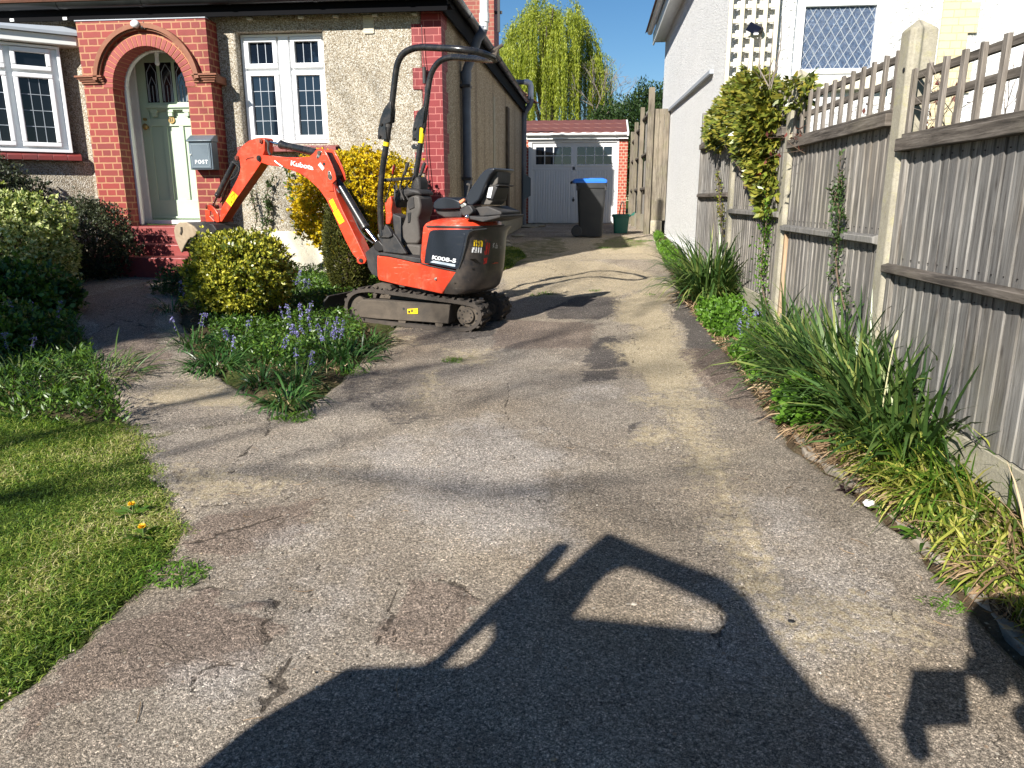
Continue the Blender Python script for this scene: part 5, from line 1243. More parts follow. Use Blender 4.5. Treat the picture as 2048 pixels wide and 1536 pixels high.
uprism('console_boot',[(720,60),(760,-20),(790,-40),(810,20),(815,120),(760,130)],z4,.30,.14,'black_matt',bevel=.025)
mb=MB()
rb=random.Random(8)
for k in range(9):
    x=590+k*24; pts=[(x,110),(x+rb.randint(-20,10),40+rb.randint(-20,20)),(x+rb.randint(-30,30),90),(x+rb.randint(-10,40),180)]
    mb.tube(UP(.18+rb.uniform(0,.2),pts,z4),.007,6); mb.build('hydraulic_hose',M['black_matt'],EX,smooth=True); mb=MB()
for k in range(4):
    mb.tube(UP(.26,[(395+k*12,600),(460+k*8,560),(520+k*8,620),(620,640)],z4),.009,6); mb.build('hydraulic_hose',M['black_matt'],EX,smooth=True); mb=MB()
def lever(pts,o,knob,kc,r=.008,kr=.017,kl=1.7):
    mb=MB(); mb.tube(UP(o,pts,zR),r,8); l=mb.build('control_lever',M['black_tube'],EX,smooth=True)
    a,b=UP(o,knob,zR); d=(a-b); mb=MB(); mb.tube([b,b+d*.3,b+d*.7,b+d*.93,a],[kr*.6,kr*.8,kr,kr*.85,kr*.3],12); mb.build('lever_knob',M[kc],l,smooth=True)
lever([(610,1500),(640,1400),(665,1300),(690,1240)],.22,[(705,1195),(672,1310)],'black_matt')
lever([(740,1440),(780,1370),(815,1310),(850,1240)],.40,[(857,1195),(812,1330)],'black_matt')
lever([(505,1560),(530,1440),(568,1300)],.16,[(582,1222),(566,1300)],'red_knob',.005,.011)
lever([(825,1500),(845,1400),(872,1300)],.46,[(878,1222),(866,1300)],'red_knob',.005,.011)
lever([(660,1470),(700,1400),(750,1340)],.30,[(760,1310),(740,1360)],'black_matt',.006,.012)
# ---- roll-over bar
near_px=[(470,1860),(462,1800),(456,1721),(454,1600),(452,1500),(462,1380),(475,1240),(500,1100),(520,950),(548,780),(566,620),(580,500),(592,400),(605,320),(632,250),(670,205),(720,178),(780,160),(860,156),(1000,163),(1150,172),(1250,184),(1340,200),(1420,225),(1475,250)]
far_px=[(762,1400),(775,1310),(793,1200),(815,1050),(838,900),(855,780),(872,660),(886,540),(900,450),(920,380),(950,325),(990,282),(1040,256),(1100,246),(1180,250),(1280,258),(1380,266),(1450,272),(1490,268)]
no=[.015]*(len(near_px)-4)+[.05,.12,.20,.28]; fo_=[.62]*14+[.60,.56,.50,.43,.36]
Pn=[UP(o,[p],zR)[0] for o,p in zip(no,near_px)]; Pf=[UP(o,[p],zR)[0] for o,p in zip(fo_,far_px)]
def smooth_path(P,it=2):
    for _ in range(it):
        R_=[P[0]]
        for a,b in zip(P,P[1:]): R_+=[a.lerp(b,.25),a.lerp(b,.75)]
        R_.append(P[-1]); P=R_
    return P
mb=MB(); mb.tube(smooth_path(Pn),.0255,16); rn=mb.build('roll_bar',M['black_tube'],EX,smooth=True)
mb=MB(); mb.tube(smooth_path(Pf),.0255,16); rf_=mb.build('roll_bar',M['black_tube'],EX,smooth=True)
mb=MB(); e=(Pn[-1]+Pf[-1])/2; mb.tube([Pn[-1],e,Pf[-1]],.022,12); mb.ball(e+V3((0,0,.02)),.03,(1,1,.8)); mb.tube([e,e+V3((.03,0,.07))],.012,8); mb.tube([e+V3((.0,0,.06)),e+V3((.07,0,.10))],.014,8); mb.build('beacon_mount',M['mud_steel'],EX,smooth=True)
def hinge(px,o,bolts,par):
    mb=MB(); mb.prism(UP(o,px,zR),nU*.012); q=mb.build('hinge_plate',M['black_tube'],par,bevel=.003)
    mb=MB(); mb.prism([p+nU*.05 for p in UP(o,px,zR)],nU*.012)
    mb.build('hinge_plate',M['black_tube'],par,bevel=.003)
    mb=MB()
    for b in bolts:
        p=UP(o,[b],zR)[0]; mb.cyl(p-nU*.012,p+nU*.07,.014,12); mb.cyl(p-nU*.018,p-nU*.012,.008,8)
    mb.build('hinge_bolt',M['dark_metal'],par,smooth=True)
hinge([(525,655),(545,640),(552,720),(545,830),(500,850),(510,990),(480,990),(430,985),(432,900),(455,790),(485,715)],-.02,[(465,852),(450,962)],rn)
hinge([(830,700),(855,690),(845,800),(835,870),(805,880),(800,1000),(750,1003),(742,930),(748,880),(765,800),(790,740)],.585,[(765,890),(760,980)],rf_)
uprism('hook',[(730,1050),(745,1030),(775,1030),(790,1060),(780,1080),(745,1078)],zR,.60,.02,'black_tube',bevel=.005)
def wrap(path_px,o,mat,par,name,r=.0268):
    mb=MB(); mb.tube(UP(o,path_px,zR),r,16); mb.build(name,M[mat],par,smooth=True)
wrap([(508,1048),(513,1012)],.015,'yellow',rn,'warning_label'); wrap([(820,1020),(838,885)],.62,'yellow',rf_,'warning_label')
wrap([(527,880),(533,830)],.015,'black_matt',rn,'tube_collar',.031); wrap([(840,880),(845,840)],.62,'black_matt',rf_,'tube_collar',.031)
mb=MB(); mb.tube([UP(.06,[(500,1358)],zR)[0],UP(.30,[(600,1350)],zR)[0],UP(.50,[(710,1342)],zR)[0],UP(.62,[(770,1340)],zR)[0]],.014,10); mb.build('cross_bar',M['black_tube'],EX,smooth=True)
# ---- seat
uprism('seat_cushion',[(218,1032),(222,985),(262,948),(330,930),(400,940),(468,965),(480,1000),(480,1042),(400,1049),(300,1051),(235,1048)],z3,.14,.36,'vinyl',bevel=.035,seg=5)
uprism('seat_base',[(240,1050),(480,1046),(500,1090),(490,1130),(330,1128),(260,1095)],z3,.18,.34,'black_matt',bevel=.01)
uprism('seat_backrest',[(545,905),(562,830),(600,735),(680,600),(770,480),(870,330),(960,230),(1060,178),(1170,172),(1215,200),(1100,330),(1010,500),(930,700),(850,880),(700,1000),(620,990),(570,950)],zD,.15,.34,'vinyl',bevel=.045,seg=5)
uprism('seat_shell',[(985,560),(1040,300),(1110,215),(1200,190),(1260,235),(1275,350),(1262,520),(1225,545),(1180,880),(1090,985),(880,985),(900,860)],zD,.22,.22,'grey_plastic',bevel=.02,seg=4)
uprism('shell_rim',[(1015,545),(1290,540),(1300,560),(1250,580),(1010,572)],zD,.20,.26,'black_matt',bevel=.005)
uprism('document_box',[(1040,580),(1190,560),(1260,600),(1150,880),(1010,850)],zD,.20,.22,'black_matt',bevel=.008)
uprism('seat_sticker',[(1075,600),(1160,590),(1110,830),(1025,820)],zD,.196,.004,'white_label',bevel=0)
uprism('grab_handle',[(560,530),(600,500),(660,530),(660,600),(620,760),(590,880),(560,900),(590,700),(620,570),(580,560)],zD,.48,.03,'black_matt',bevel=.008)
uprism('seat_side_cover',[(420,1082),(610,985),(665,1005),(722,1100),(722,1150),(600,1235),(500,1228),(450,1160)],zD,.10,.06,'grey_plastic' if False else 'black_matt',bevel=.012)
uprism('seat_belt',[(402,905),(510,842),(535,890),(440,965)],zD,.11,.03,'orange_bit',bevel=.006)
uprism('belt_buckle',[(430,990),(530,930),(580,1000),(470,1060)],zD,.12,.03,'zinc',bevel=.006)
uprism('seat_mount',[(540,1235),(640,1225),(920,1250),(1310,1205),(1322,1262),(940,1362),(790,1330),(640,1300),(560,1270)],zD,.06,.42,'black_matt',bevel=.008)
uprism('seat_rail',[(740,1040),(1040,1010),(1340,1130),(1350,1205),(920,1240),(700,1200)],zD,.20,.34,'black_matt',bevel=.01)
mb=MB(); q=UP(.05,[(592,1245)],zD)[0]; mb.ball(q,.020); mb.build('mount_bolt',M['chrome'],EX,smooth=True)
# ---- boom
OB=.30
core=[(1165,1000),(1120,945),(1080,870),(1040,785),(1000,695),(958,610),(912,545),(850,488),(790,448),(735,428),(690,412),(600,400),(560,385),(535,365),(545,342),(580,338),(640,346),(720,352),(800,352),(860,352),(905,372),(955,420),(1000,500),(1022,590),(1060,680),(1105,770),(1150,865),(1192,955),(1205,985),(1195,1005),(1180,1008)]
bo=uprism('boom',core,z2,OB,.125,'red',bevel=.006)
plate=[(800,351),(862,348),(888,325),(905,302),(930,295),(955,310),(975,345),(1000,400),(1018,450),(1025,490),(1002,512),(1010,560),(980,560),(900,430)]
for dz in (-.012,.122):
    mb=MB(); mb.prism([p+nU*dz for p in UP(OB,plate,z2)],nU*.015); mb.build('boom_bracket_plate',M['red'],bo,bevel=.004)
uprism('boom_recess',[(880,350),(945,318),(1012,460),(1000,500),(960,440)],z2,OB+.005,.112,'ink',bo,0)
mb=MB(); mb.tube([UP(OB-.012,[(1172,985)],z2)[0],UP(OB+.14,[(1172,985)],z2)[0]],.036,20); mb.build('pivot_boss',M['red'],bo,bevel=.004)
mb=MB(); mb.tube([UP(OB-.02,[(1172,985)],z2)[0],UP(OB-.01,[(1172,985)],z2)[0]],.018,12); mb.build('pivot_pin',M['dark_metal'],bo)
for (c,w) in (((850,510),0),((1095,1010),1)):
    x,y=c; q=UP(OB-.016,[(x+30,y-60),(x+65,y-30),(x+50,y+20),(x-10,y+115),(x-50,y+115),(x-55,y+80),(x-20,y-30)] if w==0 else [(x-45,y-110),(x-10,y-115),(x+15,y-60),(x+50,y+20),(x+45,y+70),(x+5,y+95),(x-35,y+60),(x-50,y-40)],zA)
    mb=MB(); mb.prism(q,nU*.005); pp_=mb.build('pin_plate',M['zinc'],bo,bevel=.0015)
    mb=MB(); q=UP(OB-.018,[(x+10,y-10) if w==0 else (x,y+10)],zA)[0]; mb.cyl(q-nU*.008,q,.020,14); q=UP(OB-.018,[(x-30,y+90) if w==0 else (x-15,y-70)],zA)[0]; mb.cyl(q-nU*.003,q,.008,8); mb.build('pin_bolt',M['mud_steel'],pp_,smooth=True)
mb=MB(); q=UP(OB-.013,[(965,745)],zA)[0]; mb.cyl(q-nU*.001,q,.016,14); mb.build('lifting_hole',M['ink'],bo)
mb=MB(); mb.poly(UP(OB-.0145,[(835,765),(885,712),(972,835),(932,888)],zA)); mb.build('white_sticker',M['white_label'],bo)
dtext('boom_lettering','Kubota',[(243,668),(742,768),(728,880),(232,775)],zA,plane_pt(OB-.003),'white_ink',bo,bold=.03)
for quad in ([(975,620),(1000,605),(1028,665),(1005,682)],[(1000,690),(1032,668),(1072,745),(1042,765)]):
    mb=MB(); mb.poly(UP(OB-.003,quad,z2)); yl=mb.build('warning_label',M['yellow'],bo)
    cx_=sum(p[0] for p in quad)/4; cy_=sum(p[1] for p in quad)/4
    mb=MB(); mb.tube(UP(OB-.005,[(cx_-9,cy_+4),(cx_-6,cy_-14),(cx_+10,cy_-3),(cx_-9,cy_+4)],z2),.0016,4); mb.tube(UP(OB-.005,[(cx_+4,cy_+12),(cx_+12,cy_+22),(cx_+14,cy_+10)],z2),.0016,4); mb.build('label_print',M['ink'],yl)
mb=MB(); mb.tube(UP(OB-.012,[(645,375),(665,392),(695,412)],z2),.011,8); mb.build('hose_coupler',M['zinc'],bo,smooth=True)
# arm
arm=[(452,335),(490,262),(550,190),(620,138),(700,106),(770,95),(805,97),(828,120),(824,190),(826,260),(800,330),(800,395),(775,432),(690,560),(600,690),(490,850),(400,980),(300,1140),(275,1178),(252,1170),(258,1090),(262,1030),(290,960),(330,900),(400,762),(462,650),(505,555),(517,480),(508,410),(490,375)]
am=uprism('dipper_arm',arm,zC,OB+.005,.115,'red',bevel=.006)
def pin(px,z,r=.022,o=OB-.012,l=.15,par=am,mat='dark_metal'):
    q=UP(o,[px],z)[0]; mb=MB(); mb.cyl(q,q+nU*l,r,16); mb.cyl(q-nU*.010,q,r*.62,10); mb.build('pin',M[mat],par,smooth=True)
pin((770,140),zC,.022,mat='rust'); pin((748,362),zC,.028); pin((465,358),zC,.024,mat='rust'); pin((195,1192),zC,.022); pin((80,985),zC,.022,mat='rust')
mb=MB(); mb.poly(UP(OB+.002,[(418,778),(485,842),(398,982),(330,908)],zC)); yl=mb.build('warning_label',M['yellow'],am)
mb=MB(); mb.tube(UP(OB,[(392,862),(440,812),(436,892),(392,862)],zC),.002,4); mb.tube(UP(OB,[(372,900),(390,915)],zC),.003,4); mb.tube(UP(OB,[(395,930),(410,912)],zC),.004,4); mb.build('label_print',M['ink'],yl)
mb=MB(); mb.tube(UP(OB-.001,[(585,385),(600,365),(635,355),(680,350)],zC),.003,5); mb.build('weld_line',M['rust'],am)
def ram(a,b,c,z_a,z_b,z_c,r,rr,o=OB+.06,par=EX):
    A_=UP(o,[a],z_a)[0]; B_=UP(o,[b],z_b)[0]; C_=UP(o,[c],z_c)[0]; mb=MB(); mb.tube([A_,B_],r,18); d=(B_-A_).normalized(); mb.tube([B_-d*.03,B_+d*.004],r*1.12,18)
    R=mb.build('hydraulic_cylinder',M['black_tube'],par,bevel=.004); mb=MB(); mb.tube([B_,C_],rr,12); mb.build('piston_rod',M['chrome'],R,smooth=True); return R
ram((815,497),(20,320),(860,150),zA,zA,zC,.036,.014)
ram((1195,1010),(10,1140),(205,1385),zA,zB,zB,.040,.016,OB+.09)
ram((450,405),(225,845),(170,960),zC,zC,zC,.030,.012,OB+.05)
for o_h,pth,zf,rh in ((OB+.02,[(440,420),(500,470),(505,520),(450,600),(390,640)],zC,.008),(OB+.02,[(820,120),(880,160),(870,260),(900,320)],zC,.012),(OB+.08,[(1020,480),(1075,560),(1120,700),(1180,830),(1250,880)],z2,.008),(OB+.13,[(1010,470),(1050,520),(1085,600),(1120,690),(1200,800),(1270,870)],z2,.009),(OB+.10,[(420,600),(360,700),(330,800),(300,870),(260,930)],zC,.007)):
    mb=MB(); mb.tube(smooth_path(UP(o_h,pth,zf)),rh,7); mb.build('hydraulic_hose',M['black_matt'],EX,smooth=True)
mb=MB(); mb.tube(UP(OB+.03,[(1155,1160),(1225,1270),(1300,1375)],zA),.006,6); mb.build('steel_pipe',M['zinc'],EX,smooth=True)
# bucket link and bucket
uprism('bucket_link',[(95,955),(135,962),(190,1010),(230,1075),(245,1180),(190,1185),(175,1110),(150,1050),(100,1020),(70,1000)],zC,OB-.012,.02,'red')
uprism('bucket_link',[(60,1020),(120,1030),(120,1100),(180,1160),(180,1190),(75,1175)],zC,OB+.10,.02,'red')
uprism('quick_hitch',[(0,1190),(100,1175),(240,1235),(215,1290),(150,1335),(110,1290),(60,1250),(0,1225)],zC,OB-.01,.14,'black_matt',bevel=.01)
pin((70,1205),zC,.024,OB-.02,.16,EX,'zinc'); pin((145,1252),zC,.016,OB-.02,.16,EX,'zinc')
bk=uprism('bucket',[(30,800),(45,762),(90,750),(200,748),(262,762),(285,800),(250,842),(160,850),(95,905),(68,935),(45,880)],z2,.20,.32,'black_matt',bevel=.012)
uprism('bucket_cheek',[(22,800),(28,772),(55,750),(95,750),(140,775),(168,805),(150,840),(110,858),(88,895),(68,940),(48,895),(30,850)],z2,.175,.03,'bucket',bk,bevel=.01)
mb=MB(); mb.tube(UP(.17,[(70,780),(72,805),(66,825)],z2),.012,8); mb.build('cheek_weld',M['mud_steel'],bk,smooth=True)
# ================================================================== plants
def plant(name,loc,label,cat='plant',group=None): return empty(name,(loc[0],loc[1],gz(loc[0],loc[1])),label,cat,group)
def shell(n,c,rad,seed,pw=2.3,amp=.14,fr=2.2,depth=.30,zmin=-.95,flat=None):
    """points spread through the outer part of a lumpy rounded volume; returns P, outward normals, depth 0..1"""
    r=np.random.default_rng(seed); d=sph(n,r); d=d[d[:,2]>zmin]; n=len(d)
    q=(np.abs(d)**pw).sum(1)**(-1/pw)
    lump=1+amp*nz(d*1.0,fr,seed%9)+amp*.5*nz(d,fr*3,seed%7)
    dep=r.uniform(0,1,n)**1.6
    k=q*lump*(1-depth*dep)
    k=k*np.where(r.uniform(0,1,n)<.035,r.uniform(1.04,1.20,n),1.)
    return np.array(c)+d*k[:,None]*np.array(rad), d, dep
def twigs(name,c,z0,P,mat,parent,n=40,r0=.008,seed=1,thin=.4):
    rr=random.Random(seed); mb=MB(); idx=np.random.default_rng(seed).choice(len(P),min(n,len(P)),replace=False)
    for i in idx:
        e=V3(P[i]); s=V3((c[0]+rr.uniform(-.05,.05),c[1]+rr.uniform(-.05,.05),z0)); m=s.lerp(e,.5)+V3((rr.uniform(-.05,.05),rr.uniform(-.05,.05),.05))
        mb.tube([s,m,e],[r0,r0*.6,r0*.25],5,cap=False)
    return mb.build(name,mat,parent,smooth=True)
def bush(name,label,c,rad,nrose,per,Ln,Wd,mat,seed,cat='shrub',pw=2.3,amp=.14,depth=.35,up=.5,zmin=-.9,holes=.0,ntw=50,fr=2.2,spread=.9,grp=None):
    B=plant(name,(c[0],c[1]),label,cat,grp)
    P,d,dep=shell(nrose,c,rad,seed,pw,amp,fr,depth,zmin)
    g0=gz(c[0],c[1]); keep=P[:,2]>g0+.01
    if holes: keep&=(nz(P,6/max(rad),seed%5)>-1+holes*1.0)|(dep>.55)
    P,d,dep=P[keep],d[keep],dep[keep]; n=len(P); r=np.random.default_rng(seed+1)
    D=norm(d*[1,1,.7]+np.array([0,0,up])+r.normal(size=(n,3))*.25)
    PP=np.repeat(P,per,0); DD=norm(np.repeat(D,per,0)+sph(n*per,r)*spread)
    PP=PP+r.normal(size=PP.shape)*Ln*.22
    s=r.uniform(.5,1.45,len(PP)); leaves('foliage',PP,DD,Ln*s,Wd*s,mat,B,.12,seed,np.repeat(d,per,0)*[1,1,.8]+np.array([-.15,-.3,.45])+r.normal(size=PP.shape)*.45)
    twigs('stems',c,g0,P,M['twig'],B,ntw,.010,seed)
    return B,P
# round clipped bush in the bed, conical conifer, yellow shrub
bush('round_bush','clipped round bush with yellow-edged green leaves under the raised bucket',(-3.02,6.12,.835),(.42,.40,.345),4800,7,.032,.017,L['euonymus'],3,pw=2.2,amp=.12,depth=.38,up=.55,holes=.6,ntw=90,fr=2.4)
bush('dwarf_conifer','dense olive dwarf conifer in the bed behind the boom',(-2.50,7.45,.98),(.235,.235,.55),9000,5,.022,.009,L['conifer'],5,pw=2.0,amp=.07,depth=.22,up=.9,spread=.6,ntw=20)
bush('golden_shrub','large golden yellow shrub against the pebble-dashed wall under the window',(-2.66,8.28,1.42),(.66,.34,.56),6500,7,.030,.020,L['yellow'],8,pw=3.0,amp=.12,depth=.35,up=.4,holes=.45,ntw=80)
# shrubs on the left
bush('variegated_shrub','large shrub with cream-edged pale leaves at the far left',(-5.70,6.65,1.02),(.64,.55,.52),7000,6,.036,.022,L['variegated'],11,pw=2.6,amp=.14,depth=.4,up=.4,holes=.5)
bush('broadleaf_shrub','low bright green broad-leaved shrub in front of the cream-edged shrub',(-5.05,5.75,.62),(.62,.50,.32),3800,6,.046,.030,L['green'],12,pw=2.5,amp=.16,depth=.4,up=.4,holes=.5)
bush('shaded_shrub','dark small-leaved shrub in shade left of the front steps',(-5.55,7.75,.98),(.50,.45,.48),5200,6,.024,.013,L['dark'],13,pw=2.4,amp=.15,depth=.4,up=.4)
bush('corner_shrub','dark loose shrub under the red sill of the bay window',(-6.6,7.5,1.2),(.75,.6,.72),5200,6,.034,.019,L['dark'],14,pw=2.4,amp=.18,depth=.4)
bush('edging_shrub','short green shrub beside the lawn at the left edge',(-4.35,4.95,.42),(.38,.35,.28),1600,6,.040,.026,L['green'],16,pw=2.3,amp=.2,depth=.5)
bush('silver_plant','small grey-green shrub between the steps and the round bush',(-3.95,7.0,.60),(.34,.28,.22),1500,6,.030,.010,L['ivy'],17,pw=2.3,amp=.2,depth=.5,up=.7)
# climber over the fence
c0=fen_c=V3((1.30,7.2,1.95))
CL=empty('evergreen_climber',(1.4,7.2,.5),'glossy bronze-green climber draped over the fence between two concrete posts','climber')
parts_=[]
for (c,rad,n,s) in (((1.38,8.5,2.24),(.16,.80,.24),700,21),((1.36,7.35,2.26),(.18,.80,.27),1150,22),((1.36,6.75,2.04),(.16,.45,.27),600,23),((1.38,6.55,1.72),(.10,.20,.22),150,24),((1.42,5.95,2.22),(.12,.25,.12),50,26),((1.38,7.6,2.52),(.12,.40,.12),60,27),((1.38,6.35,1.45),(.08,.10,.14),30,28)):
    P,d,dep=shell(n,c,rad,s,2.3,.18,2.4,.45,-1.1); r=np.random.default_rng(s); PP=np.repeat(P,5,0)
    DD=norm(np.repeat(d,5,0)*[1.1,.8,.2]+np.array([-.25,-.25,-.25])+sph(len(PP),r)*.75); parts_.append((PP,DD))
PP=np.concatenate([a for a,b in parts_]); DD=np.concatenate([b for a,b in parts_]); r=np.random.default_rng(2); s=r.uniform(.7,1.3,len(PP))
leaves('foliage',PP,DD,.078*s,.030*s,L['climber'],CL,.10,4,np.array([-.6,-.5,.5])+r.normal(size=PP.shape)*.5)
twigs('stems',(1.40,7.1),1.55,PP,M['twig'],CL,70,.007,3)
mb=MB(); rr=random.Random(4)
for k in range(16):
    b=V3((1.36+rr.uniform(-.06,.06),6.9+rr.uniform(-.7,.6),2.3)); e=b+V3((rr.uniform(-.12,.1),rr.uniform(-.3,.25),rr.uniform(.15,.50))); mb.tube([b,b.lerp(e,.5)+V3((rr.uniform(-.04,.04),rr.uniform(-.05,.05),.04)),e],[.005,.004,.002],5)
mb.build('bare_shoots',M['twig_grey'],CL)
cp=atY(1515,333,6.6); PQ=np.array([tuple(cp)]*8)+r.normal(size=(8,3))*[.02,.03,.06]; leaves('orange_leaf',PQ,norm(r.normal(size=(8,3))+[0,0,-1.5]),.085,.03,L['copper'],CL,.1,3)
# thin wild climbers on the right fence and on the wall
def vine(name,label,path,mat,seed,leaf=.028,dens=300,w=.06,cat='climber',wood='twig'):
    B=empty(name,tuple(path[0]),label,cat); r=np.random.default_rng(seed); rr=random.Random(seed); P=[]
    pts=[V3(p) for p in path]
    mb=MB(); mb.tube(smooth_path(pts),.006,6)
    for k in range(10):
        i=rr.randrange(len(pts)-1); b=pts[i].lerp(pts[i+1],rr.random()); e=b+V3((rr.uniform(-w,w)*.7,rr.uniform(-w,w)*2,rr.uniform(-.15,.25))); mb.tube([b,b.lerp(e,.5)+V3((0,0,.03)),e],[.004,.003,.0015],5)
        for _ in range(dens//14): P.append(tuple(b.lerp(e,rr.random())))
    mb.build('stems',M[wood],B,smooth=True)
    for _ in range(dens):
        i=rr.randrange(len(pts)-1); P.append(tuple(pts[i].lerp(pts[i+1],rr.random())+V3((rr.gauss(0,w*.4),rr.gauss(0,w*.8),rr.gauss(0,w*.5)))))
    P=np.array(P); s=r.uniform(.6,1.3,len(P)); leaves('foliage',P,norm(sph(len(P),r)+[-.2,-.5,.1]),leaf*s,leaf*.5*s,mat,B,.1,seed); return B
def fpx(x,y,off=.06):
    r_=ray(x,y); t=(1.67-off)/(r_[0]+.033*r_[1]); return V3((r_[0]*t,r_[1]*t,CZ+r_[2]*t))
vine('wall_vine','thin green vine climbing the pebble-dashed wall below the window',[atY(535,500,8.68),atY(530,460,8.67),atY(538,420,8.68),atY(530,395,8.68),atY(548,350,8.68)],L['ivy'],31,.034,330,.05)
vine('wall_creeper','small leafy creeper on the wall left of the golden shrub',[atY(600,470,8.66),atY(590,420,8.66),atY(582,380,8.66),atY(578,345,8.66)],L['green'],32,.045,180,.07)
vine('wall_seedling','sparse creeper on the wall above the bucket',[atY(505,470,8.67),atY(515,440,8.67),atY(508,410,8.67),atY(500,385,8.67)],L['ivy'],33,.028,110,.05)
vine('fence_jasmine','wiry yellow-green climber on the boards halfway along the fence',[fpx(1690,620),fpx(1670,540),fpx(1675,470),fpx(1680,430),fpx(1672,395),fpx(1680,355)],L['ivy'],34,.026,420,.05)
vine('fence_bramble','leafy bramble hanging below the glossy climber',[fpx(1540,640),fpx(1520,560),fpx(1525,500),fpx(1535,440),fpx(1520,400)],L['weed'],35,.034,420,.08)
vine('post_twiner','small yellowish twiner on the second fence panel rail',[fpx(1445,470),fpx(1440,420),fpx(1440,385),fpx(1436,355)],L['climber'],36,.035,120,.05)
def baretwigs(name,label,base,n,hgt,sp,seed,mat='twig_grey',leafm=None,cat='shrub'):
    B=empty(name,tuple(base),label,cat); rr=random.Random(seed); mb=MB(); tips=[]
    def grow(p,d,l,r,lv):
        e=p+d*l; mb.tube([p,p.lerp(e,.5)+V3((rr.uniform(-.02,.02),rr.uniform(-.02,.02),0)),e],[r,r*.8,r*.6],5,cap=False); tips.append(tuple(e))
        if lv<=0: return
        for _ in range(rr.choice((2,2,3))):
            nd=(d+V3((rr.gauss(0,.45),rr.gauss(0,.55),rr.gauss(.05,.35)))).normalized(); grow(e,nd,l*rr.uniform(.55,.85),r*.6,lv-1)
    for _ in range(n): grow(V3(base)+V3((rr.uniform(-sp,sp)*.3,rr.uniform(-sp,sp),0)),V3((rr.gauss(0,.25),rr.gauss(0,.4),1)).normalized(),hgt*rr.uniform(.25,.4),.006,3)
    mb.build('branches',M[mat],B)
    if leafm is not None:
        P=np.array(tips); P=np.repeat(P,2,0); r=np.random.default_rng(seed); leaves('foliage',P,norm(sph(len(P),r)+[0,0,-.3]),.045,.025,leafm,B,.1,seed)
baretwigs('bare_bush','leafless grey twiggy bush behind the nearest lattice panel',(1.83,3.75,1.35),6,.9,.35,41)
baretwigs('red_leaved_bush','sparse bush with small reddish leaves behind the middle lattice panel',(1.85,5.3,1.45),7,.8,.6,42,'twig',L['red_leaf'])
# ---- strap-leaved clumps on the right
def clump(name,label,c,n,Ln,Wd,mat,seed,rad=.16,lean=.55,droop=.55,straw=0,group=None,cat='plant',segs=5,bias=(0,0)):
    B=plant(name,c,label,cat,group); r=np.random.default_rng(seed)
    a=r.uniform(0,6.283,n); q=rad*np.sqrt(r.uniform(0,1,n)); P=np.stack([c[0]+q*np.cos(a),c[1]+q*np.sin(a)*1.2,np.zeros(n)],-1); P[:,2]=gzv(P[:,0],P[:,1])+.0
    D=np.stack([np.cos(a)*lean*q/rad+bias[0],np.sin(a)*lean*q/rad+bias[1],np.ones(n)],-1)+r.normal(size=(n,3))*[.18,.18,.05]
    s=r.uniform(.3,1.15,n)
    blades('foliage',P,D,Ln*s,Wd*r.uniform(.7,1.2,n),mat,B,droop*r.uniform(.2,1.5,n),segs,seed)
    if straw:
        m=straw; a=r.uniform(0,6.283,m); q=rad*1.15*np.sqrt(r.uniform(0,1,m)); P=np.stack([c[0]+q*np.cos(a),c[1]+q*np.sin(a),np.zeros(m)],-1); P[:,2]=gzv(P[:,0],P[:,1])+r.uniform(0,.06,m)
        D=np.stack([np.cos(a),np.sin(a),r.uniform(.05,.8,m)],-1)+r.normal(size=(m,3))*.3
        blades('dead_leaves',P,D,Ln*.55*r.uniform(.4,1,m),Wd*.55,L['straw'],B,.9,3,seed+1)
    return B
clump('iris_clump','tall dark green strap-leaved clump in front of the white wall corner',(1.17,7.6),700,.74,.022,L['strap'],51,.20,.42,.6,160,bias=(.0,0))
clump('iris_clump','bluish-green strap leaves at the foot of the middle concrete post',(1.38,5.35),130,.60,.022,L['strap'],52,.12,.4,.45,220)
clump('iris_clump','lax strap-leaved clump just beyond the largest one',(1.38,4.78),300,.64,.020,L['strap'],62,.18,.5,.7,420,bias=(-.02,0))
clump('iris_clump','broad tangled strap-leaved clump below the tallest concrete post',(1.40,4.35),460,.68,.019,L['strap'],53,.20,.40,.45,560,bias=(-.03,-.03))
clump('iris_clump','largest strap-leaved clump with pale buds in the middle of the border',(1.43,3.95),640,.72,.021,L['strap'],54,.20,.42,.38,760,bias=(-.02,0))
clump('iris_clump','strap-leaved clump leaning against the nearest fence boards',(1.50,3.52),520,.68,.020,L['strap'],55,.18,.42,.45,760,bias=(0,0))
clump('sedge_clump','yellowing narrow-leaved clump full of dry straw near the kerb',(1.49,3.15),420,.34,.012,L['strap_yellow'],56,.20,.6,.9,1200)
clump('sedge_clump','yellow-green spiky clump nearest the right edge',(1.62,2.85),460,.42,.014,L['strap_yellow'],57,.20,.5,.8,1000)
clump('sedge_clump','low yellow-green clump with straw beside the photographer shadow',(1.55,2.52),330,.24,.011,L['strap_yellow'],58,.20,.8,1.0,1100)
clump('sedge_clump','straggly half-dead clump at the lower right corner',(1.64,2.15),300,.24,.011,L['strap_yellow'],59,.20,.8,1.0,1000)
clump('grass_clump','fine grass hiding the concrete base of the nearest fence panel',(1.56,3.2),500,.42,.009,L['weed'],66,.22,.35,.8,500,cat='grass')
clump('grass_clump','pale dry grass against the fence foot at the right edge',(1.64,2.5),420,.36,.009,L['straw'],67,.22,.4,.8,300,cat='grass')
for i,(x,y,lab) in enumerate(((1.29,2.78,'small dark green rosette weed overhanging the kerb'),(1.31,2.50,'small rosette weed growing in the kerb joint'),(1.25,3.02,'flat green rosette weed at the back of the kerb'))):
    clump('rosette_weed',lab,(x,y),34,.10,.022,L['green'],60+i,.03,1.6,.5,10,segs=3,cat='weed')
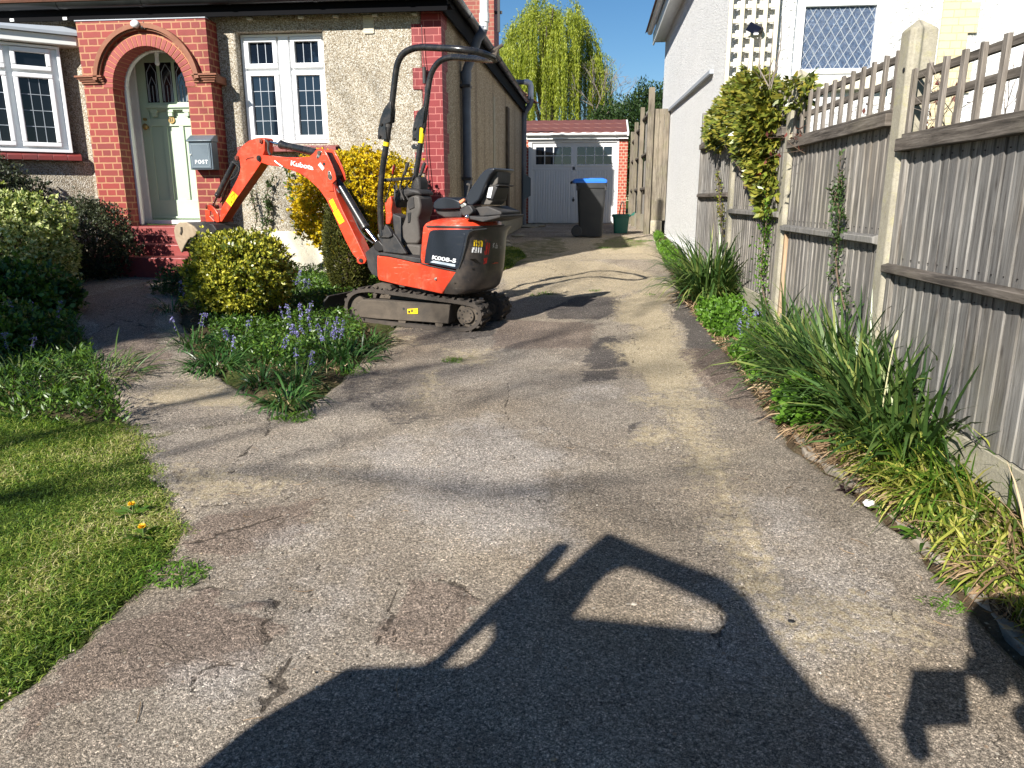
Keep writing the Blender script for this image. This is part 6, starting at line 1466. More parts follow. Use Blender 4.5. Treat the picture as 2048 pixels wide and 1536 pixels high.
budm=simple('pale_cream_bud',(.50,.47,.26),.6)
for px,lab in (((1665,690),'pale cream bud standing highest above the strap leaves'),((1640,700),'pale cream bud low among the strap leaves'),((1790,680),'pale cream bud nearest the viewer above the strap leaves')):
    p=atX(px[0],px[1],1.38); mb=MB(); mb.tube([(p.x-.03,p.y,gz(p.x,p.y)),p-V3((.01,0,.12)),p-V3((0,0,.005)),p,p+V3((.003,0,.02)),p+V3((.008,0,.045))],[.004,.003,.003,.006,.008,.002],8)
    tag(mb.build('flower_bud',budm,None,smooth=True),lab,'flower bud','cream buds in the border')
# ---- leafy ground cover of the borders (uncountable)
def cover(name,label,poly,n,Ln,Wd,mat,seed,up=.6,h=.05,dens=None):
    r=np.random.default_rng(seed); poly=np.array(poly); lo,hi=poly.min(0),poly.max(0); c=r.uniform(0,1,(n*3,2))*(hi-lo)+lo; c=c[sdf(poly,c[:,0],c[:,1])>0][:n]
    if dens is not None: c=c[nz2(c[:,0],c[:,1],3.,seed%7)>dens]
    m=len(c); hh=h*(.5+.5*np.clip(nz2(c[:,0],c[:,1],4.,seed%5)+.6,0,1.4)); P=np.stack([c[:,0],c[:,1],gzv(c[:,0],c[:,1])+hh*r.uniform(0,1,m)],-1)
    D=norm(sph(m,r)*[1,1,.5]+np.array([0,0,up])); s=r.uniform(.6,1.3,m)
    return tag(leaves(name,P,D,Ln*s,Wd*s,mat,None,.1,seed),label,'ground cover',kind='stuff')
RB=[(1.0,8.9),(1.38,8.9),(1.50,5.0),(1.58,2.6),(1.65,1.6),(1.36,1.6),(1.28,2.6),(1.18,3.3),(1.06,3.7),(1.02,4.8),(.97,6.2),(.93,7.4)]
cover('border_weeds','low bright green weeds carpeting the border along the fence',[(.93,8.6),(1.36,8.6),(1.45,5.6),(1.50,4.6),(1.2,4.6),(1.04,4.7),(.97,6.2)],16000,.035,.024,L['weed'],71,.6,.12,-.35)
cover('wild_grass','rough grass and weeds at the edge of the drive by the white wall',[(1.0,9.6),(1.25,9.6),(1.30,15.3),(1.18,15.3),(1.02,12.5),(.95,9.6)],5000,.06,.012,L['weed'],72,1.2,.05,-.1)
cover('border_undergrowth','thin grass and seedlings between the border plants',[(1.12,4.7),(1.52,4.7),(1.60,2.4),(1.66,1.6),(1.38,1.6),(1.30,2.6),(1.22,3.3),(1.10,3.75)],16000,.055,.009,L['strap_yellow'],77,1.1,.12,-.6)
cover('border_litter','dry leaves and straw lying under the border plants',RB,15000,.05,.008,L['straw'],73,.15,.02,-.6)
bush('bright_leafy_weed','mound of bright lime green weed at the edge of the border',(1.17,3.98,.38),(.15,.20,.15),520,5,.036,.028,L['weed'],74,'weed',amp=.2,depth=.5,ntw=12,up=.7)
bush('bright_leafy_weed','mound of lime green nettles below the bluebells by the fence',(1.22,5.05,.44),(.17,.28,.16),600,5,.034,.022,L['weed'],75,'weed',amp=.2,depth=.5,ntw=12,up=.7)
bush('bright_leafy_weed','mound of green weeds in front of the dark strap leaves',(1.10,6.55,.48),(.16,.38,.12),700,5,.034,.022,L['weed'],76,'weed',amp=.2,depth=.5,ntw=12,up=.7)
# ---- flower bed by the excavator
BED=[(-1.70,4.02),(-2.1,4.32),(-2.79,5.0),(-3.45,5.96),(-4.25,7.3),(-4.25,8.6),(-1.85,8.6),(-1.85,6.9),(-2.2,6.5),(-1.85,6.0),(-1.72,5.4),(-1.66,4.6)]
cover('bed_weeds','dark green leafy weeds filling the flower bed',[(-2.0,4.7),(-2.75,5.2),(-3.35,5.96),(-4.1,7.3),(-4.2,8.5),(-2.0,8.5),(-2.3,6.6),(-1.85,5.9),(-1.8,5.2)],30000,.034,.015,L['green'],81,.5,.14,-.5)
def bluebell(name,label,c,n,nf,seed,rad=.16,Ln=.30,fh=.26):
    B=clump(name,label,c,n,Ln,.012,L['bell_leaf'],seed,rad,1.0,1.0,0,'bluebells in the borders','flower')
    r=np.random.default_rng(seed+5); rr=random.Random(seed)
    if nf:
        mb=MB(); PP=[];DD=[]
        for _ in range(nf):
            a=rr.uniform(0,6.28); q=rad*.8*math.sqrt(rr.random()); b=V3((c[0]+q*math.cos(a),c[1]+q*math.sin(a),0)); b.z=gz(b.x,b.y); hh=fh*rr.uniform(.75,1.2)
            ld=V3((math.cos(a)*.25,math.sin(a)*.25,0))*hh; tip=b+ld+V3((0,0,hh)); top=tip+ld*.35+V3((0,0,-.005))
            mb.tube([b,b.lerp(tip,.6)-ld*.1,tip,top],[.0035,.003,.0025,.0015],5)
            for k in range(9):
                t=rr.uniform(.6,1.05); p=b.lerp(tip,t)
                for j in range(4): PP.append(tuple(p)); v=V3((rr.gauss(0,.7),rr.gauss(0,.7),-.55)); DD.append(tuple(v))
        mb.build('flower_stalk',M['stem_green'],B,smooth=True); PP=np.array(PP)+r.normal(size=(len(PP),3))*.006
        leaves('flowers',PP,norm(np.array(DD)),.019,.009,L['blue'],B,.05,seed)
    return B
def gp(x,y): v=gnd(x,y); return (v.x,v.y)
for i,(px,n,nf,rad,lab) in enumerate((((640,705),150,26,.20,'biggest bluebell clump in front of the track of the excavator'),((595,660),80,12,.16,'bluebells between the round bush and the excavator'),((590,600),70,12,.14,'bluebells growing right behind the round bush'),
   ((705,590),60,12,.13,'bluebells at the front end of the excavator tracks'),((690,720),170,3,.20,'thick grassy bluebell leaves against the excavator track'),((735,690),120,0,.16,'grassy leaf tuft touching the near track'),
   ((470,700),110,5,.16,'bluebells at the foot of the round bush'),((430,735),130,2,.15,'arching bluebell leaves at the left edge of the bed'),((540,720),120,2,.18,'flowerless bluebell leaves in the middle of the bed'),
   ((590,770),90,5,.12,'small bluebell clump near the tip of the bed'),((520,770),50,0,.10,'splayed pale leaf tuft on the left edge of the bed tip'),((575,805),80,1,.11,'leaf tuft at the very tip of the bed'),((385,690),60,6,.12,'bluebells in the shade left of the round bush'),((345,620),50,4,.12,'small bluebells beside the path near the steps'))):
    bluebell('bluebell_clump',lab,gp(*px),int(n*1.5),int(nf*.6),100+i*3,rad,.25,.22)
for i,(c,n,nf,rad,lab) in enumerate((((1.20,5.75),50,8,.10,'bluebells by the fence below the middle concrete post'),((1.22,4.95),60,4,.10,'bluebells beside the lime green nettles'),((1.30,6.2),40,5,.08,'bluebells against the concrete base of the fence'))):
    bluebell('bluebell_clump',lab,c,n,nf,160+i*3,rad,.2,.22)
for i,(px,lab) in enumerate((((85,690),'upright bluebell spikes in the shade left of the path'),((30,740),'bluebell leaves among the broad green shrub leaves'))):
    bluebell('bluebell_clump',lab,gp(*px),50,3,180+i*3,.12,.24,.30)
cover('bed_litter','dry stalks and leaf litter on the flower bed soil',BED,9000,.05,.006,L['straw'],83,.2,.02,-.4)
cover('left_border_weeds','shaded rough weeds between the lawn and the path',[(-2.45,3.56),(-3.6,4.9),(-4.9,6.4),(-5.6,7.8),(-6.8,8),(-6.5,4.0),(-5.4,3.92),(-3.4,3.62)],30000,.045,.012,L['green'],84,.7,.14,-.6)
clump('shaded_grass_tuft','tuft of long arching grass beside the path in shade',(-3.25,4.45),260,.30,.009,L['strap'],85,.28,1.0,.9,60,cat='grass')
clump('shaded_grass_tuft','long dark grass tuft left of the path at the lawn corner',(-3.6,4.2),300,.28,.009,L['strap'],86,.32,1.0,.9,40,cat='grass')
clump('shaded_grass_tuft','long grass tuft at the left edge above the lawn',(-4.2,4.1),260,.26,.009,L['strap'],87,.32,1.0,.9,40,cat='grass')
clump('shaded_spiky_plant','bluish spiky plant with long leaves beside the front steps',(-5.75,7.55),26,.50,.035,L['ivy'],88,.10,.9,.4,0)
# ---- lawn
r=np.random.default_rng(90); lw=np.array(LAWN); n=330000; lo=np.array([-5.4,1.1]); hi=np.array([-1.45,4.1])
c=r.uniform(0,1,(n,2))*(hi-lo)+lo; wv=sdf(lw,c[:,0]+.05*nz2(c[:,0],c[:,1],7,3),c[:,1]+.05*nz2(c[:,0],c[:,1],7,4))
vis=(c[:,0]>-.78*c[:,1]-.75)   # the part of the lawn the photograph could see, with a margin
bare=nz2(c[:,0],c[:,1],3.2,6,4); edge_=np.clip(wv/.12+.3,0,1)*np.clip(1.25-1.6*np.clip(bare-.25,0,1),.12,1); keep=(wv>-.04)&vis&(r.uniform(0,1,n)<.12+.88*edge_); c=c[keep]; m=len(c)
P=np.stack([c[:,0],c[:,1],gzv(c[:,0],c[:,1])-.006],-1); tall=np.clip(nz2(c[:,0],c[:,1],1.1,2)+.45,0,1.2)
D=np.stack([r.normal(0,.55,m),r.normal(0,.55,m),np.ones(m)],-1)
lawn_l=.016+.034*tall*r.uniform(.4,1.2,m)+.012*(c[:,1]>3.3)
blades('lawn_grass',P,D,lawn_l,.0036,L['grass'],None,.8,2,91)
tag(bpy.data.objects['lawn_grass'],'short mown lawn with paler and longer patches','grass',kind='stuff')
c=r.uniform(0,1,(60000,2))*[1.1,3.9]+[-1.85,9.0]; c=c[(sdf([(-1.70,9.1),(-1.30,9.3),(-1.12,10),(-1.0,11.2),(-1.25,12.4),(-1.70,12.8)],c[:,0],c[:,1])>0)]; m=len(c)
P=np.stack([c[:,0],c[:,1],gzv(c[:,0],c[:,1])-.01],-1); tag(blades('side_grass',P,np.stack([r.normal(0,.5,m),r.normal(0,.5,m),np.ones(m)],-1),.05*r.uniform(.5,1.4,m),.008,L['grass'],None,.7,2,92),'patch of grass growing along the side wall of the bungalow','grass',kind='stuff')
# grass seams in the drive
pts=[]
for (px,rd,k) in (((1205,496),.10,160),((1290,482),.12,200),((1265,492),.25,160),((1250,483),.3,160),((1095,588),.08,120),((1070,592),.05,60),((905,722),.06,90),((1340,470),.15,150),((1365,520),.14,300),((1375,560),.12,300),((1345,500),.12,200),((1300,590),.04,30),((345,1150),.10,300),((590,835),.09,220),((700,745),.10,160),((1190,582),.05,40),((1890,1215),.05,60),):
    g0=gnd(*px); a=r.uniform(0,6.28,k); q=rd*np.sqrt(r.uniform(0,1,k)); pts.append(np.stack([g0.x+q*np.cos(a)*1.3,g0.y+q*np.sin(a),np.zeros(k)],-1))
P=np.concatenate(pts); P[:,2]=gzv(P[:,0],P[:,1]); m=len(P)
tag(blades('crack_grass',P,np.stack([r.normal(0,.6,m),r.normal(0,.6,m),np.ones(m)],-1),.035*r.uniform(.5,1.5,m),.006,L['weed'],None,.8,2,93),'small grass tufts growing in cracks of the drive','grass',kind='stuff')
# fallen straws
mb=MB(); rr=random.Random(6)
for k in range(46):
    x,y=rr.choice([(rr.uniform(450,700),rr.uniform(900,1000)),(rr.uniform(250,900),rr.uniform(950,1450)),(rr.uniform(1150,1700),rr.uniform(700,1000)),(rr.uniform(1700,1950),rr.uniform(1050,1250)),(rr.uniform(1500,1660),rr.uniform(690,860))]); p=gnd(x,y); a=rr.uniform(0,6.28); l=rr.uniform(.03,.11); b=rr.uniform(-.02,.02)
    q=[p+V3((math.cos(a)*l*t-math.sin(a)*b*math.sin(t*3.1),math.sin(a)*l*t+math.cos(a)*b*math.sin(t*3.1),0)) for t in (0,.33,.66,1)]
    for v in q: v.z=gz(v.x,v.y)+.010
    mb.tube(q,.0011,4)
tag(mb.build('straw',L['straw'],None),'dry straws blown over the asphalt','straw',kind='stuff')
# dandelions
def dandelion(px,lab):
    p=gnd(*px); B=empty('dandelion',tuple(p),lab,'flower','dandelions in the lawn'); r=np.random.default_rng(int(px[0])); n=90
    a=r.uniform(0,6.28,n); D=np.stack([np.cos(a),np.sin(a),r.uniform(.1,1.4,n)],-1)
    P=np.tile(np.array([p.x,p.y,p.z+.045]),(n,1)); leaves('petals',P,D,.018,.005,M_dand,B,.02,3)
    mb=MB(); mb.tube([p,p+V3((.004,0,.045))],.0025,6); mb.build('stalk',M['stem_green'],B)
    n=16; a=r.uniform(0,6.28,n); leaves('leaf_rosette',np.tile(np.array(tuple(p))+[0,0,.006],(n,1)),np.stack([np.cos(a),np.sin(a),r.uniform(.1,.5,n)],-1),.075,.020,L['green'],B,.05,4)
M_dand=simple('dandelion_yellow',(.85,.50,.01),.6,var=.2,nscale=60)
dandelion((266,1030),'larger yellow dandelion near the edge of the lawn'); dandelion((287,1076),'smaller yellow dandelion just below the larger one'); dandelion((1897,1107),'tiny yellow flower behind the kerb at the right')
# ================================================================== far trees
def tree_crown(B,P,d,per,Ln,Wd,mat,seed,up=0.,spread=1.):
    r=np.random.default_rng(seed); PP=np.repeat(P,per,0)+r.normal(size=(len(P)*per,3))*Ln*.5; DD=norm(np.repeat(d,per,0)+sph(len(PP),r)*spread+[0,0,up]); s=r.uniform(.6,1.3,len(PP)); leaves('crown',PP,DD,Ln*s,Wd*s,mat,B,.1,seed)
WX,WY=-2.15,34.
WT=empty('weeping_willow',(WX,WY,.95),'tall yellow-green weeping willow behind the garage','tree')
r=np.random.default_rng(201); rr=random.Random(201); mb=MB(); mb.tube([(WX,WY,.9),(WX+.1,WY,3.2),(WX,WY,5.2)],[.38,.30,.22],12); tips=[]
for k in range(26):
    a=rr.uniform(0,6.28); q=rr.uniform(.5,1.95); zt=9.35-.38*q*q+rr.uniform(-.6,.2); s=V3((WX,WY,rr.uniform(3.5,5.2))); e=V3((WX+q*math.cos(a),WY+q*math.sin(a),zt)); m_=s.lerp(e,.55)+V3((0,0,.6)); pth=smooth_path([s,m_,e],2); mb.tube(pth,[.10-.085*i/(len(pth)-1) for i in range(len(pth))],6,cap=False)
mb.build('trunk',M['bark'],WT,smooth=True)
PP=[];DD=[]; strands=[]
cents=[]
for k in range(185):
    a=rr.uniform(0,6.28); q=2.3*math.sqrt(rr.random())*(1+.10*math.sin(3*a+1)); cents.append((WX+q*math.cos(a),WY+q*math.sin(a),9.2-.40*q*q+rr.gauss(0,.30)+.3*math.sin(5*a),a,q,rr.uniform(.55,1.1)))
for (x0,y0,zt0,a,q,lf) in cents:
    out=V3((math.cos(a),math.sin(a),0))*rr.uniform(.10,.50)
    for s_ in range(12):
        x=x0+rr.gauss(0,.075); y=y0+rr.gauss(0,.075); zt=zt0+rr.gauss(0,.10); ln=min(zt-2.8,rr.uniform(2.2,5.6)*lf*(.6+.5*q/2)); n=int(ln/.070); ph=rr.uniform(0,6)
        for i in range(n):
            t=i/max(1,n-1); sw=out*(1-(1-min(1,t*3))**2); PP.append((x+sw.x+.025*math.sin(t*7+ph),y+sw.y,zt+.16*math.sin(min(1,t*4)*3.1)-ln*t)); DD.append((rr.gauss(0,.38),rr.gauss(0,.38),-1))
for k in range(420):
    a=rr.uniform(0,6.28); q=1.8*math.sqrt(rr.random()); b=(WX+q*math.cos(a),WY+q*math.sin(a),9.0-.38*q*q); hgt=rr.uniform(.15,.75)
    for i in range(8): PP.append((b[0]+i*.03*math.cos(a),b[1],b[2]+hgt*i/8)); DD.append((rr.gauss(0,.8),rr.gauss(0,.6),.3))
leaves('crown',np.array(PP),norm(np.array(DD)),.125,.030,L['willow'],WT,.08,202)
# few far side strands
WT2=empty('willow_sapling',(.15,36,.95),'thin hanging willow strands right of the big willow','tree'); PP=[];DD=[]
for k in range(46):
    x=.10+rr.gauss(0,.28); zt=7.4+rr.uniform(-1.2,.5); ln=rr.uniform(.8,2.4)
    for i in range(int(ln/.1)): PP.append((x+.05*math.sin(i*.4),36+rr.gauss(0,.2),zt-i*.1)); DD.append((rr.gauss(0,.5),rr.gauss(0,.5),-1))
leaves('crown',np.array(PP),norm(np.array(DD)),.10,.024,L['willow'],WT2,.08,203)
mb=MB(); mb.tube([(.1,36,.9),(.2,36,5),(.1,36,7.6)],[.12,.08,.02],6); mb.build('trunk',M['bark'],WT2)
def bare_tree(name,label,base,h,seed,lv=6,r0=.12,mat='twig_grey',spread=.42,up=.10,split=(2,3),shrink=(.66,.86),tall=0):
    B=empty(name,base,label,'tree'); rr=random.Random(seed); mb=MB()
    def grow(p,d,l,r,k):
        q=p; pts=[p]
        for _ in range(2): d=(d+V3((rr.gauss(0,.09),rr.gauss(0,.09),rr.gauss(0,.06)))).normalized(); q=q+d*l/2; pts.append(q)
        mb.tube(pts,[r,r*.86,r*.7],6 if r>.02 else 4,cap=False)
        if k<=0: return
        for _ in range(rr.choice(split)): grow(q,(d+V3((rr.gauss(0,spread),rr.gauss(0,spread),rr.gauss(up,spread*.6)))).normalized(),l*rr.uniform(*shrink),r*.66,k-1)
    if tall:
        top=V3(base)+V3((.15,.1,tall)); mb.tube([V3(base),V3(base)+V3((.05,0,tall*.5)),top],[r0*1.5,r0*1.2,r0],8)
        for k in range(4): grow(top,V3((math.cos(k*1.57+.6)*.62,math.sin(k*1.57+.6)*.62,.75)).normalized(),h*.15,r0*.6,lv)
    else: grow(V3(base),V3((rr.gauss(0,.05),0,1)),h*.26,r0,lv)
    mb.build('trunk',M[mat],B); return B
bare_tree('bare_tree','leafless grey tree between the willow and the dark hedge',(.35,33.5,.9),6.6,211,7,.09)
for i,(x,y,c,rad,n,lab) in enumerate(((2.0,31,(2.0,31,3.8),(1.5,1.2,1.75),5200,'dark evergreen tree behind the tall back fence'),(.6,32,(.6,32,3.3),(1.1,1.,1.6),3600,'dark mossy evergreen behind the garage roof'),(3.4,33,(3.4,33,3.7),(1.6,1.2,2.1),3600,'dark evergreen tree partly hidden by the white house'),(-4.2,30,(-4.2,30,2.6),(2.0,1.2,1.7),3000,'dark hedge tree low behind the willow'),(-1.4,36.8,(-1.4,37,2.6),(3.4,1.0,2.4),6500,'dark tall hedge standing behind the willow trunk'))):
    B=empty('evergreen_tree',(x,y,.9),lab,'tree'); P,d,dep=shell(n,c,rad,220+i,2.3,.30,2.6,.4,-1.1); tree_crown(B,P,d,5,.13,.05,L['evergreen'],230+i,.2)
    mb=MB(); mb.tube([(x,y,.85),(x,y,2.2),(c[0],c[1],c[2])],[.2,.15,.06],8); mb.build('trunk',M['bark'],B)
# leafless street tree behind the camera: its branches shade the drive and mirror in the panes
bare_tree('street_tree','slender leafless tree behind the viewer whose branches shade the drive',(-7.95,-5.75,-.4),11.5,307,6,.075,'bark',.34,.04,(2,2,3),(.70,.86),5.6)

B=empty('evergreen_tree',(-8.3,-1.9,-.2),'dark evergreen tree behind the viewer that shades the front path','tree')
P,d,dep=shell(2600,(-8.38,-2.26,5.95),(.95,.95,1.0),240,2.2,.25,2.6,.6,-1.1); tree_crown(B,P,d,5,.16,.08,L['evergreen'],241,.2)
mb=MB(); mb.tube([(-8.3,-1.9,-.3),(-8.3,-1.9,3),(-8.25,-1.95,6)],[.16,.13,.05],8); mb.build('trunk',M['bark'],B)
# ================================================================== bin, caddy, small things
WB=empty('wheelie_bin',(-.1,14.45,.76),'dark grey wheelie bin with a blue lid in front of the garage door','bin')
bz=gz(0,14.4)
def rect(cx,cy,w,d,z,r=.05,n=4):
    pts=[]
    for sx,sy,a0 in ((1,-1,-90),(1,1,0),(-1,1,90),(-1,-1,180)):
        for k in range(n+1):
            a=math.radians(a0+90*k/n); pts.append((cx+sx*(w/2-r)+r*math.cos(a),cy+sy*(d/2-r)+r*math.sin(a),z))
    return pts
cx_,cy_=-.07,14.62
mb=MB(); mb.loft([rect(cx_,cy_,.44,.50,bz+.015),rect(cx_,cy_,.47,.56,bz+.35),rect(cx_-.0,cy_,.535,.66,bz+.90),rect(cx_,cy_,.56,.70,bz+.905),rect(cx_,cy_,.575,.71,bz+.985),rect(cx_,cy_,.575,.71,bz+1.0)]); mb.build('bin_body',M['bin_black'],WB,smooth=True,angle=30)
mb=MB(); mb.loft([rect(cx_-.03,cy_-.0,.64,.72,bz+.995,.04),rect(cx_-.03,cy_,.645,.725,bz+1.03,.05),rect(cx_-.03,cy_,.60,.68,bz+1.065,.06),rect(cx_-.03,cy_,.45,.5,bz+1.08,.07)]); lid=mb.build('lid',M['bin_blue'],WB,smooth=True,angle=35)
mb=MB(); mb.box(cx_-.05,cx_+.22,cy_-.28,cy_+.22,bz+1.070,bz+1.083); mb.build('lid_panel',M['bin_blue'],lid,bevel=.005)
mb=MB(); mb.tube([(cx_-.36,cy_-.25,bz+1.02),(cx_-.385,cy_-.2,bz+1.00),(cx_-.385,cy_+.2,bz+1.00),(cx_-.36,cy_+.25,bz+1.02)],.018,10); mb.build('handle',M['bin_black'],WB,smooth=True)
for y in (cy_-.24,cy_+.24):
    mb=MB(); mb.tube([(cx_-.26,y-.03,bz+.11),(cx_-.26,y+.03,bz+.11)],.105,24); w=mb.build('wheel',M['bin_black'],WB,bevel=.012); mb=MB(); mb.tube([(cx_-.26,y-.034,bz+.11),(cx_-.26,y+.034,bz+.11)],.05,16); mb.build('hub',M['black_matt'],w)
mb=MB()
for k in range(2): mb.prism([(cx_-.28+.52*k,cy_-.36,bz+.86),(cx_-.24+.52*k,cy_-.36,bz+.86),(cx_-.24+.52*k,cy_-.36,bz+.92),(cx_-.28+.52*k,cy_-.36,bz+.95)],(0,.06,0))
mb.build('rim_lug',M['bin_black'],WB,bevel=.005)
CD=empty('recycling_box',(.53,15.65,.78),'small dark green plastic caddy with a black handle beside the wheelie bin','recycling box')
cz_=gz(.5,15.5); mb=MB(); mb.loft([rect(.54,15.72,.27,.26,cz_+.01,.04),rect(.54,15.72,.33,.31,cz_+.34,.05)]); mb.build('box_body',M['caddy_green'],CD,smooth=True,angle=30)
mb=MB(); mb.loft([rect(.545,15.72,.37,.35,cz_+.335,.05),rect(.545,15.72,.38,.36,cz_+.37,.05),rect(.545,15.72,.33,.31,cz_+.39,.05)]); mb.prism([(.72,15.6,cz_+.35),(.80,15.6,cz_+.37),(.82,15.6,cz_+.44),(.76,15.6,cz_+.40)],(0,.2,0)); mb.build('lid',M['caddy_green'],CD,smooth=True,angle=30)
mb=MB(); pth=[(.50,15.6,cz_+.38),(.52,15.6,cz_+.55),(.54,15.6,cz_+.62),(.56,15.6,cz_+.64),(.58,15.6,cz_+.62),(.59,15.6,cz_+.55),(.585,15.6,cz_+.38)]; mb.tube(smooth_path([V3(p) for p in pth]),.011,8); mb.build('handle',M['black_matt'],CD,smooth=True)
# stones, litter
def rock(name,px,size,mat,lab,cat,seed,flat=.6):
    p=gnd(*px); mb=MB(); bmesh.ops.create_icosphere(mb.bm,subdivisions=2,radius=size); rr=random.Random(seed); 
    for v in mb.bm.verts: v.co=V3((v.co.x*1.2,v.co.y,v.co.z*flat))*rr.uniform(.82,1.12)+V3((p.x,p.y,p.z+size*flat*.6))
    return tag(mb.build(name,mat,None,smooth=True,angle=60),lab,cat)
chalk=simple('white_chalky_stone',(.80,.78,.74),.85,var=.06,bumps=.4)
rock('stone',(1738,1010),.024,chalk,'white stone lying at the edge of the border','stone',1)
rock('stone',(1677,933),.011,chalk,'small white stone below the strap-leaved clump','stone',2)
rock('stone',(1268,1210),.008,M['stone'],'pale pebble in the sunlit window of the vehicle shadow','stone',3)
rock('stone',(1583,1243),.011,M['ink'],'flat black pebble right of the vehicle shadow','stone',4,.3)
p=gnd(1690,985); r=np.random.default_rng(3); o_=leaves('dead_leaf',np.tile(np.array([p.x,p.y,p.z+.006]),(7,1)),norm(r.normal(size=(7,3))*[1,1,.3]+[0,0,.45]),.045,.022,simple('dark_purple_leaf',(.035,.015,.018),.6),None,.15,3); tag(o_,'dark shrivelled leaf on the asphalt by the border','dead leaf')
# rubble at the foot of the side wall
for i,(x,y,s) in enumerate(((-1.55,17.9,.16),(-1.35,18.2,.13),(-1.60,13.2,.10),(-1.55,12.6,.13),(-1.45,14.4,.09))):
    mb=MB(); bmesh.ops.create_icosphere(mb.bm,subdivisions=2,radius=s); rr=random.Random(40+i)
    for v in mb.bm.verts: v.co=V3((v.co.x*1.5,v.co.y,v.co.z*.35))*rr.uniform(.85,1.12)+V3((x,y,gz(x,y)+.02))
    tag(mb.build('rubble',M['concrete'],None,smooth=True,angle=40),['broken concrete lump beside the far downpipe','pale concrete lump in front of the garage corner','broken concrete lump by the side wall grass','larger broken slab at the foot of the side wall','small broken lump at the foot of the side wall'][i],'rubble',None)
# ================================================================== vehicle and person behind the camera (they cast the shadows in the foreground)
sh=V3((math.sin(math.radians(26.4)),math.cos(math.radians(26.4)),0)); TE=math.tan(math.radians(31.5)); shn=V3((sh.y,-sh.x,0))
VP0=V3((-1.15,-.55,0))   # a point of the side plane; the plane faces along the sun's azimuth
def back(px,py,P0=None):
    g0=gnd(px,py); P0=P0 or VP0
    d=(g0-P0).dot(sh); return V3((g0.x,g0.y,0))-sh*d+V3((0,0,g0.z+d*TE))
VN=empty('parked_van',(-1.3,-1.2,-.2),'parked light commercial vehicle behind the viewer with its cab window open to the light','van')
outl=[(1800,1560),(1702,1418),(1672,1408),(1645,1395),(1545,1270),(1500,1196),(1450,1157),(1340,1115),(1216,1064),(1205,1070),(1100,1160),(1096,1150),(1142,1092),(1138,1084),(1110,1086),(1000,1192),(880,1310),(845,1328),(690,1334),(520,1440),(400,1536)]
hole=[(1148,1232),(1196,1164),(1232,1132),(1262,1122),(1300,1134),(1446,1202),(1458,1218),(1446,1248),(1432,1260),(1330,1248)]
hole2=[(890,1330),(950,1275),(1000,1232),(1003,1258),(960,1310),(930,1330)]
bl=[back(*p) for p in outl]; zlow=-.5
O=bl+[]; a,b=bl[0],bl[-1]
base_r=back(1830,1600); 
# outline down to the wheels
full=[V3((a.x,a.y,zlow))]+[a]+bl[1:-1]+[b,V3((b.x,b.y,zlow))]
mb=MB(); bm=mb.bm
def ring_edges(pts):
    vs=[bm.verts.new(p) for p in pts]; return [bm.edges.new((vs[i],vs[(i+1)%len(vs)])) for i in range(len(vs))]
ed=ring_edges(full)+ring_edges([back(*p) for p in hole])+ring_edges([back(*p) for p in hole2])
bmesh.ops.triangle_fill(bm,use_beauty=True,use_dissolve=False,edges=ed,normal=sh)
rr_=bmesh.ops.extrude_face_region(bm,geom=bm.faces[:]); 
for v in [g_ for g_ in rr_['geom'] if isinstance(g_,bmesh.types.BMVert)]: v.co-=sh*.06
vm=simple('white_van_paint',(.7,.7,.7),.3); mb.build('body_side',vm,VN)
ztop=min(p.z for p in [back(1155,1226),back(1436,1252)])-.25
mb=MB(); mb.prism([p-sh*.07 for p in [full[0],full[0]+V3((0,0,.9)),V3((full[0].x,full[0].y,ztop-.2))-shn*.55,full[-2]+V3((0,0,-.1)),full[-1]]],-sh*1.5); mb.build('body',vm,VN,bevel=.03)
for s_ in (.35,1.9):
    c=V3((full[0].x,full[0].y,-.42))-shn*s_; mb=MB(); mb.tube([c+sh*.02,c-sh*.2],.30,28); w=mb.build('wheel',M['rubber'],VN,bevel=.02); mb=MB(); mb.tube([c+sh*.03,c-sh*.02],.17,20); mb.build('hub',M['zinc'],w)
# photographer
PE=empty('person',(.35,-.30,-.02),'person in dark clothes behind the viewer holding a phone in both raised hands','person')
fw=V3((-math.sin(PS),math.cos(PS),0)); rt=V3((math.cos(PS),math.sin(PS),0))
def PP_(r_,f_,z_): return rt*r_+fw*f_+V3((0,0,z_))
def skin(name,joints,edges,mat,parent,lv=2):
    me=bpy.data.meshes.new(name); me.from_pydata([tuple(p) for p,_ in joints],edges,[]); o=link_mesh(name,me,mat,parent)
    m_=o.modifiers.new('skin','SKIN'); m_.use_smooth_shade=True
    for i,(p,r_) in enumerate(joints): me.skin_vertices[0].data[i].radius=(r_,r_) if not isinstance(r_,tuple) else r_
    me.skin_vertices[0].data[0].use_root=True
    s=o.modifiers.new('sub','SUBSURF'); s.levels=lv; s.render_levels=lv; return o
sk_=simple('skin',(.55,.33,.24),.55); cl=simple('dark_clothes',(.03,.035,.05),.9)
J=[(PP_(.34,-.40,.82),.15),(PP_(.34,-.40,1.05),.13),(PP_(.33,-.38,1.30),.15),(PP_(.27,-.33,1.46),.08),(PP_(.20,-.26,1.58),.055),
 (PP_(.15,-.37,1.40),.060),(PP_(.0,-.25,1.10),.055),(PP_(-.045,-.11,1.29),.042),
 (PP_(.45,-.38,1.44),.080),(PP_(.255,-.16,1.385),.060),(PP_(.20,-.085,1.46),.042),
 (PP_(.25,-.40,.74),.10),(PP_(.24,-.36,.42),.07),(PP_(.24,-.42,.04),.05),(PP_(.24,-.30,.0),.04),
 (PP_(.44,-.40,.74),.10),(PP_(.45,-.37,.42),.07),(PP_(.46,-.43,.04),.05),(PP_(.46,-.31,.0),.04)]
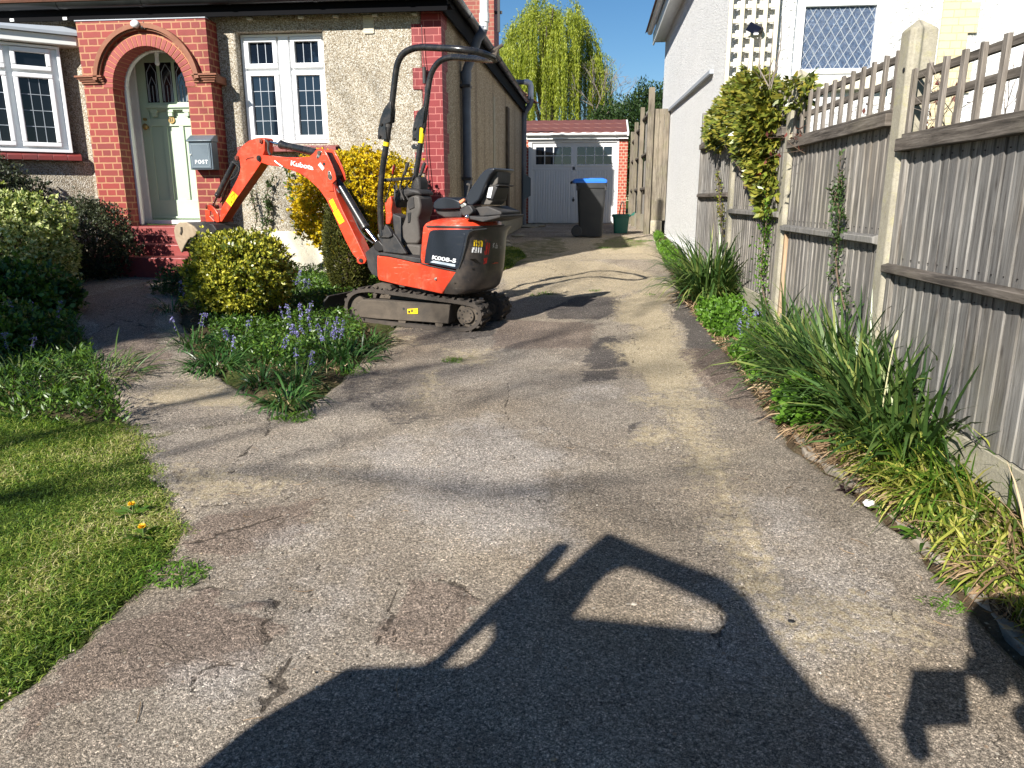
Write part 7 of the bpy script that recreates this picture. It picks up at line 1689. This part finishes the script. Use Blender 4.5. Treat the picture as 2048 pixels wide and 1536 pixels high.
skin('clothed_body',J,[(0,1),(1,2),(2,3),(3,4),(2,5),(5,6),(6,7),(2,8),(8,9),(9,10),(0,11),(11,12),(12,13),(13,14),(0,15),(15,16),(16,17),(17,18)],cl,PE)
hx,hf,hz=.105,-.19,1.755
mb=MB(); mb.ball(PP_(hx,hf,hz),.112,(1,1.05,1.22),20); mb.ball(PP_(hx,hf+.095,hz-.02),.014,(1,1,1.3)); mb.ball(PP_(hx-.09,hf-.01,hz),.02,(.5,1,1.3)); mb.ball(PP_(hx+.09,hf-.01,hz),.02,(.5,1,1.3)); mb.tube([PP_(hx,hf-.02,hz-.06),PP_(.18,-.25,1.58)],.055,12)
for e in (-.03,.03): mb.ball(PP_(hx+e,hf+.083,hz+.015),.012)
mb.tube([PP_(hx-.025,hf+.088,hz-.055),PP_(hx,hf+.093,hz-.058),PP_(hx+.025,hf+.088,hz-.055)],.005,6)
mb.build('head',sk_,PE,smooth=True)
mb=MB(); mb.ball(PP_(hx,hf-.02,hz+.03),.125,(1,1.02,1.08),18); mb.build('hair',M['ink'],PE,smooth=True)
def hand(wr,dirs,par,side):
    J=[(wr,.026),(wr.lerp(dirs[0],.45),.034),(dirs[0],.030)]; E_=[(0,1),(1,2)]; k=3
    for f in range(4):
        b=dirs[0]+dirs[1]*(f-1.5)*.019; J+=[(b+dirs[2]*.02,.0095),(b+dirs[2]*.045-dirs[3]*.006,.0085),(b+dirs[2]*.055-dirs[3]*.03,.0075)]; E_+=[(2,k),(k,k+1),(k+1,k+2)]; k+=3
    t=wr.lerp(dirs[0],.4); J+=[(t+dirs[3]*-.025-dirs[1]*.03,.012),(t-dirs[3]*.055-dirs[1]*.045,.010)]; E_+=[(1,k),(k,k+1)]
    skin('hand',J,E_,sk_,par,1)
hand(PP_(-.045,-.10,1.31),[PP_(-.055,-.055,1.375),V3((0,0,1)),fw*.25-rt*.5,-rt*.4],PE,0)
hand(PP_(.19,-.075,1.475),[PP_(.115,-.055,1.545),V3((0,0,1)),fw*.2-rt*.6,rt*.4],PE,1)
PH=empty('phone',tuple(PP_(.03,-.03,1.45)),'black phone in an open wallet case held by the person behind the viewer','phone')
mb=MB(); mb.obox(PP_(.012,-.030,1.485),rt*.155,fw*.009,V3((0,0,.076))); mb.build('phone_body',M['ink'],PH,bevel=.004)
mb=MB(); mb.prism([PP_(-.068,-.034,1.345),PP_(.115,-.034,1.355),PP_(.085,-.034,1.53),PP_(-.072,-.034,1.53)],-fw*.006); mb.build('open_case',cl,PH,bevel=.002)
# ================================================================== light, sky, camera
el=math.radians(31.5); az=math.radians(26.4)
dirv=V3((math.sin(az)*math.cos(el),math.cos(az)*math.cos(el),-math.sin(el)))
sd_=bpy.data.lights.new('sun','SUN'); sd_.energy=SUN_E; sd_.angle=math.radians(.53); sd_.color=(1.,.955,.88)
so=bpy.data.objects.new('sun',sd_); COL.objects.link(so); so.rotation_euler=dirv.to_track_quat('-Z','Y').to_euler(); so.location=(-8,-16,12)
w=bpy.data.worlds.new('World'); scene.world=w; w.use_nodes=True; nt=w.node_tree
bg=nt.nodes['Background']; sky=nt.nodes.new('ShaderNodeTexSky'); sky.sky_type='NISHITA'; sky.sun_disc=False
sky.sun_elevation=el; sky.sun_rotation=math.radians(206.4); sky.altitude=100; sky.air_density=1.0; sky.dust_density=.05; sky.ozone_density=3.5
hs=nt.nodes.new('ShaderNodeHueSaturation'); hs.inputs['Saturation'].default_value=1.22; nt.links.new(sky.outputs[0],hs.inputs['Color']); nt.links.new(hs.outputs[0],bg.inputs[0]); bg.inputs[1].default_value=SKY_E
cam=bpy.data.cameras.new('camera'); co=bpy.data.objects.new('camera',cam); COL.objects.link(co)
co.location=(0,0,CZ); co.rotation_euler=(math.pi/2-TH,0,PS); cam.sensor_width=36; cam.lens=36*F/2048; cam.clip_start=.02; cam.clip_end=1000; scene.camera=co
scene.view_settings.view_transform='Standard'; scene.view_settings.look='None'; scene.view_settings.exposure=EXPO; scene.view_settings.gamma=1
scene.cycles.use_denoising=True; scene.cycles.max_bounces=6; scene.cycles.transparent_max_bounces=6; scene.cycles.diffuse_bounces=3
try: scene.cycles.denoiser='OPENIMAGEDENOISE'
except Exception: pass
